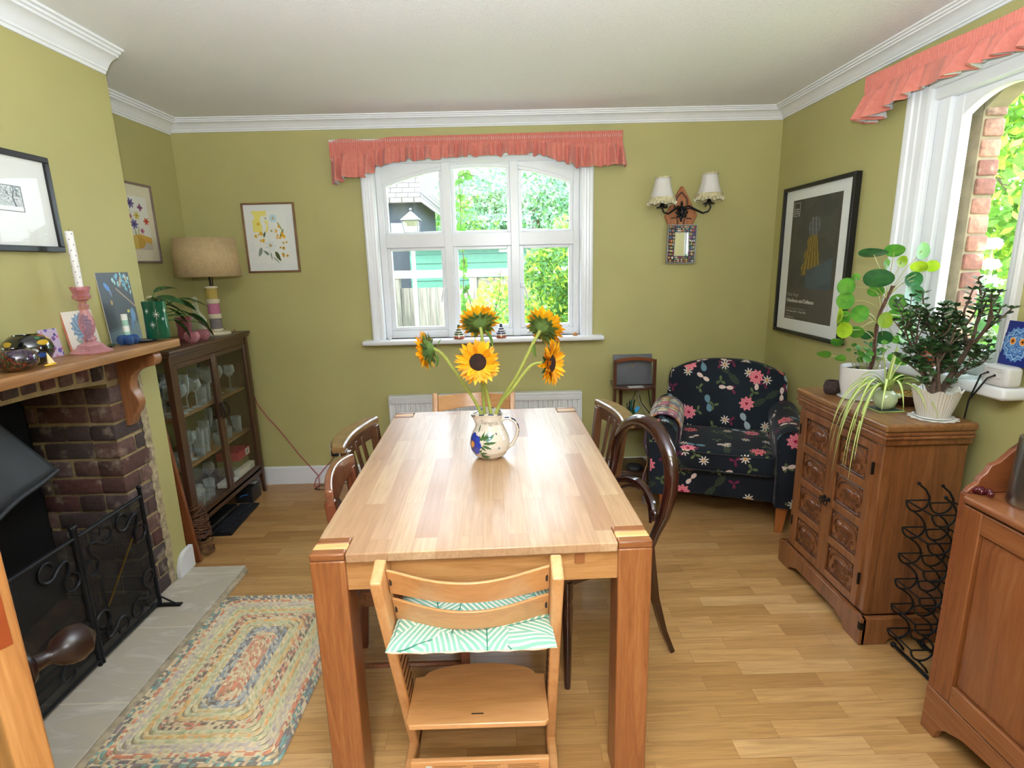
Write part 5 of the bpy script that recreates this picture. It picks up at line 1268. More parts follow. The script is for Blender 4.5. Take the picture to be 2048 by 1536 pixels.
o = cd.build('candle', vcol('wax_printed', 0.4)); o.location = (-1.575, 2.060, zt+0.232); tag(o, 'tall white candle with small dark dots in the pink candlestick', 'candle')
m = MB(); m.tube([(0, 0, 0.211), (0, 0.001, 0.219)], 0.0009, 5); m.build('wick', plain('wick', '33302C', 0.9), o)
# blue glass candle holder with striped candle
BG = tint_glass('blue_glass', '7FA9D8', '2E5E9E', 0.35)
m = MB(); 
for dx, dy in ((-0.014, -0.017), (-0.014, 0.017), (0.016, -0.017), (0.016, 0.017)): m.ell((dx, dy, 0.021), (0.018, 0.019, 0.021), 14, 10)
m.lathe([(0.012, 0.0), (0.022, 0.004), (0.016, 0.042), (0.012, 0.042)], 16); o = m.build('candle_holder', BG); sit(o, -1.572, 2.262); tag(o, 'chunky blue glass candle holder beneath the striped candle', 'candle holder')
m = MB(); 
for k in range(4): m.col = lin('9CC8B4') if k % 2 == 0 else lin('E9EEE6'); m.lathe([(0.0118, 0.024*k+0.0), (0.0118, 0.024*(k+1))], 24, cap=(k in (0, 3)))
o = m.build('candle', vcol('wax_printed', 0.4)); sit(o, -1.572, 2.262, zt+0.030); tag(o, 'short mint and white striped candle in the blue glass holder', 'candle')
m = MB(); m.tube([(0.02*math.cos(k), -0.015+0.008*k, 0.006+0.004*math.sin(k*2)) for k in range(5)], [0.002, 0.005, 0.006, 0.005, 0.002], 8); o = m.build('glass_frog', tint_glass('bottle_green_glass', '2F5A44', '1B4A34', 0.7)); sit(o, -1.585, 2.185, zt+0.002); tag(o, 'little dark green glass creature between tile and striped candle', 'ornament')
DBG = tint_glass('cobalt_glass', '2B3F8A', '18246A', 0.6)
m = MB(); m.lathe([(0, 0), (0.030, 0), (0.050, 0.006), (0.054, 0.010), (0.048, 0.009), (0.028, 0.004), (0, 0.004)], 32); o = m.build('glass_dish', DBG); sit(o, -1.555, 2.338); tag(o, 'shallow cobalt blue glass dish lying under the green vase', 'dish')
GG = tint_glass('emerald_glass', '2E7E58', '126042', 0.55)
gv = thing('green_glass_vase', 'dark green cylindrical glass vase with etched white stars at the end of the mantel shelf', 'vase', (-1.512, 2.372, zt+0.0105))
m = MB(); m.lathe([(0, 0), (0.042, 0), (0.046, 0.006), (0.045, 0.05), (0.044, 0.12), (0.046, 0.160), (0.043, 0.160), (0.041, 0.12), (0.042, 0.02), (0, 0.014)], 40); m.build('vase_wall', GG, gv)
m = MB()
for (a0, z0, s_) in ((-0.95, 0.105, 0.014), (-1.35, 0.062, 0.010), (-0.45, 0.085, 0.006), (-0.2, 0.12, 0.008), (-1.7, 0.12, 0.007)):
    for q in range(4):
        an = q*PI/4; L = s_*(1.5 if q == 2 else 1)
        pts = [(0.0468*math.cos(a0+t_*L*math.cos(an)/0.046), 0.0468*math.sin(a0+t_*L*math.cos(an)/0.046), z0+t_*L*math.sin(an)) for t_ in (-1, 0, 1)]
        m.tube(pts, 0.0006, 4)
m.build('etched_stars', plain('etched_white', 'DDE6E0', 0.6, var=0), gv)

# fire screen
FS = plain('black_wrought_iron', '1A1C20', 0.42, 0.4, var=0.08, bump=0.2)
t = NT('fine_black_mesh'); v = t.coord(); 
t.base('0F1011'); t.rough(0.6); tr = t.N('BsdfTransparent'); mx = t.N('MixShader'); 
px__, py__, pz__ = t.sep(v)[:3]; g1 = t.math('MULTIPLY', t.math('SINE', t.math('MULTIPLY', py__, 2600)), t.math('SINE', t.math('MULTIPLY', pz__, 2600)))
t.put(mx.inputs[0], 0.72); t.l.new(tr.outputs[0], mx.inputs[1]); t.l.new(t.p.outputs[0], mx.inputs[2]); t.l.new(mx.outputs[0], t.out.inputs[0]); MESHM = t.m
fs_ = thing('fire_screen', 'black iron and mesh folding fire screen with scrolls on the stone hearth', 'fire screen', (-1.600, 0, 0.0185))
def scroll(mb, c, s_, rot, flip=1, x=0.0):
    pts = []
    for k in range(46):
        t_ = k/45; 
        if t_ < 0.4: a = -PI*1.7*(1-t_/0.4); r = 0.028+0.0*t_; cy, cz = -0.055, 0.0; r = 0.022+0.012*(t_/0.4)
        else: break
        pts.append((cy+r*math.cos(a), cz+r*math.sin(a)))
    n1 = len(pts); e0 = pts[-1]
    for k in range(1, 12):
        t_ = k/12; a = PI*t_; pts.append((0.0-(-e0[0])*math.cos(a)*1.0, e0[1]+0.055*math.sin(a)))
    for k in range(n1): q = pts[n1-1-k]; pts.append((-q[0], q[1]))
    ca, sa = math.cos(rot), math.sin(rot)
    mb.tube([(x, c[0]+s_*(p[0]*ca-p[1]*flip*sa), c[1]+s_*(p[0]*sa+p[1]*flip*ca)) for p in pts], 0.004, 6, flat=1.6)
def panel(ya, yb, mb, mesh, legs, x0=0.0):
    H = 0.535
    mb.tube([(x0, ya, H), (x0, yb, H)], 0.0075, 8); mb.tube([(x0, ya, 0.022), (x0, yb, 0.022)], 0.0075, 8)
    for y in (ya, yb): mb.tube([(x0, y, 0.0), (x0, y, H+0.03)], 0.008, 8); mb.ell((x0, y, H+0.038), 0.011, 10, 7)
    mesh.add([(x0-0.003, ya, 0.022), (x0-0.003, yb, 0.022), (x0-0.003, yb, H), (x0-0.003, ya, H)], [(0, 1, 2, 3)])
    w_ = yb-ya; s_ = min(1.0, w_/0.36)*0.95
    s_ *= 1.25
    scroll(mb, (yb-0.085, H-0.10), s_, -PI/4, 1, x0); scroll(mb, (ya+0.085, 0.115), s_, PI*0.75, 1, x0)
    scroll(mb, (yb-0.085, 0.125), s_, -PI*0.75, 1, x0); scroll(mb, (ya+0.085, H-0.10), s_, PI/4, 1, x0)
m = MB(); me_ = MB(); panel(1.845, 2.205, m, me_, True); m.build('side_frame', FS, fs_); me_.build('mesh_panel', MESHM, fs_, smooth=False)
m = MB(); me_ = MB(); panel(1.215, 1.830, m, me_, True); m.build('centre_frame', FS, fs_); me_.build('mesh_panel', MESHM, fs_, smooth=False)
m = MB(); me_ = MB(); panel(0.96, 1.200, m, me_, True); m.build('side_frame', FS, fs_); me_.build('mesh_panel', MESHM, fs_, smooth=False)
for y in (2.205, 1.215): m = MB(); m.rbox(-0.04, 0.095, y-0.012, y+0.012, 0, 0.008, 0.002); m.tube([(0.07, y, 0.008), (0.0, y, 0.05)], 0.004, 6); m.build('foot', FS, fs_)
m = MB(); m.tube([(0.008, 1.915, 0.20), (0.010, 2.10, 0.39)], 0.0035, 6); m.build('brass_poker_shaft', plain('brass', 'B08A3E', 0.3, 1.0), fs_)
# logs and basket in the grate
LOG = plain('bark_brown_log', '5A3A26', 0.95, var=0.3, scale=20, bump=1.0, bscale=50, bdist=0.006); LOGE = plain('cut_log_end', 'A98458', 0.9, var=0.12, scale=40)
def log(L, r): 
    m = MB(); nn_ = 14; m.lathe([(r*(1+0.06*math.sin(k*2.1)), L*(k/6-0.5)) for k in range(7)], nn_, wob=lambda a, z: 1+0.06*math.sin(a*3+z*20), cap=False); m.m = 1
    for z, s_ in ((-L/2, -1), (L/2, 1)): vs_ = [(r*math.cos(2*PI*i/nn_)*1.0, r*math.sin(2*PI*i/nn_), z) for i in range(nn_)]; m.add(vs_, [tuple(range(nn_))[::s_]])
    return m.build('log', [LOG, LOGE])
for i, (x, y, z, a, b, L, r, lb_) in enumerate(((-1.82, 1.98, 0.081, 1.3, 0.5, 0.26, 0.038, 'short log nearest the right side of the brick opening'), (-1.80, 1.80, 0.081, 1.4, -0.3, 0.30, 0.040, 'log lying in the middle of the hearth floor'), (-1.84, 1.62, 0.081, 1.5, 0.2, 0.28, 0.040, 'log behind the centre of the fire screen'), (-1.82, 1.88, 0.156, 1.3, 0.2, 0.26, 0.036, 'short log lying on top of two others in the fireplace'))):
    o = log(L, r); o.location = (x, y, z); o.rotation_euler = (PI/2, 0, b); tag(o, lb_, 'log', 'logs in the fireplace')
gr = MB(); 
for k in range(7): gr.tube([(-0.12+0.04*k, -0.30, 0.015), (-0.12+0.04*k, 0.30, 0.015)], 0.006, 6)
for y in (-0.28, 0.28): gr.tube([(-0.13, y, 0.015), (0.13, y, 0.015)], 0.007, 6); gr.tube([(0.13, y, 0.0), (0.13, y, 0.22), (0.12, y+0.03, 0.25)], 0.007, 6)
o = gr.build('fire_grate', FS); o.location = (-1.83, 1.75, 0.012+0.005); tag(o, 'low black iron grate behind the fire screen holding the logs', 'grate')

# ============================================================ RUG
rg = MB(); rr = random.Random(31); hx, hy, bw = 0.308, 0.445, 0.0175
RC = {0: ['2F8F92', '5A4A6A', 'D9C9A6', '36414F', 'D9B98C'], 1: ['D9CBA0', 'E0784A', 'C86048', 'EAD9B0'], 2: ['DCCBA4', 'C9BDB4', 'D8CFA8', 'B9A9A8'], 3: ['DDD0A0', 'B9B98A', 'D8B878', 'E4D8B4'], 4: ['E0CFA0', 'E6A050', 'DCC48C', 'D9B060'], 5: ['4E3A3E', 'D9C49C', 'C86A50', 'DCC9A4'], 6: ['D2D0A0', 'A9B88A', 'DCCFA4', 'C9C9A0'], 7: ['7A8FA4', '44405A', 'D9CBAE', 'A9B0B4'], 8: ['D9704E', 'E0CBA0', 'C98A6A', 'E4D4AC']}
seq = [0, 0, 1, 2, 2, 6, 4, 6, 5, 5, 4, 6, 3, 7, 7, 8, 8, 8]
def ringpt(d, s_):
    """point on the rounded rectangle inset by d, at arc length s_"""
    X, Y = max(hx-d, 0.002), hy-d; r = min(0.03, X*0.6)
    segs = [(2*(Y-r), 'R'), (PI/2*r, 'c1'), (2*(X-r), 'T'), (PI/2*r, 'c2'), (2*(Y-r), 'L'), (PI/2*r, 'c3'), (2*(X-r), 'B'), (PI/2*r, 'c4')]
    for L, k in segs:
        if s_ <= L+1e-9:
            q = s_
            if k == 'R': return (X, -Y+r+q), (1, 0)
            if k == 'T': return (X-r-q, Y), (0, 1)
            if k == 'L': return (-X, Y-r-q), (-1, 0)
            if k == 'B': return (-X+r+q, -Y), (0, -1)
            a = q/r + {'c1': 0, 'c2': PI/2, 'c3': PI, 'c4': 1.5*PI}[k]; cx, cy = {'c1': (X-r, Y-r), 'c2': (-X+r, Y-r), 'c3': (-X+r, -Y+r), 'c4': (X-r, -Y+r)}[k]
            return (cx+r*math.cos(a), cy+r*math.sin(a)), (math.cos(a), math.sin(a))
        s_ -= L
    return (X, -Y+r), (1, 0)
for ri in range(19):
    d = bw*(ri+0.5); X, Y = hx-d, hy-d
    if X < -bw*0.2: break
    X = max(X, 0.002)
    r = min(0.03, X*0.6); per = 2*2*(Y-r)+2*2*(X-r)+2*PI*r; n_ = max(8, int(per/0.0115)); pal = RC[seq[min(ri, 17)]]
    for k in range(n_):
        for half in (0, 1):
            s0 = per*k/n_; s1 = per*(k+1)/n_; sk = per/n_*0.75
            (o0, n0), (o1, n1) = ringpt(d, (s0+(sk)) % per), ringpt(d, (s1+sk) % per)
            (i0, m0), (i1, m1) = ringpt(d, s0 % per), ringpt(d, s1 % per)
            sg = 1 if half == 0 else -1; w_ = bw*0.49
            e0 = (o0[0]+0, o0[1]); A = (i0[0]+m0[0]*w_*sg, i0[1]+m0[1]*w_*sg, 0.004); Bp = (i1[0]+m1[0]*w_*sg, i1[1]+m1[1]*w_*sg, 0.004)
            C0 = (o0[0], o0[1], 0.0095); C1 = (o1[0], o1[1], 0.0095)
            mid0 = ((A[0]+C0[0])/2, (A[1]+C0[1])/2, 0.0100); mid1 = ((Bp[0]+C1[0])/2, (Bp[1]+C1[1])/2, 0.0100)
            kk = rr.uniform(0.85, 1.1); rg.col = tuple(min(1, (q*0.68+e2*0.32)*kk) for q, e2 in zip(lin(rr.choice(pal)), lin('CDBF9E')))
            f1 = [(0, 1, 2, 3), (3, 2, 5, 4)]
            if sg < 0: f1 = [f[::-1] for f in f1]
            rg.add([A, Bp, mid1, mid0, C0, C1], [tuple(f) for f in f1])
rg.col = lin('9A8A6A'); rg.box(-hx+0.004, hx-0.004, -hy+0.004, hy-0.004, 0.0, 0.0035)
o = rg.build('braided_rug', vcol('braided_wool', 0.95, bump=0.5, bscale=400, sheen=0.2)); o.location = (-1.038, 1.832, 0.0); o.rotation_euler = (0, 0, math.radians(-0.4)); tag(o, 'rectangular multicoloured braided rug on the floor beside the hearth', 'rug')

# ============================================================ PICTURES
def frame(name, label, w_, h, d, bw_, fmat, mat_w, artfn=None, aw=0.1, ah=0.1, ax=0, az=0, nx=1, nz=1, artmat=None, glass=True):
    """faces -Y in its own frame, back at y=0, centre of the back at the origin"""
    r = thing(name, label, 'picture')
    m = MB()
    H, W_ = h/2, w_/2
    for (x0, x1, z0, z1) in ((-W_, W_, H-bw_, H), (-W_, W_, -H, -H+bw_), (-W_, -W_+bw_, -H+bw_, H-bw_), (W_-bw_, W_, -H+bw_, H-bw_)): m.box(x0, x1, -d, 0, z0, z1)
    m.build('frame', fmat, r, bevel=0.002)
    m = MB(); m.box(-W_+bw_*0.5, W_-bw_*0.5, -d*0.55, -0.002, -H+bw_*0.5, H-bw_*0.5); m.build('mount', mat_w, r, smooth=False)
    if artfn:
        m = MB(); y = -d*0.55-0.0006; n0 = 0
        m.grid(lambda u, v: (ax-aw/2+aw*u, y, az-ah/2+ah*v), nx, nz)
        for j in range(nz):
            for i in range(nx): c_ = artfn((i+0.5)/nx, (j+0.5)/nz); m.c[j*nx+i] = lin(c_) if isinstance(c_, str) else c_
        m.build('print', artmat or vcol('printed_art', 0.7), r, smooth=False)
    if glass: m = MB(); m.box(-W_+bw_*0.6, W_-bw_*0.6, -d*0.72, -d*0.68, -H+bw_*0.6, H-bw_*0.6); m.build('glazing', thin_glass('picture_glass', (0.985, 0.99, 0.99), 0.35), r, smooth=False)
    return r
BLK = plain('black_frame_moulding', '141316', 0.35, var=0.05); MNT = plain('white_mount_board', 'E9E9E6', 0.85, var=0.01); MNC = plain('cream_mount_board', 'E0D6BC', 0.85, var=0.01)
BRZ = plain('brown_gilt_moulding', '8A6A4E', 0.35, 0.3, var=0.15); TAU = plain('taupe_moulding', '7E6A62', 0.4, var=0.1)
rp = random.Random(9)
def a_tree(u, v):
    if u < 0.03 or u > 0.97 or v < 0.04 or v > 0.96: return '55595A'
    if v < 0.20: return 'E4E4E0'
    tx = 0.72+0.03*math.sin(v*9)
    if abs(u-tx) < 0.035-0.02*v: return '3A3E40'
    n_ = mnoise.noise(Vector((u*9, v*9, 1.3))); n2 = mnoise.noise(Vector((u*26, v*26, 5)))
    if v > 0.45 and abs(n_) < 0.10: return '4A4F50'
    if n2 > 0.18: return '6E7474'
    return 'C9CCC8' if v > 0.4 else ('A9ADAA' if n2 < -0.15 else 'D4D6D2')
f1_ = frame('framed_print', 'black framed small tree etching with wide white mount above the mantel', 0.50, 0.330, 0.022, 0.020, BLK, MNT, a_tree, 0.125, 0.085, 0.055, 0.008, 90, 60)
f1_.location = (XC+0.001, 1.852, 1.742); f1_.rotation_euler = (0, 0, PI/2)
def flowers(items, bgc, stems, extra=None):
    def fn(u, v):
        if extra:
            e_ = extra(u, v)
            if e_: return e_
        for (cx, cy, r, n_, c1_, c2_, cc) in items:
            dx, dy = u-cx, (v-cy)*1.4; rr_ = math.hypot(dx, dy); a = math.atan2(dy, dx)
            if rr_ < r*0.22: return cc
            if rr_ < r*(0.78+0.22*math.cos(a*n_)): return c1_ if math.sin(a*n_*2+rr_*40) > -0.2 else c2_
        for (x0, y0, an, L, W_, c_) in stems:
            if leaf_in(u, v, x0, y0, an, L, W_): return c_
        return bgc(u, v) if callable(bgc) else bgc
    return fn
it1 = [(0.62, 0.86, 0.13, 9, '8FC9D8', 'E8F0F0', 'C79A4E'), (0.40, 0.86, 0.10, 8, 'F2EFE6', 'E6E2D4', '8A8A6A'), (0.54, 0.62, 0.13, 8, 'F2F0E8', 'DCE0DC', 'A99A5A'), (0.46, 0.34, 0.19, 7, 'F0F0EC', 'C9D4DA', 'C9A66A')] + [(rp.uniform(0.02, 0.3), rp.uniform(0.42, 0.78), rp.uniform(0.03, 0.06), 5, 'F0C020', 'D9A00E', 'A97A10') for _ in range(9)] + [(rp.uniform(0.62, 0.92), rp.uniform(0.48, 0.72), rp.uniform(0.03, 0.07), 5, 'F4C420', 'E09A10', 'B07A10') for _ in range(10)] + [(rp.uniform(0.62, 0.95), rp.uniform(0.12, 0.40), rp.uniform(0.03, 0.06), 5, 'F0C020', 'B0641E', '7A4A10') for _ in range(8)]
st1 = [(0.44, 0.22, -1.4, 0.2, 0.015, '6E8A7A'), (0.40, 0.16, 2.7, 0.2, 0.03, '7A8A7E'), (0.58, 0.22, -0.9, 0.25, 0.05, '4E5A22'), (0.2, 0.3, -2.2, 0.22, 0.05, '8A9A8E'), (0.5, 0.12, -0.6, 0.25, 0.02, '9AA89C'), (0.72, 0.8, -0.9, 0.3, 0.018, '8A9A5A'), (0.78, 0.5, 0.9, 0.2, 0.03, '5A6A40'), (0.28, 0.5, 1.0, 0.14, 0.03, '5E6A4E')]
f2_ = frame('framed_painting', 'framed watercolour of white daisies and yellow blooms beside the table lamp', 0.336, 0.436, 0.018, 0.012, BRZ, MNT, flowers(it1, lambda u, v: 'F0E27A' if (v > 0.6 and u < 0.45 and mnoise.noise(Vector((u*5, v*5, 0))) > -0.25) else 'ECECE6', st1), 0.215, 0.325, 0.0, 0.005, 108, 160)
f2_.location = (-1.499, YB-0.001, 1.693)
it2 = [(0.42, 0.86, 0.14, 7, '7A6AA8', '4E4580', '2A2A3A'), (0.74, 0.80, 0.10, 4, '8A4A7A', 'A0608A', '5A2A4A'), (0.22, 0.72, 0.13, 6, 'B04A70', 'D07A94', '7A2A4A'), (0.58, 0.64, 0.11, 6, 'D9C860', 'C9A840', '8A7A2A'), (0.90, 0.55, 0.11, 6, 'D9603A', 'C8402A', '7A2A1A'), (0.45, 0.48, 0.14, 7, '5A5490', '8478B4', '1E1E2E'), (0.18, 0.30, 0.10, 6, 'A0407A', 'C070A0', '6A2A5A'), (0.70, 0.36, 0.08, 6, 'B05A80', 'C9708E', '6A2A4A'), (0.34, 0.62, 0.08, 6, '9A4060', 'B86080', '5A2030')]
def vase_(u, v):
    if v < 0.26 and math.hypot((u-0.45)/0.30, (v-0.14)/0.12) < 1: return 'D9B860' if u < 0.5 else 'C9A048'
    if v < 0.09 or (v < 0.2 and u > 0.2+0 and v < 0.16-0.1*u+0.06): return 'E8E0D0' if (int(u*40)+int(v*60)) % 2 else '9A8A7A'
    if v < 0.30-0.15*abs(u-0.6): return 'D9A94E'
    return None
f3_ = frame('framed_painting', 'framed watercolour of anemones in a yellow vase, in the alcove left of the lamp', 0.40, 0.435, 0.018, 0.012, TAU, MNC, flowers(it2, 'E9E6DC', [(0.45, 0.4, -1.5, 0.2, 0.02, '8A9A4A'), (0.6, 0.45, -1.9, 0.25, 0.015, '9AA84E')], vase_), 0.24, 0.29, 0.02, 0.0, 100, 120)
f3_.location = (XL+0.001, 3.138, 1.765); f3_.rotation_euler = (0, 0, PI/2)
# exhibition poster: plain generic picture over the lettering
def a_post(u, v):
    if v < 0.27: return '4E4840'
    if 0.075 < u < 0.93:
        n_ = mnoise.noise(Vector((u*4, v*6, 2.0)))*0.5
        if v < 0.44+0.16*(u-0.5)+n_*0.03 and u > 0.42: return '46525A' if n_ > -0.1 else '3E4A52'
        # a plain golden cloth hanging from a grey bundle
        w_ = 0.085+0.13*(1-(v-0.38)/0.32) if 0.38 < v < 0.70 else 0
        if w_ and abs(u-0.50) < w_+0.012*math.sin(v*60): return '8F7426' if math.sin((u-0.5)/w_*17) > -0.1 else '5F4C1E'
        if 0.70 <= v < 0.84 and abs(u-0.51) < 0.075+0.04*math.sin((v-0.70)/0.14*PI): return '6E6E70' if math.sin(u*90+v*20) > 0 else '4E4E52'
        return '47463F' if n_ < 0 else '403F3A'
    return '47433B'
ps = frame('framed_poster', 'large black framed exhibition poster with golden cloth picture on right wall', 0.705, 0.868, 0.034, 0.022, BLK, MNT, a_post, 0.490, 0.698, 0.0, 0.005, 98, 140)
ps.location = (XR-0.001, 3.150, 1.468); ps.rotation_euler = (0, 0, -PI/2)
LW = plain('poster_white_lettering', 'D6D3CC', 0.6, var=0); LG = plain('poster_grey_lettering', '9A958C', 0.6, var=0)
def pt(body, size, x, z, mat=LW, bold=0.0): text_mesh(body, size, mat, 'lettering', ps, T(x, -0.0197, z) @ RX(PI/2), 0.0001, bold=bold)
pt('Paula Rego', 0.030, -0.232, -0.205, LG, 0.0002); pt('Obedience and Defiance', 0.030, -0.232, -0.241, LW, 0.0008)
pt('Scottish National Gallery of Modern Art', 0.0135, -0.232, -0.283, LG); pt('23 November 2019 \u2013 19 April 2020', 0.0155, -0.232, -0.301, LW); pt('Edinburgh', 0.0125, -0.232, -0.318, LG); pt('nationalgalleries.org', 0.0125, -0.232, -0.336, LW)
m = MB(); x0, x1, z0, z1 = -0.232, -0.165, 0.262, 0.338
for a in ((x0, x1, z1-0.0022, z1), (x0, x1, z0, z0+0.0022), (x0, x0+0.0022, z0, z1), (x1-0.0022, x1, z0, z1)): m.box(a[0], a[1], -0.0200, -0.0196, a[2], a[3])
m.build('logo_box', LW, ps, smooth=False)
for k, s_ in enumerate(('NATIONAL', 'GALLERIES', 'SCOTLAND')): pt(s_, 0.0105, -0.226, 0.298-k*0.0125, LW)

# ============================================================ WALL SCONCE AND MIRROR
BK = wood('reddish_board', 'A9693C', '8A4E2A', 'Z', 0.5, 1.0, 0.1, c3='B8784A')
sc_ = thing('wall_sconce', 'two arm black iron wall light with fringed cream shades on a pointed board', 'wall light', (1.145, YB, 1.80))
m = MB(); m.prism([(-0.003, 0.150), (0.012, 0.150), (0.110, -0.03), (0.060, -0.125), (-0.055, -0.130), (-0.100, -0.03)], -0.024, 0.0, 'Y', None)
m.build('backboard', BK, sc_, bevel=0.004)
m = MB(); m.tube([(0.0, -0.026, 0.115), (0.035, -0.026, 0.075), (0.040, -0.026, 0.035), (0.030, -0.026, 0.02)], 0.005, 6); m.tube([(0.0, -0.026, 0.115), (-0.03, -0.026, 0.08), (-0.045, -0.026, 0.02)], 0.005, 6)
m.tube([(-0.06, -0.026, -0.045), (-0.025, -0.026, -0.04), (-0.018, -0.026, -0.07), (-0.02, -0.026, -0.12)], 0.005, 6); m.tube([(0.07, -0.026, -0.05), (0.03, -0.026, -0.045), (0.022, -0.026, -0.07), (0.018, -0.026, -0.12)], 0.005, 6)
m.build('inlaid_tracery', plain('dark_tracery', '5A3C30', 0.7), sc_)
m = MB(); m.ell((0.0, -0.045, -0.01), (0.016, 0.02, 0.03), 12, 8)
for k in range(8): a = 2*PI*k/8; m.ell((0.028*math.cos(a), -0.045, -0.012+0.028*math.sin(a)), (0.014, 0.007, 0.010), 10, 6, None)
m.ell((0, -0.04, 0.035), (0.008, 0.012, 0.026), 8, 6); m.ell((0, -0.04, -0.05), (0.008, 0.010, 0.02), 8, 6)
for s_, L in ((1, 0.130), (-1, 0.115)):
    m.tube([(s_*L*a, -0.05-0.05*b, c_) for a, b, c_ in ((0.05, 0, 0.02), (0.3, 0.3, 0.025), (0.6, 0.7, 0.0), (0.9, 1.0, -0.022), (1.15, 1.1, -0.012), (1.25, 1.1, 0.012), (1.15, 1.1, 0.036), (1.02, 1.1, 0.032), (1.0, 1.1, 0.018))], 0.0055, 8)
    m.tube([(s_*L*a, -0.05-0.05*b, c_) for a, b, c_ in ((0.08, 0, 0.005), (0.35, 0.3, 0.012), (0.62, 0.7, -0.006), (0.9, 1.0, -0.024))], 0.004, 6)
m.build('iron_arms', plain('black_painted_iron', '17181C', 0.35, 0.3, bump=0.2), sc_)
SH = NT('cream_silk_shade'); SH.base('DAD6D2'); SH.rough(0.8); SH.bump(SH.noise(SH.mapping(SH.coord(), (1, 1, 4)), 90, 3), 0.2, 0.001)
GT = plain('beige_fringe', 'C9BF98', 0.9, var=0.2, scale=80, bump=0.6, bscale=300); BD_ = plain('glass_bead', 'F2EEE4', 0.1, coat=1.0)
for xs_, zz in ((-0.145, -0.002), (0.150, 0.016)):
    m = MB(); m.lathe([(0.034, -0.006), (0.036, 0.0), (0.018, 0.006), (0.010, 0.02), (0.010, 0.05)], 16, T(xs_, -0.105, zz+0.02)); m.build('lamp_cup', _mc['black_painted_iron'], sc_)
    sh = MB(); n_ = 48
    prof = [(0.079, 0.060), (0.071, 0.085), (0.060, 0.115), (0.052, 0.145), (0.047, 0.175), (0.046, 0.195)]
    M = T(xs_, -0.105, zz)
    sh.lathe(prof, n_, M, wob=lambda a, z: 1-0.03*abs(math.sin(a*4)), cap=False)
    shade = sh.build('lamp_shade', SH.m, sc_, solid=0.002, ang=60)
    tr_ = MB(); tr_.lathe([(0.0465, 0.190), (0.049, 0.190), (0.049, 0.199), (0.0465, 0.199)], n_, M, closed=True)
    for i in range(n_*2): 
        a = PI*i/n_; lo = 0.028+0.010*abs(math.sin(a*4)); r0 = 0.080; tr_.tube([Vector((xs_+r0*math.cos(a), -0.105+r0*math.sin(a), zz+0.070-0.012*abs(math.cos(a*4)))), Vector((xs_+(r0+0.006)*math.cos(a), -0.105+(r0+0.006)*math.sin(a), zz+lo))], 0.0022, 4)
    tr_.lathe([(0.0805, 0.052), (0.083, 0.052), (0.081, 0.078), (0.0785, 0.078)], n_, M, closed=True, wob=lambda a, z: 1.0)
    tr_.build('fringe', GT, shade)
    bd_ = MB()
    for i in range(24): a = 2*PI*i/24; bd_.ell((xs_+0.088*math.cos(a), -0.105+0.088*math.sin(a), zz+0.036+0.010*abs(math.sin(a*4))), (0.0035, 0.0035, 0.007), 6, 5)
    bd_.build('beads', BD_, shade)
mr = thing('mosaic_mirror', 'small mirror in a multicoloured mosaic frame hanging under the wall light', 'mirror', (1.155, YB-0.0255, 1.592)); 
m = MB(); mzr = random.Random(4); W_, H = 0.094, 0.122; iw, ih = 0.043, 0.072
for (x0, x1, z0, z1) in ((-W_, W_, ih, H), (-W_, W_, -H, -ih), (-W_, -iw, -ih, ih), (iw, W_, -ih, ih)): m.col = lin('2A1E22'); m.box(x0, x1, -0.014, 0, z0, z1)
def tile_(x, z, a, b, c_): m.col = lin(c_); m.rbox(x-a, x+a, -0.0175, -0.012, z-b, z+b, 0.001, seg=1)
MC_ = ['B8A24A', '8A3A6A', 'C9B9A0', '4A6A3A', '7A2A3A', '3E7A9A', 'C98A4A', '5A3A7A', 'D9D0C0', 'A9443A']
for k in range(11):
    z = -H+0.016+k*(2*H-0.032)/10
    for sx in (-1, 1):
        for q in range(3): tile_(sx*(iw+0.012+q*0.012)+mzr.uniform(-.002, .002), z+mzr.uniform(-.002, .002), mzr.uniform(0.003, 0.0055), mzr.uniform(0.004, 0.008), mzr.choice(MC_))
for k in range(8):
    x = -iw+0.005+k*(2*iw-0.01)/7
    for sz in (-1, 1):
        for q in range(3): tile_(x, sz*(ih+0.012+q*0.012), mzr.uniform(0.003, 0.005), mzr.uniform(0.003, 0.0055), mzr.choice(MC_))
m.col = lin('CFCFD2')
for k in range(34):
    z = -H+0.003+k*(2*H-0.006)/33
    for x in (-W_+0.003, W_-0.003): m.box(x-0.002, x+0.002, -0.0185, -0.012, z-0.0018, z+0.0018)
for k in range(26):
    x = -W_+0.003+k*(2*W_-0.006)/25
    for z in (-H+0.003, H-0.003): m.box(x-0.0018, x+0.0018, -0.0185, -0.012, z-0.002, z+0.002)
for k in range(22):
    z = -ih+k*2*ih/21
    for x in (-iw-0.002, iw+0.002): m.box(x-0.0015, x+0.0015, -0.0185, -0.012, z-0.0015, z+0.0015)
for k in range(13):
    x = -iw+k*2*iw/12
    for z in (-ih-0.002, ih+0.002): m.box(x-0.0015, x+0.0015, -0.0185, -0.012, z-0.0015, z+0.0015)
m.build('mosaic_frame', vcol('glass_mosaic', 0.2, coat=0.6), mr, smooth=False)
m = MB(); m.box(-iw, iw, -0.010, -0.004, -ih, ih); m.build('mirror_glass', plain('silvered_mirror', 'E8ECEA', 0.02, 1.0, var=0), mr, smooth=False)
mr.rotation_euler = (0, math.radians(1.2), 0)
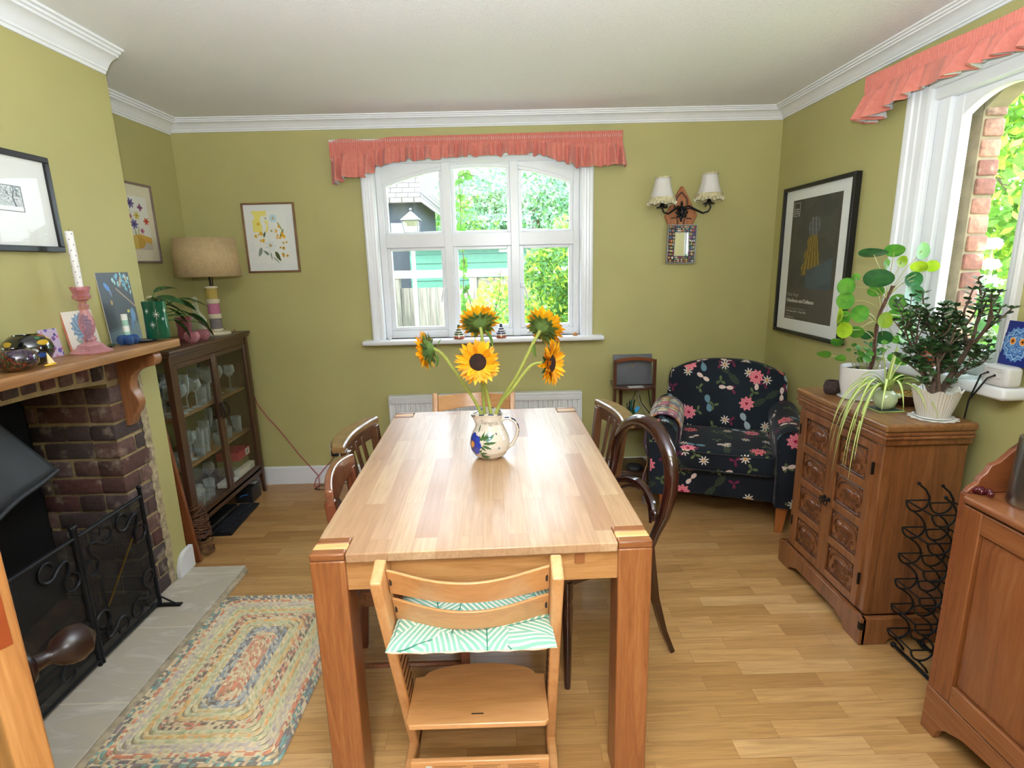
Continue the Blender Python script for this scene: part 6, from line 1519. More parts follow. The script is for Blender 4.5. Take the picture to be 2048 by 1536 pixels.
# ============================================================ VALANCES
t = NT('salmon_linen'); v = t.coord(); t.base(t.ramp(t.noise(v, 60, 3), ((0.3, 'D07A6C'), (0.7, 'DA8678')))); t.rough(0.9); t.p.inputs['Sheen Weight'].default_value = 0.2; t.bump(t.noise(v, 900, 2), 0.2, 0.0006); SAL = t.m
LIN = plain('white_curtain_lining', 'D9D6DC', 0.9, var=0.02)
def valance(name, label, L, topf, botf, retn, seed, plane, sgn_ret=(1, 1)):
    """gathered pelmet along +X from 0 to L, hanging in XZ, front towards -Y"""
    rv = random.Random(seed); nx = int(L*520); nz = 26; root = thing(name, label, 'valance')
    nf = [(rv.uniform(20, 52), rv.uniform(0, 6.3), rv.uniform(0.7, 1.3)) for _ in range(4)]
    tot = L+retn[0]+retn[1]
    def path(s_):
        if s_ < retn[0]: return (0.0, retn[0]-s_, 0)      # return at the start
        if s_ > retn[0]+L: return (L, s_-retn[0]-L, 0)
        return (s_-retn[0], 0.0, 1)
    def fn(u, v, off=0.0):
        s_ = u*tot; x, y, fr = path(s_); xx = min(max(s_-retn[0], 0), L)
        zt_, zb_ = topf(xx), botf(xx); hd = 0.30
        wv = sum(a*math.sin(f*xx*2.4+p+0.6*math.sin(xx*5+p)) for f, p, a in nf)/4
        pl = 0.0050*math.sin(xx*2*PI/0.0135)*(1 if v > 1-hd else max(0, 1-(1-hd-v)/0.12)) 
        dp = max(0, (1-hd)-v)/(1-hd)
        fold = (0.020+0.050*dp)*wv*(1 if dp > 0 else 0)*min(1, dp*4) + 0.014*dp
        z = zb_+(zt_-zb_)*v + 0.010*wv*(1-v)**2*math.sin(xx*31)
        flare = 0.01*dp
        if fr: return (x+0.012*wv*dp*math.cos(xx*40), -fold-pl-flare-off, z)
        sg = -1 if s_ < retn[0] else 1
        return (x+sg*(fold*0.6+pl*0.5+flare+off), y, z)
    m = MB(); m.grid(lambda u, v: fn(u, v), nx, nz); cl = m.build('valance_fabric', SAL, root, ang=180)
    m = MB(); m.grid(lambda u, v: (lambda p: (p[0], p[1], p[2]))(fn(u, v*0.6+0.02, -0.012)), nx//2, 6); m.build('lining', LIN, cl, ang=180)
    m = MB(); m.rbox(-0.0, L, 0.004, 0.018, topf(L/2)-0.03, topf(L/2)-0.012, 0.002); 
    for xe in (0.05, L-0.05): m.rbox(xe-0.01, xe+0.01, 0.01, retn[0]-0.002, topf(L/2)-0.035, topf(L/2)-0.010, 0.002)
    m.build('rail', plain('white_curtain_rail', 'D8D8D8', 0.4), root)
    return root
def lerp(pts):
    def f(x):
        for (a, b), (c_, d_) in zip(pts, pts[1:]):
            if x <= c_: t_ = (x-a)/(c_-a); t_ = t_*t_*(3-2*t_); return b+(d_-b)*t_
        return pts[-1][1]
    return f
va = valance('window_valance', 'salmon pink gathered valance with arched hem above the far window', 1.80, lerp([(0, 2.245), (0.08, 2.262), (0.25, 2.25), (0.40, 2.268), (1.8, 2.276)]), lerp([(0, 2.005), (0.10, 2.035), (0.22, 2.035), (0.30, 2.10), (0.45, 2.125), (0.95, 2.145), (1.28, 2.145), (1.42, 2.105), (1.52, 2.065), (1.8, 2.075)]), (0.085, 0.085), 5, None)
va.location = (-1.052, YB-0.088, 0)
vb = valance('window_valance', 'salmon pink gathered valance above the right hand window', 1.30, lerp([(0, 2.300), (0.2, 2.292), (0.8, 2.268), (1.3, 2.27)]), lerp([(0, 2.100), (0.12, 2.105), (0.20, 2.125), (0.34, 2.142), (0.7, 2.142), (0.95, 2.12), (1.10, 2.08), (1.3, 2.08)]), (0.072, 0.072), 12, None)
vb.location = (XR-0.074, 2.735, 0); vb.rotation_euler = (0, 0, -PI/2)
m = MB(); m.tube([(0, 0, 0), (0, 0, -0.012)], 0.002, 6); m.lathe([(0.004, -0.012), (0.008, -0.02), (0.006, -0.03), (0, -0.032)], 10); m.tube([(0.002, 0, 0), (0.004, 0, -0.06)], 0.0006, 4); 
o = m.build('curtain_rail_end', plain('white_plastic_knob', 'DDDDDD', 0.3)); o.location = (-1.035, 3.60, 2.06); tag(o, 'white plastic cord stop hanging under the left end of the far valance', 'curtain fitting')

# ============================================================ RADIATOR, SOCKET, CABLE
RW = plain('radiator_white', 'DDDEDF', 0.35, var=0.01)
rd = thing('radiator', 'white panel radiator on the wall under the far window', 'radiator', (-0.15, 3.583, 0.15))
m = MB(); n_ = 200; L = 0.648; vs_ = []
def rp_(x): c_ = (x+L) % 0.0335; return 0.006 if c_ < 0.016 else 0.0 
xs = []; x = -L
while x < L: xs += [(x, 0.0), (x+0.004, -0.007), (x+0.020, -0.007), (x+0.024, 0.0)]; x += 0.0335
xs.append((L, 0.0))
m.prism(xs+[(L, 0.02), (-L, 0.02)], 0.03, 0.435, 'Z'); m.rbox(-L-0.006, L+0.006, -0.012, 0.026, 0.430, 0.470, 0.004); m.rbox(-L-0.006, L+0.006, -0.010, 0.022, 0.0, 0.03, 0.004); m.rbox(-L-0.01, -L+0.004, -0.012, 0.045, 0.0, 0.468, 0.003); m.rbox(L-0.004, L+0.01, -0.012, 0.045, 0.0, 0.468, 0.003)
m.build('panel', RW, rd, ang=25)
m = MB(); m.rbox(-L-0.01, L+0.01, -0.014, 0.05, 0.468, 0.485, 0.004); m.build('top_grille', RW, rd)
for sx in (-1, 1): m = MB(); m.tube([(sx*(L-0.02), 0.02, 0.02), (sx*(L+0.01), 0.02, -0.02), (sx*(L+0.01), 0.02, -0.1495)], 0.008, 10); m.build('pipe', plain('painted_pipe', 'D0D0CE', 0.4), rd); 
m = MB(); m.box(-0.4, -0.36, 0.03, 0.065, 0.1, 0.4); m.box(0.36, 0.40, 0.03, 0.065, 0.1, 0.4); m.build('wall_bracket', RW, rd)
sk = thing('wall_socket', 'white double wall socket low on the back wall left of the table', 'socket', (-1.185, YB, 0.240))
m = MB(); m.rbox(-0.073, 0.073, -0.009, -0.0, -0.043, 0.043, 0.003); m.build('face_plate', RW, sk)
m = MB(); m.rbox(-0.03, -0.018, -0.012, -0.008, 0.012, 0.034, 0.001); m.rbox(0.018, 0.03, -0.012, -0.008, 0.012, 0.034, 0.001); m.rbox(0.035, 0.039, -0.0095, -0.008, -0.018, -0.01, 0.0005); m.rbox(0.055, 0.059, -0.0095, -0.008, -0.018, -0.01, 0.0005); m.build('switch', plain('socket_detail', 'B9B9B6', 0.4), sk)
BP = plain('black_plug_plastic', '17171B', 0.4, var=0)
pg = thing('power_plug', 'black plug with yellow marking in the wall socket', 'plug', (-1.222, YB-0.0095, 0.228))
m = MB(); m.rbox(-0.026, 0.026, -0.030, 0, -0.026, 0.026, 0.012, seg=3); m.build('plug_body', BP, pg)
m = MB(); m.rbox(-0.009, 0.009, -0.0315, -0.029, -0.002, 0.008, 0.001); m.build('fuse_label', plain('fuse_yellow', 'D9B95A', 0.5), pg)
REDC = plain('red_braided_flex', 'A03048', 0.7, var=0.1)
m = MB(); m.tube([(-1.232, YB-0.03, 0.200), (-1.25, YB-0.035, 0.17), (-1.31, YB-0.035, 0.11), (-1.36, YB-0.06, 0.05), (-1.37, YB-0.09, 0.010), (-1.345, YB-0.12, 0.008), (-1.33, YB-0.09, 0.015), (-1.345, YB-0.05, 0.07), (-1.40, YB-0.035, 0.13), (-1.47, YB-0.03, 0.22), (-1.54, YB-0.028, 0.33), (-1.60, YB-0.028, 0.42), (-1.66, YB-0.03, 0.50), (-1.72, YB-0.03, 0.60), (-1.76, YB-0.03, 0.8), (-1.78, YB-0.035, 1.06), (-1.79, YB-0.06, 1.117)], 0.0028, 8)
tag(m.build('lamp_flex', REDC), 'thin red fabric lamp flex curling from the cabinet down to the socket', 'cable')
m = MB(); m.rbox(-0.025, 0.022, -0.02, 0.02, 0, 0.018, 0.006); 
for dx in (-0.008, 0.006): m.rbox(dx-0.003, dx+0.003, -0.003, 0.003, 0.018, 0.036, 0.001)
m.rbox(-0.003, 0.003, 0.008, 0.014, 0.018, 0.040, 0.001); m.tube([(-0.025, 0, 0.009), (-0.045, 0.0, 0.008), (-0.06, 0.005, 0.006)], 0.003, 6); o = m.build('loose_plug', BP); o.location = (-1.235, 3.50, 0.0005); o.rotation_euler = (0, 0, 0.1); tag(o, 'black plug lying loose on the floor with pins up, near the wall', 'plug')
m = MB(); m.tube([(-1.305, 3.505, 0.006), (-1.35, 3.52, 0.005), (-1.33, 3.58, 0.005), (-1.25, 3.605, 0.005), (-1.0, 3.61, 0.006), (-0.85, 3.60, 0.006)], 0.0035, 6); tag(m.build('black_flex', BP), 'black flex running along the foot of the back wall', 'cable')

# ============================================================ GLASS CABINET
GC = wood('dark_oak_cabinet', '4A2E1E', '321E14', 'Z', 0.38, 1.0, 0.2, c3='54361F'); GCY = wood('dark_oak_cabinet_rail', '4C301F', '342014', 'Y', 0.38, 1.0, 0.2, c3='563822')
GCS = wood('cabinet_shelf_wood', '8A6438', '6E4C28', 'Y', 0.5, 1.0, 0.0)
gc = thing('display_cabinet', 'dark oak glazed cabinet full of glassware in the alcove', 'cabinet', (-2.030, 2.685, 0))
GD, GW, GH = 0.345, 0.845, 1.110      # depth x, width y, height
m = MB(); m.rbox(-0.0, GD+0.018, -0.014, GW+0.014, GH-0.020, GH, 0.005); m.rbox(0.0, GD+0.010, -0.008, GW+0.008, GH-0.034, GH-0.020, 0.003); m.build('top', GCY, gc)
for sx, sy in ((1, 0), (1, 1), (0, 0), (0, 1)):
    m = MB(); x0 = GD-0.03 if sx else 0.0; y0 = GW-0.032 if sy else 0.0; yo = y0+0.032 if sy else y0
    m.box(x0, x0+0.03, y0, y0+0.032, 0.165, GH-0.034)
    xe = x0+0.03 if sx else x0; q = -1 if sy else 1; px_ = -1 if sx else 1
    m.add([(xe, yo, 0.165), (xe+px_*0.03, yo, 0.165), (xe+px_*0.03, yo+q*0.032, 0.165), (xe, yo+q*0.032, 0.165), (xe, yo, 0), (xe+px_*0.018, yo, 0), (xe+px_*0.018, yo+q*0.018, 0), (xe, yo+q*0.018, 0)], [(0, 1, 5, 4), (1, 2, 6, 5), (2, 3, 7, 6), (3, 0, 4, 7), (4, 5, 6, 7), (3, 2, 1, 0)])
    m.build('leg', GC, gc)
m = MB(); m.box(0.004, GD-0.004, 0.034, GW-0.034, 0.170, 0.185); m.box(GD-0.026, GD-0.004, 0.032, GW-0.032, 0.145, 0.19); m.box(0.003, 0.010, 0.03, GW-0.03, 0.17, GH-0.034); m.build('carcase', GCY, gc)
m = MB(); m.box(0.030, GD-0.03, GW-0.022, GW-0.014, 0.17, GH-0.034); m.box(0.03, GD-0.03, 0.014, 0.022, 0.17, 0.35); m.build('side_panel', GC, gc)
m = MB(); m.box(0.011, 0.013, 0.03, GW-0.03, 0.185, GH-0.034); m.build('back_lining', plain('cabinet_back_olive', '8E8450', 0.7), gc, smooth=False)
m = MB(); m.box(0.03, GD-0.03, 0.016, 0.019, 0.35, GH-0.06); m.build('side_glass', PANE, gc, smooth=False)
SHZ = (0.462, 0.745)
for z in SHZ: m = MB(); m.box(0.014, GD-0.045, 0.023, GW-0.023, z-0.013, z); m.build('shelf', GCS, gc, bevel=0.001)
m = MB(); m.box(GD-0.028, GD-0.006, 0.032, GW-0.032, GH-0.075, GH-0.034); m.build('top_rail', GCY, gc)
dwd = (GW-0.066)/2
for k in range(2):
    y0 = 0.033+k*dwd; y1 = y0+dwd-0.001; z0, z1 = 0.192, GH-0.077; s_ = 0.026
    m = MB(); m.box(GD-0.022, GD-0.002, y0, y0+s_, z0, z1); m.box(GD-0.022, GD-0.002, y1-s_, y1, z0, z1); m.box(GD-0.021, GD-0.003, y0+s_, y1-s_, z0, z0+s_*0.8); m.box(GD-0.021, GD-0.003, y0+s_, y1-s_, z1-s_, z1)
    dr = m.build('door', GC, gc, bevel=0.002)
    m = MB(); m.box(GD-0.013, GD-0.011, y0+s_*0.9, y1-s_*0.9, z0+s_*0.7, z1-s_*0.9); m.build('glass_pane', PANE, dr, smooth=False)
    m = MB(); yh = y1-0.013 if k == 0 else y0+0.013; m.rbox(GD-0.003, GD+0.001, yh-0.008, yh+0.008, 0.655, 0.735, 0.002)
    m.tube([(GD+0.002, yh, 0.735), (GD+0.014, yh, 0.74), (GD+0.026, yh+(0.01 if k else -0.01), 0.72), (GD+0.030, yh+(0.014 if k else -0.014), 0.69), (GD+0.026, yh+(0.01 if k else -0.01), 0.662), (GD+0.006, yh, 0.65)], 0.005, 8); m.build('drop_handle', plain('dark_bronze', '2E211A', 0.4, 0.6), dr)
# glassware: one of each kind, then copies
VG = tint_glass('clear_glassware', 'F4F8F6', 'F2F6F4', 0.07, 0.42)
def wineglass(R=0.034, H=0.16, bw_=0.075):
    m = MB(); m.lathe([(0.030, 0), (0.030, 0.002), (0.006, 0.006), (0.0035, 0.015), (0.0035, H-bw_), (R*0.6, H-bw_+0.012), (R, H-bw_*0.55), (R*0.96, H-bw_*0.25), (R*0.82, H), (R*0.79, H), (R*0.93, H-bw_*0.25), (R*0.95, H-bw_*0.52), (R*0.5, H-bw_+0.016), (0, H-bw_+0.006)], 20); return m.build('wine_glass', VG)
def tumbler(R=0.032, H=0.10): m = MB(); m.lathe([(0, 0), (R*0.82, 0), (R, H), (R*0.95, H), (R*0.76, 0.008), (0, 0.008)], 20, wob=lambda a, z: 1+0.015*math.cos(a*10)); return m.build('tumbler', VG)
def flute(): m = MB(); m.lathe([(0.028, 0), (0.028, 0.002), (0.005, 0.006), (0.0035, 0.015), (0.0035, 0.075), (0.016, 0.10), (0.024, 0.15), (0.022, 0.20), (0.021, 0.20), (0.022, 0.15), (0.014, 0.10), (0, 0.085)], 18); return m.build('champagne_flute', VG)
def decanter(): m = MB(); m.lathe([(0, 0), (0.050, 0), (0.058, 0.02), (0.056, 0.05), (0.03, 0.08), (0.014, 0.10), (0.013, 0.15), (0.022, 0.17), (0.020, 0.17), (0.011, 0.15), (0.012, 0.10), (0.028, 0.078), (0.052, 0.048), (0.05, 0.012), (0, 0.01)], 24); return m.build('glass_decanter', VG)
def gbowl(): m = MB(); m.lathe([(0, 0), (0.028, 0), (0.03, 0.01), (0.06, 0.035), (0.068, 0.06), (0.064, 0.06), (0.055, 0.035), (0.02, 0.014), (0, 0.012)], 24, wob=lambda a, z: 1+0.02*math.cos(a*12)*(z/0.06)); return m.build('glass_dish', VG)
protos = {'w': wineglass(), 't': tumbler(), 'f': flute(), 'g': wineglass(0.040, 0.175, 0.09), 'b': gbowl(), 's': tumbler(0.026, 0.065), 'h': tumbler(0.030, 0.145)}
catn = {'w': ('wine glass', 'clear stemmed wine glass'), 't': ('glass', 'clear fluted tumbler'), 'f': ('glass', 'clear champagne flute'), 'g': ('wine glass', 'clear balloon wine glass'), 'b': ('dish', 'clear pressed glass dish'), 's': ('glass', 'clear short shot tumbler'), 'h': ('glass', 'clear tall straight tumbler')}
used_ = {k: False for k in protos}
levels = {0.1855: 'bottom', 0.4625: 'middle', 0.7455: 'top'}
layout = [(0.7455, 'w', 0.10, 0.26), (0.7455, 'w', 0.17, 0.27), (0.7455, 'f', 0.24, 0.26), (0.7455, 'w', 0.31, 0.27), (0.7455, 'f', 0.09, 0.19), (0.7455, 'w', 0.16, 0.18), (0.7455, 'f', 0.23, 0.19), (0.7455, 'w', 0.31, 0.18), (0.7455, 't', 0.38, 0.26), (0.7455, 'f', 0.10, 0.10), (0.7455, 'f', 0.20, 0.10), (0.7455, 'f', 0.30, 0.10), (0.7455, 'g', 0.53, 0.23), (0.7455, 'g', 0.64, 0.22), (0.7455, 'w', 0.74, 0.25), (0.7455, 't', 0.46, 0.24), (0.7455, 'g', 0.58, 0.12), (0.7455, 'w', 0.70, 0.12),
          (0.4625, 'b', 0.12, 0.22), (0.4625, 'w', 0.22, 0.25), (0.4625, 'h', 0.29, 0.26), (0.4625, 'h', 0.36, 0.25), (0.4625, 'h', 0.30, 0.18), (0.4625, 'w', 0.10, 0.12), (0.4625, 'h', 0.20, 0.12), (0.4625, 't', 0.38, 0.15), (0.4625, 's', 0.49, 0.26), (0.4625, 's', 0.56, 0.26), (0.4625, 's', 0.63, 0.25), (0.4625, 'h', 0.50, 0.18), (0.4625, 'f', 0.60, 0.16), (0.4625, 't', 0.68, 0.19), (0.4625, 't', 0.75, 0.25), (0.4625, 'b', 0.74, 0.13),
          (0.1855, 'b', 0.13, 0.23), (0.1855, 's', 0.22, 0.26), (0.1855, 's', 0.29, 0.25), (0.1855, 't', 0.36, 0.24), (0.1855, 'w', 0.48, 0.18)]
rowof = lambda x: 'front row' if x >= 0.22 else ('middle row' if x >= 0.15 else 'back row')
sets_ = {}
for q in layout: sets_.setdefault((q[0], q[1], rowof(q[3]), q[2] < 0.42), []).append(q[2])
ords = ['leftmost', 'second from the left', 'third from the left', 'fourth from the left', 'fifth from the left']
for (z, k, y, x) in layout:
    src = protos[k]
    if used_[k]: o = src.copy(); col.objects.link(o)
    else: o = src; used_[k] = True
    o.location = (-2.030+x, 2.685+y, z+0.0005)
    half = 'left' if y < 0.42 else 'right'
    same = sorted(sets_[(z, k, rowof(x), y < 0.42)]); od = (' '+ords[same.index(y)]) if len(same) > 1 else ''
    tag(o, '%s behind %s cabinet door, %s shelf, %s%s' % (catn[k][1], half, levels[z], rowof(x), od), catn[k][0], '%ss on the %s shelf behind the %s door' % (catn[k][1].replace('clear ', '').replace('glass dish', 'dishe'), levels[z], half))
def simple_box(name, label, cat, c, x0, x1, y0, y1, z0, z1, r=0.002, extra=None):
    o = MB().rbox(-(x1-x0)/2, (x1-x0)/2, -(y1-y0)/2, (y1-y0)/2, 0, z1-z0, r).build(name, c); o.location = ((x0+x1)/2, (y0+y1)/2, z0+0.0004); return tag(o, label, cat)
rbx = simple_box('card_box', 'red cardboard box with white barcode label, lower right in the glass cabinet', 'box', plain('red_card', 'A03038', 0.6), -1.89, -1.745, 3.33, 3.495, 0.29, 0.345)
m = MB(); m.box(0.0728, 0.0736, 0.015, 0.065, 0.008, 0.05); lb = m.build('barcode_label', plain('label_white', 'E6E3DC', 0.6), rbx)
m = MB()
for k, w_ in enumerate((0.003, 0.001, 0.002, 0.004, 0.001, 0.002)): m.box(0.0736, 0.0740, 0.025+k*0.005, 0.025+k*0.005+w_, 0.015, 0.042)
m.build('barcode', plain('label_black', '1A1A1A', 0.6), lb)
simple_box('card_box', 'plain olive card box under the red box in the glass cabinet', 'box', plain('olive_card', '7E7348', 0.8), -1.89, -1.76, 3.33, 3.49, 0.1855, 0.2895)
wb = simple_box('card_box', 'white cardboard box lying at the front of the lowest cabinet shelf', 'box', plain('white_card', 'D4CDBA', 0.7), -1.755, -1.715, 3.27, 3.47, 0.1855, 0.245)
m = MB(); m.lathe([(0.012, 0), (0.014, 0), (0.014, 0.0006), (0.012, 0.0006)], 20, T(0.0203, 0.05, 0.03) @ RY(PI/2), closed=True); m.build('round_stamp', plain('stamp_black', '2A2A2A', 0.6), wb)
simple_box('paper_packet', 'white folded paper packet beside the boxes in the glass cabinet', 'packet', plain('white_paper', 'DDDAD2', 0.7), -1.80, -1.72, 3.14, 3.25, 0.1855, 0.215)
# feather duster like fluff and wrapped glass
m = MB(); rf = random.Random(2)
for k in range(420):
    u = rf.random(); p = Vector((-1.86+0.03*math.sin(u*6), 2.76+0.30*u, 0.89+0.035*math.sin(u*4))); d = Vector((rf.uniform(-1, 1), rf.uniform(-1, 1), rf.uniform(-1, 1))).normalized()*rf.uniform(0.012, 0.036)
    m.tube([p, p+d], [0.0009, 0.0003], 3)
o = m.build('feather_garland', plain('white_feather', 'E8E8E8', 0.9, var=0), loc=(-1.86, 2.9, 0.90)); tag(o, 'white feathery garland draped over the glasses on the top cabinet shelf', 'garland')
m = MB(); 
def wrap(u, v): a = u*2*PI; r = 0.052+0.012*mnoise.noise(Vector((math.cos(a)*2, math.sin(a)*2, v*4))); return (r*math.cos(a)*math.sin(v*PI)**0.5, 1.9*r*math.sin(a)*math.sin(v*PI)**0.5, 0.05-0.05*math.cos(v*PI))
m.grid(wrap, 30, 14); o = m.build('bubble_wrap_parcel', plain('crumpled_bubble_wrap', 'A9ABA6', 0.25, bump=1.0, bscale=90, var=0.1, bdist=0.01)); o.location = (-1.83, 2.93, 0.1862); tag(o, 'crumpled bubble wrapped parcel on the bottom shelf of the glass cabinet', 'parcel')

# things on the cabinet
zc = GH+0.0005
lm = thing('table_lamp', 'table lamp with beige drum shade on a stack of cotton reels', 'table lamp', (-1.790, 3.375, zc))
CRM = plain('cream_painted_wood', 'CFC4A8', 0.5, var=0.04)
m = MB(); m.lathe([(0, 0), (0.078, 0), (0.080, 0.008), (0.074, 0.018), (0.05, 0.022), (0, 0.022)], 36); m.build('base', CRM, lm)
for k, (c_, nm) in enumerate((('77706E', 'grey'), ('B8708A', 'pink'), ('B09A50', 'mustard'))):
    z = 0.022+k*0.091; m = MB(); m.lathe([(0.036, z), (0.038, z+0.002), (0.038, z+0.012), (0.035, z+0.014), (0.028, z+0.014), (0.028, z+0.077), (0.035, z+0.077), (0.038, z+0.080), (0.038, z+0.089), (0.036, z+0.091)], 28); rl = m.build('reel', CRM, lm)
    m = MB(); m.lathe([(0.029, z+0.0145)] + [(0.0325+(0.0012 if q % 2 else 0), z+0.0145+0.062*q/24) for q in range(25)] + [(0.029, z+0.0765)], 28, cap=False); th2 = m.build('thread', plain('cotton_'+nm, c_, 0.9, var=0.05), rl)
m = MB(); m.tube([(0, 0, 0.295), (0, 0, 0.40)], 0.006, 8); m.tube([(0.012, 0, 0.295), (0.018, 0.0, 0.36), (0.01, 0, 0.40)], 0.003, 6); m.build('lamp_rod', plain('dark_metal', '2A2420', 0.4, 0.7), lm)
HES = plain('hessian_shade', 'B59C74', 0.9, var=0.05, scale=60, bump=0.35, bscale=500)
m = MB(); m.lathe([(0.180, 0.352), (0.166, 0.575)], 56, cap=False); sh = m.build('lamp_shade', HES, lm, solid=0.003)
m = MB(); 
for a in (0, 2*PI/3, 4*PI/3): m.tube([(0.012*math.cos(a), 0.012*math.sin(a), 0.40), (0.165*math.cos(a), 0.165*math.sin(a), 0.42)], 0.002, 5)
m.build('shade_ring', plain('steel_wire', '8A8A8A', 0.4, 0.8), sh)
dc = thing('stoppered_decanter', 'square clear glass decanter with ball stopper standing before the lamp', 'decanter', (-1.835, 3.255, zc))
SQG = tint_glass('decanter_glass', 'EEF0E0', 'E9ECD9', 0.14, 0.6)
m = MB(); m.lathe([(0, 0), (0.047, 0), (0.050, 0.006), (0.048, 0.10), (0.040, 0.125), (0.020, 0.150), (0.016, 0.175), (0.019, 0.19), (0.016, 0.19), (0.013, 0.175), (0.017, 0.150), (0.036, 0.122), (0.044, 0.098), (0.044, 0.012), (0, 0.012)], 32, wob=lambda a, z: 1+0.09*abs(math.sin(a*2))**2*(1 if z < 0.12 else 0.2)); m.build('body', SQG, dc)
m = MB(); m.ell((0, 0, 0.222), (0.016, 0.016, 0.018), 14, 10); m.lathe([(0.008, 0.185), (0.012, 0.196), (0.010, 0.206), (0.006, 0.21)], 14); m.build('stopper', SQG, dc)
def tl(): m = MB(); m.lathe([(0, 0), (0.020, 0), (0.034, 0.012), (0.040, 0.030), (0.036, 0.050), (0.028, 0.058), (0.025, 0.058), (0.032, 0.048), (0.036, 0.030), (0.02, 0.008), (0, 0.006)], 30, wob=lambda a, z: 1+0.03*math.sin(a*12+z*90)); return m.build('tealight_holder', PG.m)
o = tl(); sit(o, -1.745, 3.020, zc); tag(o, 'small swirled pink glass tealight holder nearer the green vase', 'tealight holder', 'pink swirled tealight holders')
o2 = o.copy(); col.objects.link(o2); sit(o2, -1.742, 3.125, zc); tag(o2, 'small swirled pink glass tealight holder nearer the decanter', 'tealight holder', 'pink swirled tealight holders')
m = MB(); m.lathe([(0, 0), (0.034, 0), (0.040, 0.01), (0.036, 0.07), (0.044, 0.13), (0.040, 0.13), (0.032, 0.07), (0.035, 0.012), (0, 0.01)], 24); o = m.build('pink_glass_vase', tint_glass('rose_glass', 'EBC4CA', 'B8707E', 0.25)); sit(o, -1.855, 3.150, zc); tag(o, 'rose pink glass tumbler vase half hidden behind the lily leaves', 'vase')
m = MB(); m.lathe([(0.016, 0), (0.016, 0.26), (0.0, 0.262)], 18); o = m.build('candle', plain('cream_wax', 'D9CFA0', 0.5)); sit(o, -1.945, 3.02, zc); tag(o, 'pale cream pillar candle standing behind the peace lily', 'candle')
# peace lily
ll = thing('peace_lily', 'leafy dark green peace lily in a pot on the glass cabinet behind the green vase', 'potted plant', (-1.885, 2.865, zc))
m = MB(); m.lathe([(0, 0), (0.052, 0), (0.066, 0.09), (0.070, 0.092), (0.070, 0.105), (0.062, 0.105), (0.058, 0.095), (0, 0.092)], 28); m.build('pot', plain('rust_pot', '8A5A3A', 0.6), ll)
LLM = leafmat('lily_leaf', '1F4A22', '356A33', 0.25, 0.15, 0.6); m = MB(); st_ = MB(); rl_ = random.Random(14)
tgt = [(0.20, 0.20, 0.235, 0.15), (0.10, 0.24, 0.22, 0.14), (0.16, 0.33, 0.10, 0.15), (0.05, 0.10, 0.30, 0.14), (0.14, -0.02, 0.26, 0.14), (0.02, -0.06, 0.21, 0.12), (0.22, 0.14, 0.14, 0.14), (0.23, 0.24, 0.09, 0.13), (0.19, 0.10, 0.06, 0.12), (0.10, 0.16, 0.16, 0.12), (-0.02, 0.12, 0.24, 0.12), (-0.08, 0.05, 0.22, 0.12), (0.15, 0.05, 0.20, 0.13), (0.24, 0.34, 0.02, 0.12), (0.06, 0.02, 0.25, 0.12), (-0.06, -0.04, 0.18, 0.1)]
for (x, y, z, L) in tgt:
    e_ = Vector((x, y, z)); b_ = Vector((rl_.uniform(-0.02, 0.02), rl_.uniform(-0.02, 0.02), 0.095)); md = b_.lerp(e_, 0.55)+Vector((0, 0, 0.07)); k0 = b_.lerp(e_, 0.62)+Vector((0, 0, 0.06))
    st_.tube([b_, md*0.6+b_*0.4+Vector((0, 0, 0.02)), k0], 0.003, 5); d = (e_-k0); 
    leafquad(m, max(L, 0.11), 0.030, T(k0) @ d.to_track_quat('X', 'Z').to_matrix().to_4x4() @ RX(rl_.uniform(-0.5, 0.5)), bend=0.35, n=8, cup=0.25)
m.build('leaves', LLM, ll); st_.build('leaf_stalks', plain('lily_stalk', '3E6A2E', 0.5), ll)

# leaning wooden post frame beside the cabinet, wicker, black gadgets
LP = wood('varnished_post', '7A4020', '582A14', 'Z', 0.35, 1.0, 0.3, c3='8A4C28')
lp_ = thing('leaning_frame', 'folded reddish brown wooden frame leaning in the gap beside the chimney', 'wooden frame', (-1.630, 2.590, 0))
M = RY(math.radians(-5.6))
m = MB(); m.box(-0.062, 0.0, 0.0, 0.022, 0.008, 0.875, M); m.build('front_post', LP, lp_, bevel=0.003)
m = MB(); m.box(-0.085, -0.02, 0.030, 0.050, 0.008, 0.86, M); m.build('rear_post', LP, lp_, bevel=0.003)
m = MB(); 
for z in (0.12, 0.45, 0.78): m.box(-0.30, -0.062, 0.004, 0.018, z, z+0.03, M)
m.build('cross_bars', LP, lp_)
m = MB(); m.lathe([(0.006, 0), (0.006, 0.003)], 12, M @ T(-0.03, -0.0005, 0.80) @ RX(PI/2)); m.build('bolt', plain('dark_bolt', '2A1A14', 0.4, 0.5), lp_)
WK = plain('brown_wicker', '5E3A24', 0.7, var=0.3, scale=40, bump=0.6)
m = MB(); rw = random.Random(6)
for k in range(46):
    z0 = rw.uniform(0.02, 0.27); a = rw.uniform(-0.5, 0.5); ph = rw.uniform(0, 6)
    m.tube([(0.055*math.cos(q*0.45+ph)*(1-((z0+a*0.03*q)/0.4)**2), 0.055*math.sin(q*0.45+ph), max(0.006, min(0.28, z0+a*0.02*q))) for q in range(9)], 0.0028, 5)
o = m.build('wicker_ball', WK, loc=None); o.location = (-1.668, 2.690, 0.0); tag(o, 'round brown wicker ball tucked between leaning frame and glass cabinet', 'wicker ball')
KB = plain('black_plastic_keys', '121216', 0.4, var=0.1)
kbd = thing('keyboard', 'black computer keyboard lying on the floor under the glass cabinet', 'keyboard', (-1.685, 3.09, 0.0003)); kbd.rotation_euler = (0, 0, math.radians(3))
m = MB(); m.rbox(-0.062, 0.062, -0.21, 0.21, 0, 0.014, 0.004); m.build('case', KB, kbd)
m = MB()
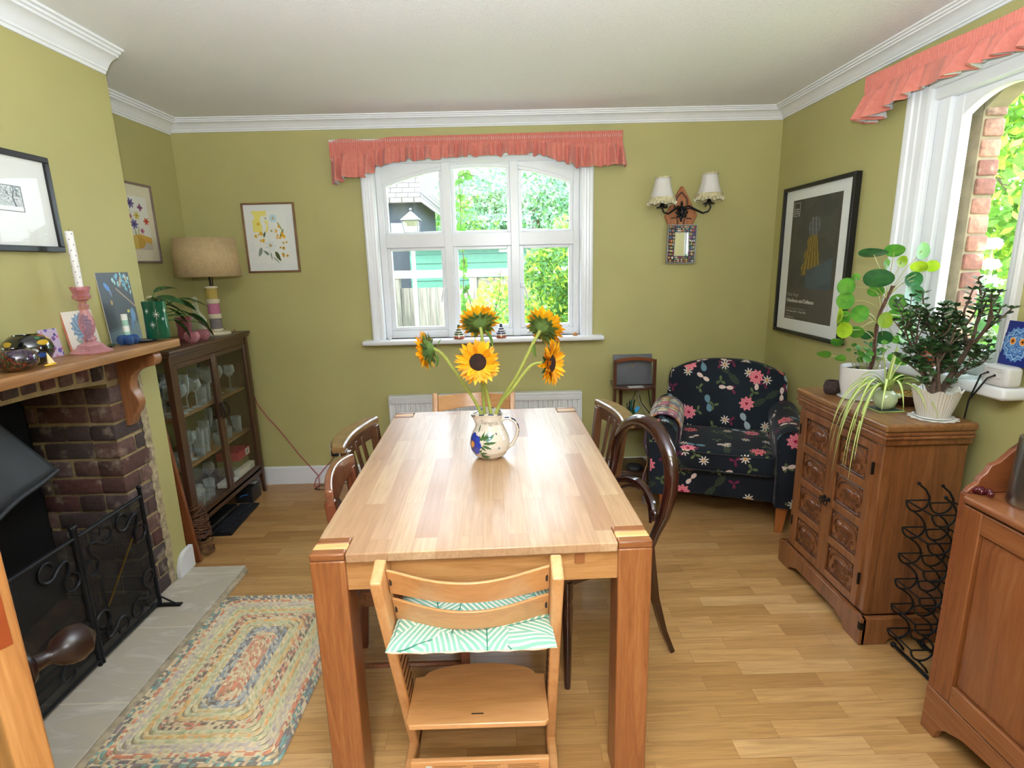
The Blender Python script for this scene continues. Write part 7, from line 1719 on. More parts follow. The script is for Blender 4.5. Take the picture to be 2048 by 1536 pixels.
for i in range(5):
    for j in range(20): m.rbox(-0.052+i*0.022, -0.034+i*0.022, -0.20+j*0.02, -0.183+j*0.02, 0.0145, 0.020, 0.0015, seg=1)
m.build('keys', plain('charcoal_keys', '24262C', 0.45, var=0), kbd)['kind'] = 'stuff'
m = MB(); m.rbox(-0.10, 0.10, -0.20, 0.20, 0, 0.05, 0.012); o = m.build('black_case', KB); o.location = (-1.83, 3.02, 0.0005); tag(o, 'flat black case lying under the glass cabinet behind the keyboard', 'case')
bx = simple_box('gadget_box', 'black box with slanted blue mark under the far end of the glass cabinet', 'box', plain('black_print_card', '1B1C20', 0.4), -1.80, -1.69, 3.33, 3.46, 0.0, 0.105)
BLI = plain('blue_print', '2E6FC0', 0.4, var=0)
m = MB(); m.prism([(-0.028, 0.034), (-0.016, 0.046), (0.026, 0.056), (0.030, 0.062), (-0.018, 0.052), (-0.030, 0.040)], -0.0658, -0.0652, 'Y'); m.build('blue_stripe', BLI, bx)
m = MB(); m.box(-0.05, 0.05, -0.0, 0.05, 0.1052, 0.1058); m.build('lid_flap', plain('pale_lid', 'B9B9B4', 0.5), bx)

# ============================================================ THINGS ON THE CARVED CABINET AND SILL
zk = 0.8975
WP = plain('white_glazed_pot', 'E2E0DE', 0.15, var=0.01, coat=0.5); SOIL = plain('dark_soil', '2A1E16', 0.95, var=0.3, scale=60, bump=1.0)
PM = leafmat('round_leaf_green', '3F7A2A', '629C34', 0.35, 0.40, 0.5); PMD = leafmat('round_leaf_dark', '2C5E38', '3E7A44', 0.25, 0.2, 0.6)
pl_ = thing('chinese_money_plant', 'round leaved money plant with bare curved stem in a white pot', 'potted plant', (1.520, 2.250, zk))
m = MB(); m.lathe([(0, 0), (0.058, 0), (0.070, 0.008), (0.082, 0.06), (0.086, 0.135), (0.081, 0.137), (0.078, 0.118), (0, 0.115)], 40); m.build('pot', WP, pl_)
m = MB(); m.lathe([(0, 0.1155), (0.078, 0.1155)], 30); m.grid(lambda u, v: (0.076*u*math.cos(v*2*PI), 0.076*u*math.sin(v*2*PI), 0.120+0.006*mnoise.noise(Vector((u*9*math.cos(v*6.28), u*9*math.sin(v*6.28), 0)))), 8, 24); m.build('soil', SOIL, pl_)
m = MB(); m.lathe([(0, 0), (0.080, 0), (0.086, 0.006), (0.082, 0.007), (0, 0.005)], 32, T(0, 0, -0.0)); m.build('saucer', WP, pl_)
O = Vector((1.520, 2.250, zk))
stp = [Vector(p)-O for p in ((1.524, 2.215, 1.01), (1.528, 2.20, 1.08), (1.523, 2.20, 1.154), (1.525, 2.20, 1.22), (1.532, 2.20, 1.27), (1.548, 2.20, 1.317), (1.569, 2.20, 1.372))]
m = MB(); m.tube(stp, [0.008, 0.0075, 0.007, 0.0075, 0.007, 0.007, 0.006], 10); 
for k in range(30): p = stp[0].lerp(stp[-1], 0); i = k % 6; q = stp[i].lerp(stp[i+1], rs.random()); m.ell(tuple(q+Vector((rs.uniform(-.006, .006), rs.uniform(-.006, .006), 0))), 0.003, 6, 4)
m.build('main_stem', plain('scarred_brown_stem', '5A3A2A', 0.8, var=0.3, scale=120, bump=0.8, bscale=200), pl_)
PIL = [(1.433, 2.14, 1.503, 0.0504, 0.0175), (1.537, 2.171, 1.511, 0.0354, 0.0256), (1.67, 2.2, 1.508, 0.0219, 0.0359), (1.647, 2.177, 1.445, 0.0298, 0.0238), (1.691, 2.167, 1.447, 0.0257, 0.0237), (1.597, 2.204, 1.468, 0.0181, 0.0241), (1.466, 2.14, 1.405, 0.0529, 0.0372), (1.41, 2.248, 1.372, 0.033, 0.0371), (1.411, 2.244, 1.314, 0.0331, 0.0373), (1.409, 2.14, 1.27, 0.0318, 0.0358), (1.513, 2.14, 1.242, 0.0259, 0.0339), (1.353, 2.14, 1.206, 0.028, 0.034), (1.635, 2.179, 1.395, 0.03, 0.034), (1.638, 2.172, 1.336, 0.0321, 0.0421), (1.586, 2.184, 1.308, 0.0323, 0.0343), (1.651, 2.2, 1.182, 0.0288, 0.0474), (1.64, 2.251, 1.249, 0.0356, 0.0293), (1.397, 2.249, 1.251, 0.0104, 0.0355), (1.418, 2.248, 1.245, 0.0209, 0.0292), (1.43, 2.181, 1.19, 0.0286, 0.0245), (1.363, 2.194, 1.149, 0.0247, 0.0165), (1.502, 2.229, 1.17, 0.0271, 0.0188), (1.584, 2.241, 1.155, 0.0357, 0.0294), (1.656, 2.254, 1.142, 0.0254, 0.0191), (1.541, 2.257, 1.348, 0.0312, 0.0249), (1.51, 2.17, 1.459, 0.0099, 0.0217), (1.431, 2.227, 1.41, 0.0163, 0.0163), (1.648, 2.2, 1.244, 0.0287, 0.0246), (1.326, 2.216, 1.095, 0.0272, 0.0146), (1.375, 2.18, 1.083, 0.0206, 0.0144), (1.653, 2.212, 1.061, 0.0293, 0.023), (1.586, 2.17, 1.082, 0.0205, 0.0185), (1.687, 2.263, 0.973, 0.0194, 0.0237)]
m = MB(); pet = MB(); dark = {0, 6, 12, 13, 22, 21}
for i, (x, y, z, rx, rz_) in enumerate(PIL):
    c_ = Vector((x, y, z))-O; R_l = max(rx, rz_); view = Vector((-x, -y, 1.5-z)).normalized()
    if rz_ <= rx: ax = Vector((1, 0, 0)); ang = math.acos(min(1, rz_/rx)); nrm_ = Matrix.Rotation(-ang if view.z > -0.2 else ang, 3, view.cross(Vector((0, 0, 1)))) @ view; nrm_ = nrm_ if nrm_.z > 0 else -nrm_
    else: ang = math.acos(min(1, rx/rz_)); nrm_ = Matrix.Rotation(ang*(1 if x > 1.5 else -1), 3, 'Z') @ view
    M = T(c_) @ look(nrm_); m.m = 1 if i in dark else (2 if i in (3, 4, 5, 10, 11, 17) else 0); n_ = 24
    vs_ = [(0, 0, -0.004)]
    for ring, q in ((0.5, -0.0015), (1.0, 0.002)):
        for k in range(n_): a = 2*PI*k/n_; vs_.append((R_l*ring*math.cos(a), R_l*ring*math.sin(a)*0.96, q+0.0025*math.sin(a*2+i)*ring))
    fs = [(0, 1+k, 1+(k+1) % n_) for k in range(n_)] + [(1+k, 1+n_+k, 1+n_+(k+1) % n_, 1+(k+1) % n_) for k in range(n_)]
    m.add(vs_, fs, M)
    if z > 1.20: tq = min(1, max(0.25, (z-1.12)/0.30)); i0 = min(5, int(tq*5)+1); b_ = stp[i0]
    else: b_ = Vector((rs.uniform(-.03, .03), rs.uniform(-.04, .02), 0.12)) if z < 1.14 else stp[3]
    md = b_.lerp(c_, 0.5)+Vector((0, 0, 0.022)); pet.tube([b_, b_.lerp(md, 0.5)+Vector((0, 0, 0.008)), md, c_.lerp(md, 0.3), c_], 0.0015, 5)
for k in range(26):
    b_ = Vector((rs.uniform(-.05, .05), rs.uniform(-.05, .04), 0.118)); c_ = b_+Vector((rs.uniform(-.045, .045), rs.uniform(-.045, .03), rs.uniform(0.04, 0.13))); R_l = rs.uniform(0.009, 0.018)
    m.m = rs.choice((0, 1)); M = T(c_) @ look((rs.uniform(-.6, .3), rs.uniform(-.9, -.1), 0.8)); n_ = 12
    m.add([(0, 0, -0.002)]+[(R_l*math.cos(2*PI*q/n_), R_l*math.sin(2*PI*q/n_), 0.001) for q in range(n_)], [(0, 1+q, 1+(q+1) % n_) for q in range(n_)], M); pet.tube([b_, c_], 0.0012, 4)
m.build('leaves', [PM, PMD, leafmat('round_leaf_lime', '86A81E', 'A9C22E', 0.4, 0.5)], pl_); pet.build('leaf_stalks', plain('pale_green_stalk', 'A9A868', 0.5, var=0.05), pl_)
# spider plant
sp = thing('spider_plant', 'variegated spider plant spilling over the cabinet from a round pale green pot', 'potted plant', (1.492, 2.055, zk+0.004))
m = MB(); m.lathe([(0, 0), (0.020, 0), (0.036, 0.014), (0.043, 0.036), (0.040, 0.058), (0.026, 0.074), (0.020, 0.076), (0.022, 0.070), (0.035, 0.055), (0.036, 0.03), (0, 0.01)], 30); m.ell((0.040, -0.012, 0.052), (0.016, 0.012, 0.011), 10, 7); m.build('pot', plain('celadon_glaze', 'B9C8A0', 0.12, coat=0.8, var=0.03), sp)
SPM = vcol('striped_leaf', 0.45); m = MB(); rq = random.Random(17)
ends = [(-0.165, -0.02, -0.05, 0.13), (-0.20, 0.01, -0.13, 0.12), (-0.18, -0.06, -0.22, 0.10), (-0.15, -0.03, -0.24, 0.09), (-0.17, 0.05, -0.10, 0.14), (-0.155, -0.09, -0.18, 0.11), (-0.165, 0.02, -0.19, 0.11), (-0.15, -0.06, -0.07, 0.15), (-0.175, 0.04, -0.22, 0.08), (0.02, -0.19, 0.03, 0.13), (0.06, -0.20, 0.0, 0.12), (0.12, -0.17, 0.01, 0.14), (0.10, -0.10, 0.06, 0.15), (0.04, 0.02, 0.24, 0.16), (0.01, -0.02, 0.26, 0.18), (0.07, 0.0, 0.20, 0.16), (-0.03, 0.01, 0.22, 0.17), (0.12, 0.0, 0.10, 0.16), (0.15, -0.05, 0.03, 0.14), (-0.08, -0.10, 0.02, 0.15), (-0.02, -0.13, 0.02, 0.14), (-0.10, 0.04, 0.08, 0.16), (-0.14, -0.02, 0.03, 0.16), (-0.19, -0.04, -0.10, 0.13), (-0.16, -0.1, -0.12, 0.12), (-0.15, 0.07, -0.20, 0.1), (-0.18, 0.0, -0.27, 0.08), (-0.16, -0.075, -0.27, 0.08)]
for (x, y, z, pk) in ends:
    b_ = Vector((rq.uniform(-.008, .008), rq.uniform(-.008, .008), 0.07)); e_ = Vector((x, y, z)); c1_ = b_.lerp(e_, 0.35)*1.0; c1_.z = max(0.07+pk*0.75, c1_.z); c2_ = b_.lerp(e_, 0.92); c2_.z = max(z+0.06, 0.05+pk*0.45) if z < 0.1 else z
    n_ = 16; P = []
    for k in range(n_+1): t_ = k/n_; P.append(b_*(1-t_)**3+c1_*3*t_*(1-t_)**2+c2_*3*t_*t_*(1-t_)+e_*t_**3)
    sd = (e_-b_).cross(Vector((0, 0, 1))); sd = sd.normalized() if sd.length > 1e-4 else Vector((1, 0, 0))
    off_ = len(m.v); W_ = rq.uniform(0.0045, 0.0065)
    for k, p in enumerate(P):
        w_ = W_*(0.7+0.3*math.sin(PI*min(1, k/n_*1.2)))*(1-(k/n_)**4)+0.0003; dz = Vector((0, 0, w_*0.35))
        for q in (-1, -0.4, 0.4, 1): m.v.append(tuple(p+sd*w_*q+(dz if abs(q) > 0.9 else Vector((0, 0, 0)))))
    for k in range(n_):
        for q in range(3):
            a = off_+k*4+q; m.f.append([a, a+1, a+5, a+4]); m.mi.append(0); m.c.append(lin('E2E6A4') if q == 1 else lin('8FAE46'))
m.build('leaves', SPM, sp)
co = simple_box('coaster', 'square coaster with green rim under the spider plant pot', 'coaster', plain('coaster_green_rim', '8FA05A', 0.4), 1.440, 1.545, 2.005, 2.105, zk-0.0003, zk+0.0035)
m = MB(); m.box(-0.045, 0.045, -0.042, 0.042, 0.0041, 0.0045); m.build('dark_print', plain('coaster_print', '2E3A34', 0.3, var=0.3, scale=60), co)
# jade plant
jd = thing('jade_plant', 'branching jade plant in a ribbed white wavy rimmed pot on a doily', 'potted plant', (1.592, 1.932, zk+0.002))
m = MB(); prof = [(0, 0), (0.046, 0), (0.050, 0.006), (0.062, 0.05), (0.073, 0.095), (0.078, 0.108), (0.074, 0.108), (0.066, 0.09), (0, 0.085)]
m.lathe(prof, 264, wob=lambda a, z: 1+(0.026*math.cos(a*44) if 0.008 < z < 0.098 else 0)+(0.03*math.cos(a*9) if z > 0.1 else 0))
for i, q in enumerate(m.v):
    if q[2] > 0.100: a = math.atan2(q[1], q[0]); m.v[i] = (q[0], q[1], q[2]+0.006*math.cos(a*9))
m.build('pot', plain('ribbed_cream_pot', 'D8D4CC', 0.3, var=0.02, coat=0.2), jd, ang=60)
m = MB(); m.lathe([(0, 0.0855), (0.066, 0.0875)], 24, cap=False); m.build('soil', SOIL, jd)
m = MB(); m.lathe([(0, 0), (0.052, 0), (0.060, 0.004), (0.058, 0.007), (0, 0.004)], 36); m.build('saucer', WP, jd)
JM = leafmat('jade_leaf', '30502E', '4A7040', 0.3, 0.12, 0.6); jb = MB(); jl = MB(); rj = random.Random(23)
def jleaf(p, d, s_):
    d = Vector(d).normalized(); M = T(p) @ d.to_track_quat('X', 'Z').to_matrix().to_4x4() @ RX(rj.uniform(-.5, .5)); n_ = 8
    vs_ = [(0, 0, 0), (s_, 0, 0.0)] ; top = [(s_*0.5, 0, s_*0.14), (s_*0.5, 0, -s_*0.10)]; ringp = [(s_*(0.5-0.5*math.cos(2*PI*k/n_)), s_*0.33*math.sin(2*PI*k/n_)*(0.8+0.3*(0.5-0.5*math.cos(2*PI*k/n_))), 0) for k in range(n_)]
    jl.add(ringp+top, [(k, (k+1) % n_, n_) for k in range(n_)]+[((k+1) % n_, k, n_+1) for k in range(n_)], M)
def branch(p, d, L, r, depth):
    d = Vector(d).normalized(); n_ = 5; pts = [Vector(p)]
    for k in range(n_): d = (d+Vector((rj.uniform(-.16, .16), rj.uniform(-.16, .16), 0.10))).normalized(); pts.append(pts[-1]+d*L/n_)
    jb.tube(pts, [r*(1-0.35*k/n_) for k in range(n_+1)], 8)
    if depth == 1:
        for k in range(1, n_+1):
            a = rj.uniform(0, 6.28); jleaf(pts[k], Vector((math.cos(a), math.sin(a), 0.4)), rj.uniform(0.022, 0.032))
    if depth == 0:
        for k in range(2, n_+1):
            for s_ in (-1, 1):
                a = rj.uniform(0, 6.28); jleaf(pts[k], Vector((math.cos(a)*s_, math.sin(a)*s_, 0.5)), rj.uniform(0.021, 0.032))
        for q in range(3): a = rj.uniform(0, 6.28); jleaf(pts[-1], Vector((math.cos(a), math.sin(a), 0.9)), 0.02)
    else:
        for k in range(rj.choice((3, 3, 4))): a = rj.uniform(0, 6.28); i = rj.choice((3, 4, 5)); branch(pts[i], d+Vector((math.cos(a)*0.8, math.sin(a)*0.6, 0.1)), L*rj.uniform(0.55, 0.8), r*0.6, depth-1)
        if rj.random() < 0.8: a = rj.uniform(0, 6.28); branch(pts[2], Vector((math.cos(a), math.sin(a), 0.3)), L*0.45, r*0.45, 0)
branch((-0.012, 0, 0.083), (-0.10, 0, 1), 0.20, 0.0105, 2); branch((0.016, 0.0, 0.083), (0.04, 0.0, 1), 0.23, 0.011, 2); branch((0.0, 0.015, 0.083), (-0.30, 0.2, 0.9), 0.19, 0.007, 2); branch((0.0, -0.012, 0.083), (-0.20, -0.25, 0.95), 0.17, 0.0065, 2); branch((0.01, -0.01, 0.083), (0.25, -0.2, 0.9), 0.11, 0.005, 2); branch((-0.02, 0.0, 0.083), (-0.6, -0.1, 0.7), 0.11, 0.005, 2); branch((0.0, 0.0, 0.083), (0.05, 0.1, 1), 0.16, 0.006, 2)
jb.build('branches', plain('jade_bark', '5E4A40', 0.8, var=0.2, scale=60, bump=0.5), jd); jl.build('leaves', JM, jd)
m = MB(); m.lathe([(0, 0), (0.068, 0), (0.078, 0.0012), (0, 0.0015)], 60, wob=lambda a, z: 1+0.06*math.cos(a*14)); o = m.build('paper_doily', plain('white_doily', 'E4E2DC', 0.9)); o.location = (1.592, 1.932, zk); tag(o, 'white scalloped doily under the ribbed jade plant pot', 'doily')
# dark woven pot, woven bowl
DW = plain('dark_basket_weave', '3A2620', 0.6, var=0.4, scale=160, bump=1.0, bscale=180, bdist=0.006)
m = MB(); m.lathe([(0, 0), (0.026, 0), (0.033, 0.012), (0.036, 0.034), (0.030, 0.056), (0.024, 0.060), (0.021, 0.058), (0.028, 0.03), (0, 0.006)], 30, wob=lambda a, z: 1+0.03*math.cos(a*14+z*300)); o = m.build('woven_pot', DW); o.location = (1.444, 2.325, zk); tag(o, 'small dark brown woven pot at the far end of the carved cabinet', 'pot')
wb_ = thing('woven_bowl', 'shallow brown bowl with golden woven inside, behind the spider plant', 'bowl', (1.635, 2.118, zk))
m = MB(); m.lathe([(0, 0), (0.04, 0), (0.075, 0.03), (0.085, 0.045), (0.082, 0.046)], 36, S(1, 0.75, 1), cap=False); m.build('shell', plain('dark_wood_bowl', '3E2418', 0.5), wb_)
t = NT('golden_weave'); v = t.coord(); br2 = t.N('TexBrick'); t.l.new(t.mapping(v, (1, 1, 0)), br2.inputs['Vector'])
for k_, q in (('Scale', 1.0), ('Mortar Size', 0.0012), ('Brick Width', 0.012), ('Row Height', 0.008)): br2.inputs[k_].default_value = q
br2.inputs['Color1'].default_value = L4('C9A050'); br2.inputs['Color2'].default_value = L4('D9B868'); br2.inputs['Mortar'].default_value = L4('7A5A28'); t.base(br2.outputs['Color']); t.rough(0.5)
m = MB(); m.lathe([(0.080, 0.045), (0.066, 0.030), (0.034, 0.016), (0, 0.013)], 36, S(1, 0.75, 1), cap=False); m.build('woven_lining', t.m, wb_)
# on the window sill
zs_ = RZ0+0.0005
m = MB(); m.lathe([(0, 0), (0.026, 0), (0.036, 0.02), (0.036, 0.05), (0.022, 0.072), (0.026, 0.08), (0.023, 0.08), (0.019, 0.072), (0.032, 0.048), (0.03, 0.01), (0, 0.008)], 30); o = m.build('amber_vase', tint_glass('amber_orange_glass', 'E08A3A', 'C85A22', 0.45)); o.location = (1.722, 2.165, zs_); tag(o, 'squat amber orange glass vase on the right window sill', 'vase')
m = MB(); m.lathe([(0, 0), (0.02, 0), (0.024, 0.01), (0.024, 0.10), (0.010, 0.13), (0.010, 0.15), (0.008, 0.15), (0.008, 0.13), (0.02, 0.10), (0.02, 0.01), (0, 0.01)], 24, wob=lambda a, z: 1+0.04*math.cos(a*12)); o = m.build('green_bottle', tint_glass('bright_green_glass', '6AC86A', '2E8A3E', 0.3)); o.location = (1.735, 2.075, zs_); tag(o, 'bright green ribbed glass bottle on the right window sill behind the jade plant', 'bottle')
m = MB(); m.lathe([(0, 0), (0.03, 0), (0.045, 0.006), (0.05, 0.016), (0.047, 0.016), (0.03, 0.004), (0, 0.004)], 30, wob=lambda a, z: 1+0.05*math.cos(a*10)); o = m.build('glass_dish', VG); o.location = (1.715, 1.955, zs_); tag(o, 'small clear scalloped glass dish on the right window sill', 'dish')
cb = thing('thermostat_box', 'white plastic controller box with two black leads at end of sill', 'controller box', (1.725, 1.825, zs_))
WPL = plain('white_plastic', 'DCDCDE', 0.35, var=0.0)
m = MB(); m.rbox(-0.030, 0.030, -0.052, 0.052, 0, 0.072, 0.014, seg=3); m.build('case', WPL, cb)
GRY = plain('grey_print', '8A8C90', 0.6, var=0)
m = MB(); m.rbox(-0.0315, -0.029, 0.018, 0.026, 0.040, 0.048, 0.001); m.rbox(-0.0315, -0.029, -0.010, -0.002, 0.034, 0.042, 0.001); m.build('jack_socket', plain('black_socket', '1A1A1C', 0.5), cb)
m = MB()
for k in range(10): m.box(-0.0307, -0.0300, -0.03+k*0.006, -0.0265+k*0.006, 0.060, 0.0615)
for z in (0.05, 0.028): m.box(-0.0307, -0.0300, -0.03, -0.014, z, z+0.0012)
m.build('printed_marks', GRY, cb)
m = MB(); 
for dy, dz in ((0.022, 0.044), (-0.006, 0.038)): m.tube([(-0.032, dy, dz), (-0.045, dy+0.01, dz-0.01), (-0.04, 0.07, -0.07), (-0.01, 0.11, -0.15), (0.02, 0.14, -0.30)], 0.003, 6)
m.build('black_leads', CB, cb)
rb2 = random.Random(44)
def a_blue(u, v):
    dx, dy = u-0.5, (v-0.48)*1.2; r = math.hypot(dx, dy); a = math.atan2(dy, dx)
    for cx in (0.34, 0.66):
        q = math.hypot(u-cx, (v-0.55)*1.2)
        if q < 0.035: return '3A1E1A'
        if q < 0.085: return 'E8882E'
        if q < 0.105: return 'E8E0C8'
    if r < 0.46+0.03*math.cos(a*18): return ['3F6FC0', '7FB0DC', '2F55A8', '5A90CC', 'A9CCE4'][int(r*26+1.2*math.sin(a*9)) % 5]
    return '27308A' if v > 0.5 else '1E2A78'
bc = thing('blue_card', 'upright blue card with ringed pattern and two orange dots on the white box', 'card', (1.742, 1.812, zs_+0.0725))
m = MB(); m.box(0.0, 0.003, -0.056, 0.056, 0, 0.152); m.build('card_back', CW, bc)
m = MB(); m.grid(lambda u, v: (-0.0006, 0.056-0.112*u, 0.152*v), 80, 108)
for j in range(108):
    for i in range(80): m.c[j*80+i] = lin(a_blue((i+0.5)/80, (j+0.5)/108))
m.build('printed_face', vcol('printed_card', 0.35), bc, smooth=False); bc.rotation_euler = (0, math.radians(4), 0)
# on the far sill
def svase(c1_, c2_, nm, lb_, x):
    m = MB(); pr_ = [(0.0, 0.0), (0.036, 0.0), (0.037, 0.006), (0.034, 0.022), (0.030, 0.036), (0.024, 0.052), (0.015, 0.068), (0.009, 0.078), (0.0085, 0.088), (0.010, 0.092), (0.0, 0.092)]
    fine = []
    for (r0, z0), (r1, z1) in zip(pr_, pr_[1:]):
        for q in range(4): fine.append((r0+(r1-r0)*q/4, z0+(z1-z0)*q/4))
    fine.append(pr_[-1]); K = len(fine); n_ = 28; m.lathe(fine, n_)
    for k in range(K-1):
        z = (fine[k][1]+fine[k+1][1])/2
        c_ = 'A8583E' if z < 0.020 else (c1_ if int((z-0.020)/0.0072) % 2 else 'E6E2D8')
        if z > 0.078: c_ = c1_
        for i in range(n_): m.c[k*n_+i] = lin(c_)
    for q in range(K*n_-n_, len(m.c)): m.c[q] = lin(c1_)
    o = m.build('striped_vase', vcol('striped_glaze', 0.2, coat=0.5)); o.location = (x, 3.595, WZ0+0.0005); tag(o, lb_, 'vase', None); return o
svase('3E5A2E', 0, '', 'small green and white striped vase with terracotta base on the far sill', -0.312)
svase('1E2A5A', 0, '', 'small navy and white striped vase with terracotta base on the far sill', -0.032)
m = MB(); m.ell((0, 0, 0.010), (0.018, 0.012, 0.011), 12, 8); m.ell((0.014, 0.004, 0.008), (0.010, 0.009, 0.008), 10, 6); o = m.build('brown_pebble', plain('amber_pebble', 'B07A42', 0.4, var=0.2)); o.location = (0.460, 3.600, WZ0+0.0005); tag(o, 'small brown pebble on the right end of the far window sill', 'pebble')
m = MB(); m.ell((0, 0, 0.008), (0.014, 0.010, 0.009), 10, 7); o = m.build('white_pebble', plain('grey_white_pebble', 'C9C9C4', 0.6, var=0.15)); o.location = (-0.775, 3.600, WZ0+0.0005); tag(o, 'small whitish pebble on the left end of the far window sill', 'pebble')
# on the pine cupboard
SS = NT('brushed_steel'); v = SS.coord(); SS.base('A9ABAD'); SS.p.inputs['Metallic'].default_value = 1.0; SS.rough(0.28); SS.bump(SS.noise(SS.mapping(v, (60, 60, 1)), 12, 2), 0.05, 0.0005)
m = MB(); m.lathe([(0, 0), (0.064, 0), (0.066, 0.003), (0.060, 0.190), (0.057, 0.192), (0.053, 0.188), (0.058, 0.01), (0, 0.008)], 56); o = m.build('steel_cooler', SS.m); o.location = (1.443, 1.355, PH+0.0005); tag(o, 'brushed steel open cylinder standing on the pine cupboard', 'wine cooler')
BYM = tint_glass('dark_red_glass', '7A1E2E', '5A1020', 0.6); m = MB(); ry_ = random.Random(3)
for k in range(11): m.ell((ry_.uniform(-.016, .016), ry_.uniform(-.026, .026), 0.008+ry_.uniform(0, .008)), 0.0085, 10, 7)
o = m.build('glass_berries', BYM); o.location = (1.362, 1.428, PH+0.0003); tag(o, 'little bunch of dark red glass berries on the pine cupboard', 'ornament')

# ============================================================ DOOR AT THE LEFT EDGE
DP = wood('stripped_pine_door', 'A5713E', '86552C', 'Z', 0.45, 0.7, 0.1, c3='B5834E')
E_ = Vector((-0.705, 0.690, 0)); Hn = Vector((-1.262, 0.985, 0)); dv = (Hn-E_); LD = dv.length; an_ = math.atan2(dv.y, dv.x)
dd = thing('door_1', None, None, (E_.x, E_.y, 0), an_); dd['kind'] = 'structure'
# local: x along the leaf towards the hinge; +y is the camera side
m = MB(); TH_ = 0.042; m.box(0, 0.11, 0, TH_, 0.006, 2.02); m.box(LD-0.11, LD, 0, TH_, 0.006, 2.02)
for z0, z1 in ((0.006, 0.22), (0.86, 1.02), (1.90, 2.02)): m.box(0.11, LD-0.11, 0.001, TH_-0.001, z0, z1)
m.build('door_leaf', DP, dd, bevel=0.003)
m = MB(); m.box(0.11, LD-0.11, 0.014, 0.028, 0.22, 0.86); m.box(0.11, LD-0.11, 0.014, 0.028, 1.02, 1.90); m.build('door_panel', DP, dd)
m = MB(); m.box(-0.0012, 0.001, 0.012, 0.032, 0.99, 1.16); m.build('latch_plate', plain('copper_toned_plate', '9A4A26', 0.4, 0.4), dd)
KN = plain('dark_turned_knob', '1A0D0A', 0.3, var=0.1, spec=0.3)
m = MB(); m.lathe([(0.0, 0), (0.024, 0), (0.026, 0.004), (0.022, 0.010), (0.013, 0.014), (0.011, 0.026), (0.013, 0.034), (0.022, 0.042), (0.029, 0.056), (0.030, 0.068), (0.025, 0.082), (0.012, 0.090), (0.006, 0.094), (0, 0.0945)], 32, T(0.030, 0.0, 0.925) @ RX(PI/2)); m.build('door_knob', KN, dd)
m = MB(); m.box(-1.36, -1.262, -0.12, 0.99, 0, ZC); m.box(-2.05, -1.36, 0.90, 0.99, 0, ZC) if False else None; o = m.build('wall_left_return', PAINT, smooth=False); struct(o)
# ============================================================ GARDEN OUTSIDE
def cloud(name, n, blobs, size, mats, seed, flat=0.5, long_=1.6, parent=None):
    """many small leaves filling soft ellipsoid shells"""
    g = np.random.default_rng(seed); P = []
    wts = np.array([b[3]*b[4]*b[5] for b in blobs])**0.67; wts = wts/wts.sum()
    for b, w_ in zip(blobs, wts):
        k = max(8, int(n*w_)); d = g.normal(size=(k, 3)); d /= np.linalg.norm(d, axis=1)[:, None]
        r = (0.55+0.45*g.random(k)**0.5)[:, None]*(1+0.16*np.sin(d[:, :1]*9+seed)*np.cos(d[:, 2:3]*8)); P.append(np.array(b[:3])+d*r*np.array(b[3:6]))
    P = np.concatenate(P); k = len(P)
    a = g.normal(size=(k, 3)); a /= np.linalg.norm(a, axis=1)[:, None]; b_ = g.normal(size=(k, 3)); b_[:, 2] += flat; b_ = np.cross(a, b_); b_ /= np.linalg.norm(b_, axis=1)[:, None]
    s_ = (size*(0.6+0.8*g.random(k)))[:, None]
    V = np.stack([P-a*s_*long_*0.5, P+b_*s_*0.4, P+a*s_*long_*0.5, P-b_*s_*0.4], 1).reshape(-1, 3)
    me = bpy.data.meshes.new(name); me.vertices.add(len(V)); me.vertices.foreach_set('co', V.ravel()); me.loops.add(k*4); me.loops.foreach_set('vertex_index', np.arange(k*4)); me.polygons.add(k)
    me.polygons.foreach_set('loop_start', np.arange(0, k*4, 4)); me.polygons.foreach_set('loop_total', np.full(k, 4))
    for m_ in mats: me.materials.append(m_)
    me.polygons.foreach_set('material_index', g.integers(0, len(mats), k)); me.update(); me.validate()
    o = bpy.data.objects.new(name, me); col.objects.link(o)
    if parent: o.parent = parent
    return o
G1 = leafmat('garden_leaf_yellow_green', '8FB23A', 'B5CC50', 0.6, 0.4); G2 = leafmat('garden_leaf_mid_green', '5E8F34', '7BA646', 0.6, 0.4); G3 = leafmat('garden_leaf_deep_green', '3C6A34', '55854A', 0.6, 0.3)
G4 = leafmat('garden_leaf_blue_green', '5A8A6A', '7CA68A', 0.6, 0.3); BARK = plain('garden_bark', '6A5A4A', 0.9, var=0.2, bump=0.6); WHF = leafmat('white_florets', 'E6E8E0', 'F2F4EE', 0.7, 0.3)
t = NT('sunlit_lawn'); v = t.coord(); t.base(t.ramp(t.noise(v, 3, 5), ((0.3, '7E9A3E'), (0.7, 'A9B860')))); t.rough(0.9); t.bump(t.noise(v, 60, 3), 0.6, 0.02)
m = MB(); m.box(-14, 14, YB+0.3, 26, -0.45, -0.30); m.box(XR+0.24, 14, -6, YB+0.3, -0.45, -0.30); struct(m.build('garden_ground', t.m, smooth=False))
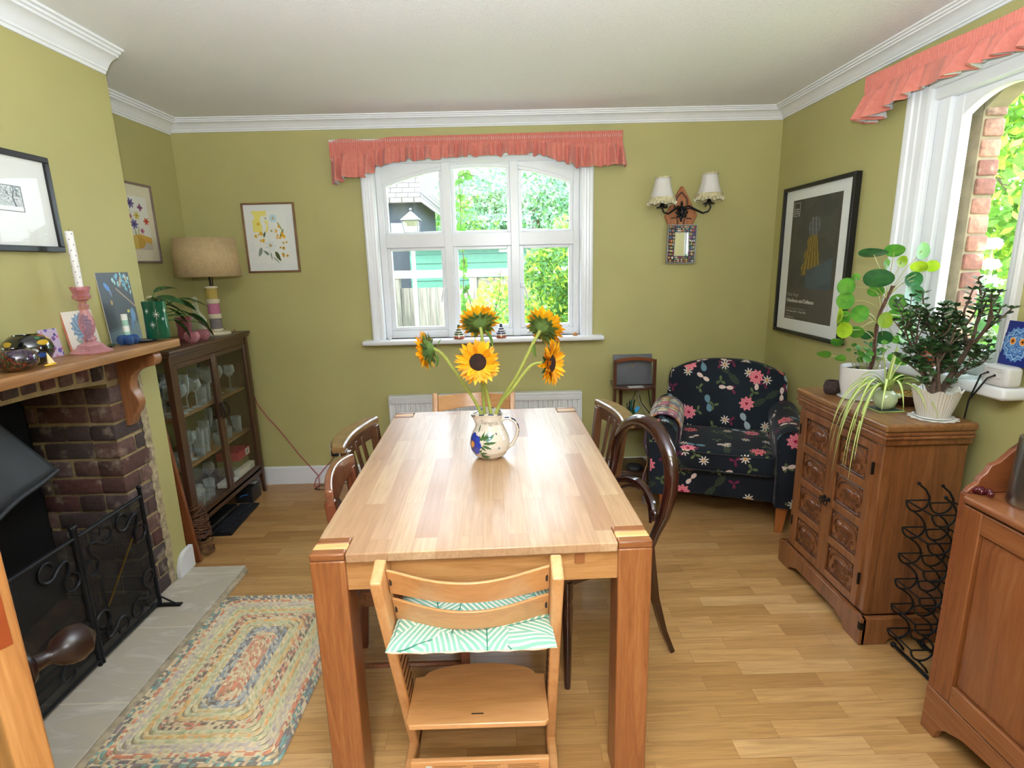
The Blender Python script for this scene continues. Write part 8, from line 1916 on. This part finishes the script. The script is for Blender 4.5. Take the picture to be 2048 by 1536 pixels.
# fence with gate
FN = NT('weathered_fence_boards'); v = FN.coord(); FN.base(FN.mix(0.25, FN.ramp(FN.noise(FN.mapping(v, (9, 9, 0.6)), 4, 4), ((0.3, '4A4844'), (0.7, '7E7A74'))), '6A6460')); FN.rough(0.9)
fn = thing('garden_fence', 'grey weathered board fence with capping rail across the garden outside the far window', 'fence', (-0.95, 7.4, -0.3))
for nm, x0, x1, dy in (('board_panel', -1.6, -0.45, 0), ('board_panel', 0.55, 2.4, 0), ('gate', -0.45, 0.50, 0.02)):
    m = MB(); x = x0
    while x < x1-0.01: m.box(x, min(x+0.112, x1), dy, dy+0.02, 0.0, 1.62 if nm != 'gate' else 1.50); x += 0.118
    pn = m.build(nm, FN.m, fn, smooth=False)
    if nm == 'gate': m = MB(); m.box(0.42, 0.46, -0.03, 0.02, 1.12, 1.20); m.build('latch', plain('latch_iron', '3A3A3A', 0.5), pn)
for x in (-0.50, 0.53): m = MB(); m.box(x-0.05, x+0.05, -0.03, 0.07, 0, 1.63); m.build('post', FN.m, fn)
m = MB(); m.box(-1.6, 2.4, -0.04, 0.06, 1.63, 1.73); m.build('capping_rail', plain('pale_capping', '9A968E', 0.8), fn)
sh_ = thing('garden_shed', 'green boarded shed behind the garden fence', 'shed', (-0.2, 9.2, -0.3)); m = MB()
for k in range(15): m.box(-1.35, 0.9, -0.012*(k % 2), 1.4, 0.14*k, 0.14*k+0.136)
m.build('walls', plain('green_shed_paint', '2C5A4C', 0.7, var=0.08), sh_, smooth=False); m = MB(); m.prism([(-0.15, 2.10), (1.5, 2.10), (1.5, 2.42)], -1.42, 1.0, 'X'); m.build('roof', plain('felt_roof', '8A8F8C', 0.9), sh_)
# neighbouring house with slate roof
t = NT('pale_slate_tiles'); v = t.coord(); br3 = t.N('TexBrick'); t.l.new(t.mapping(v, (1, 0, 1), rot=(0, 0, 0)), br3.inputs['Vector'])
xx_, yy_, zz_ = t.sep(v)[:3]; t.l.new(t.comb(xx_, zz_, 0.0), br3.inputs['Vector'])
for k_, q in (('Scale', 1.0), ('Mortar Size', 0.009), ('Brick Width', 0.20), ('Row Height', 0.085)): br3.inputs[k_].default_value = q
br3.inputs['Color1'].default_value = L4('4E4A44'); br3.inputs['Color2'].default_value = L4('66615A'); br3.inputs['Mortar'].default_value = L4('1A1816'); t.base(br3.outputs['Color']); t.rough(0.8)
hs = thing('neighbour_house', 'neighbouring house with dark wall and stone tiled roof seen in the upper left pane', 'house', (-4.05, 9.6, -0.3))
m = MB(); m.box(-2.5, 2.55, 0, 3, 0, 2.95); m.build('wall', plain('dark_blue_grey_boards', '18222C', 0.8, var=0.15), hs, smooth=False)
m = MB(); m.add([(-2.7, -0.25, 2.88), (2.72, -0.25, 2.88), (2.30, 1.5, 4.9), (-2.7, 1.5, 4.9), (-2.7, -0.25, 2.80), (2.72, -0.25, 2.80), (2.72, 3.2, 2.88), (2.72, 3.2, 2.80)], [(0, 1, 2, 3), (4, 5, 1, 0), (1, 6, 2), (5, 7, 6, 1)]); m.build('roof', t.m, hs, smooth=False)
m = MB(); m.box(2.15, 2.42, -0.02, 0.0, 2.2, 2.5); m.build('window', plain('house_window', 'A9B8A0', 0.2), hs)
# lantern on a post
LI_ = plain('lantern_metal', '4A4C50', 0.5, 0.3); ln = thing('garden_lantern', 'tapered glass lantern on a slim post outside the left hand panes', 'lantern', (-0.965, 5.95, -0.3))
m = MB(); m.tube([(0, 0, 0), (0, 0, 1.98)], 0.022, 10); m.build('post', plain('pale_post', 'A9A9A5', 0.6), ln)
m = MB(); m.add([(-0.10, -0.10, 2.26), (0.10, -0.10, 2.26), (0.10, 0.10, 2.26), (-0.10, 0.10, 2.26), (0, 0, 2.36)], [(0, 1, 4), (1, 2, 4), (2, 3, 4), (3, 0, 4), (3, 2, 1, 0)]); m.ell((0, 0, 2.37), 0.015, 8, 6); m.build('cap', LI_, ln)
m = MB()
for sx, sy in ((-1, -1), (1, -1), (1, 1), (-1, 1)): m.tube([(sx*0.05, sy*0.05, 1.98), (sx*0.085, sy*0.085, 2.26)], 0.006, 5)
for (z, h_) in ((1.985, 0.05), (2.14, 0.07)): m.tube([(-h_, -h_, z), (h_, -h_, z), (h_, h_, z), (-h_, h_, z)], 0.005, 5, closed=True)
m.build('cage', LI_, ln); m = MB(); m.lathe([(0.066, 1.99), (0.112, 2.25)], 4, RZ(PI/4), cap=False); m.build('panes', thin_glass('lantern_glass', (0.9, 0.92, 0.9), 1.0, 0.1, 0.2), ln, smooth=False)
def tree(name, label, cat, loc, crown, n, size, mats, seed, trunk=0.12, group='trees and shrubs beyond the far window', long_=1.6):
    r = thing(name, label, cat, loc, 0, group); cloud('foliage', n, crown, size, mats, seed, parent=r, long_=long_)
    m = MB(); top = max(b[2] for b in crown); m.tube([(0, 0, 0), (0.03*trunk, 0, top*0.5), (0.0, 0, top)], [trunk, trunk*0.8, trunk*0.3], 8)
    rr2 = random.Random(seed)
    for b in crown[:5]: m.tube([(0, 0, max(0.05, b[2]*0.4)), (b[0]*0.6, b[1]*0.6, b[2]*0.85), tuple(b[:3])], [trunk*0.5, trunk*0.3, trunk*0.1], 6)
    m.build('trunk', BARK, r); return r
tree('garden_tree', 'large pale blue-green tree beyond the fence, behind the centre panes', 'tree', (0.9, 15.5, -0.3), [(0, 0, 3.3, 2.4, 1.6, 1.3), (1.6, 0.4, 3.3, 1.6, 1.4, 1.4), (-1.7, 0.3, 3.0, 1.5, 1.2, 1.2), (-0.4, -0.4, 2.4, 2.4, 1.2, 1.4)], 22000, 0.085, [G4, G3, G4], 1, 0.25)
tree('garden_tree', 'broad mid green tree on the right beyond the fence', 'tree', (3.4, 13.8, -0.3), [(0, 0, 3.4, 2.0, 1.5, 1.5), (-1.0, -0.3, 2.5, 1.6, 1.2, 1.3), (0.8, 0.5, 2.2, 1.8, 1.2, 1.5)], 18000, 0.08, [G3, G4, G4], 2, 0.22)
tree('garden_tree', 'light yellow-green tree beside the neighbouring house', 'tree', (-1.25, 13.6, -0.3), [(0, 0, 2.3, 0.8, 0.9, 1.1), (0.6, 0.3, 1.9, 0.8, 0.9, 1.0)], 9000, 0.07, [G2, G4], 3, 0.14)
tree('weeping_shrub', 'fine leaved weeping shrub filling the lower right pane', 'shrub', (0.72, 5.35, -0.3), [(0, 0, 1.75, 0.52, 0.5, 0.5), (0.25, 0.1, 1.15, 0.6, 0.5, 0.8), (-0.30, -0.05, 1.35, 0.45, 0.35, 0.6), (0.1, 0.0, 0.55, 0.7, 0.5, 0.6)], 15000, 0.030, [G2, G3, G1, G3], 4, 0.04, long_=2.6)
tree('garden_shrub', 'yellow-green bushy shrub in front of the fence behind the middle pane', 'shrub', (0.05, 6.2, -0.3), [(0, 0, 1.0, 0.65, 0.4, 0.65), (0.4, 0.1, 0.7, 0.5, 0.4, 0.7), (-0.45, 0, 0.55, 0.45, 0.35, 0.5)], 6500, 0.045, [G1, G1, G2], 5, 0.04)
tree('garden_shrub', 'low yellow-green planting at the foot of the garden gate', 'shrub', (-1.15, 6.3, -0.3), [(0, 0, 0.45, 0.7, 0.4, 0.45), (0.5, -0.1, 0.35, 0.5, 0.35, 0.4), (-0.5, -0.2, 0.6, 0.35, 0.3, 0.6)], 5200, 0.045, [G1, G2], 6, 0.03)
tree('garden_shrub', 'tall leafy climber at the left edge of the lower left pane', 'shrub', (-1.78, 6.9, -0.3), [(0, 0, 1.3, 0.28, 0.25, 0.7), (0.1, -0.1, 0.6, 0.35, 0.3, 0.6)], 2600, 0.05, [G2, G1], 7, 0.03)
fl = cloud('flowers', 900, [(0, 0, 0, 0.32, 0.25, 0.35)], 0.035, [WHF], 8); fl.location = (-1.55, 6.0, 0.45); tag(fl, 'pinkish white flowers at lower left of the garden outside', 'flowers', kind='stuff')
# ivy on the outside of the centre window
iv = thing('window_ivy', 'green ivy strands climbing outside the middle panes of the far window', 'ivy', (-0.305, 4.03, 1.0)); ri = random.Random(77); sm = MB(); lm_ = MB()
IVY = leafmat('ivy_leaf', '4E8A34', '74B044', 0.45, 0.4)
def ivyleaf(p, s_, M_=None):
    a = ri.uniform(0, 6.28); M = T(p) @ RX(PI/2+ri.uniform(-.6, .6)) @ RZ(a) @ RX(ri.uniform(-.4, .4))
    pts = [(0, -0.5), (0.38, -0.48), (0.32, -0.12), (0.62, 0.08), (0.26, 0.22), (0, 0.7), (-0.26, 0.22), (-0.62, 0.08), (-0.32, -0.12), (-0.38, -0.48)]
    lm_.add([(0, 0, -0.08*s_)]+[(x*s_, y*s_, 0) for x, y in pts], [(0, 1+k, 1+(k+1) % 10) for k in range(10)], M)
def strand(pts, n_, s_, r=0.003):
    P = [Vector(p) for p in pts]; sm.tube(P, r, 5)
    for k in range(n_): q = ri.random()*(len(P)-1); i = min(int(q), len(P)-2); p = P[i].lerp(P[i+1], q-i)+Vector((ri.uniform(-1, 1)*s_*0.7, ri.uniform(-.02, .02), ri.uniform(-.7, .7)*s_)); ivyleaf(p, s_*ri.uniform(0.7, 1.2))
strand([(0.0, 0, 1.10), (0.01, 0, 0.9), (0.0, 0, 0.7), (0.015, 0, 0.5), (0.0, 0, 0.3), (0.02, 0, 0.1), (0.06, 0, -0.1)], 85, 0.036)
strand([(0.0, 0, 1.09), (0.05, 0, 1.12), (0.12, 0, 1.10)], 12, 0.035); strand([(0.0, 0, 0.88), (0.05, 0, 0.90), (0.10, 0, 0.96), (0.14, 0, 0.97)], 8, 0.02)
strand([(0.02, 0, 0.35), (0.05, 0, 0.22), (0.08, 0, 0.08), (0.09, 0, -0.1)], 22, 0.026); strand([(0.10, 0, -0.1), (0.20, 0, 0.08), (0.26, 0, 0.25), (0.28, 0, 0.45)], 28, 0.020); strand([(0.12, 0, -0.1), (0.24, 0, 0.12), (0.33, 0, 0.2), (0.36, 0, 0.5)], 30, 0.022); strand([(0.16, 0, -0.1), (0.30, 0, 0.0), (0.40, 0, 0.12)], 22, 0.026); strand([(0.02, 0, 0.05), (0.12, 0, 0.14), (0.22, 0, 0.12)], 14, 0.022)
sm.build('stems', plain('ivy_stem', '6A5240', 0.8), iv); lm_.build('leaves', IVY, iv)
# beyond the right window
tree('garden_tree', 'leafy bright green tree hanging over the view from the right hand window', 'tree', (4.3, 4.0, -0.3), [(0, 0, 3.2, 1.2, 1.2, 1.1), (-0.7, 0.3, 2.5, 0.8, 0.9, 0.8), (0.3, 0.9, 2.4, 1.0, 1.0, 1.2), (0.2, 0.2, 1.4, 1.2, 1.2, 1.0)], 15000, 0.065, [G1, G2, G2], 9, 0.07, 'plants beyond the right hand window')
tree('garden_shrub', 'green shrub below the tree outside the right hand window', 'shrub', (3.4, 3.0, -0.3), [(0, 0, 1.2, 0.6, 0.7, 0.7), (0.5, 0.6, 0.9, 0.8, 0.8, 0.8), (-0.2, -0.5, 0.8, 0.5, 0.5, 0.7)], 8000, 0.050, [G2, G1, G3], 10, 0.04, 'plants beyond the right hand window')
hy = thing('hydrangea', 'white lacy flower heads close outside the right hand window', 'flowering shrub', (2.62, 2.86, -0.3)); rh = random.Random(5)
blb = [(-0.05, 0.06, 1.62, 0.11, 0.11, 0.06), (0.12, -0.06, 1.58, 0.09, 0.09, 0.05), (-0.02, 0.0, 1.42, 0.10, 0.10, 0.06), (0.05, 0.16, 1.84, 0.05, 0.05, 0.03), (0.22, -0.12, 1.46, 0.10, 0.08, 0.05), (0.02, 0.12, 1.73, 0.05, 0.05, 0.03), (0.15, 0.05, 1.36, 0.08, 0.08, 0.05)]
for b in blb: cloud('flower_head', 420, [b], 0.016, [WHF], int(b[2]*100), parent=hy, long_=1.0)
cloud('foliage', 1600, [(0.1, 0, 1.25, 0.35, 0.3, 0.4), (0.2, -0.1, 0.8, 0.45, 0.4, 0.6)], 0.06, [G2, G3], 12, parent=hy); m = MB()
for b in blb: m.tube([(0.1, 0, 0), (b[0]*0.5+0.05, b[1]*0.5, b[2]*0.6), (b[0], b[1], b[2]-0.03)], 0.008, 6)
m.build('stems', plain('hydrangea_stem', '7A8A5A', 0.7), hy)
# ------------------------------------------------------------ loose pieces that are parts of their own
def split_loose(o):
    me = o.data; n = len(me.vertices); par = list(range(n))
    def fd(a):
        while par[a] != a: par[a] = par[par[a]]; a = par[a]
        return a
    for e in me.edges: a, b = fd(e.vertices[0]), fd(e.vertices[1]); par[a] = b
    gr = {}
    for p in me.polygons: gr.setdefault(fd(p.vertices[0]), []).append(p)
    if len(gr) < 2: return
    first = True
    for k, ps in gr.items():
        ids = sorted({v for p in ps for v in p.vertices}); mp = {v: i for i, v in enumerate(ids)}
        nm = bpy.data.meshes.new(me.name); nm.from_pydata([tuple(me.vertices[v].co) for v in ids], [], [[mp[v] for v in p.vertices] for p in ps])
        for m_ in me.materials: nm.materials.append(m_)
        nm.polygons.foreach_set('material_index', [p.material_index for p in ps]); nm.polygons.foreach_set('use_smooth', [p.use_smooth for p in ps]); nm.update()
        try: nm.set_sharp_from_angle(angle=math.radians(35))
        except Exception: pass
        if first: o.data = nm; first = False
        else: c = o.copy(); c.data = nm; col.objects.link(c)
for o in list(bpy.data.objects):
    if o.type == 'MESH' and o.parent and o.name.split('.')[0] in ('apron', 'side_apron', 'corner_stile', 'side_stretcher', 'door_rail', 'wall_bracket', 'cross_bars', 'cross_ties', 'fixing_slot', 'switch', 'jack_socket', 'capping_rail', 'piping') and not any(c.parent == o for c in bpy.data.objects):
        split_loose(o)
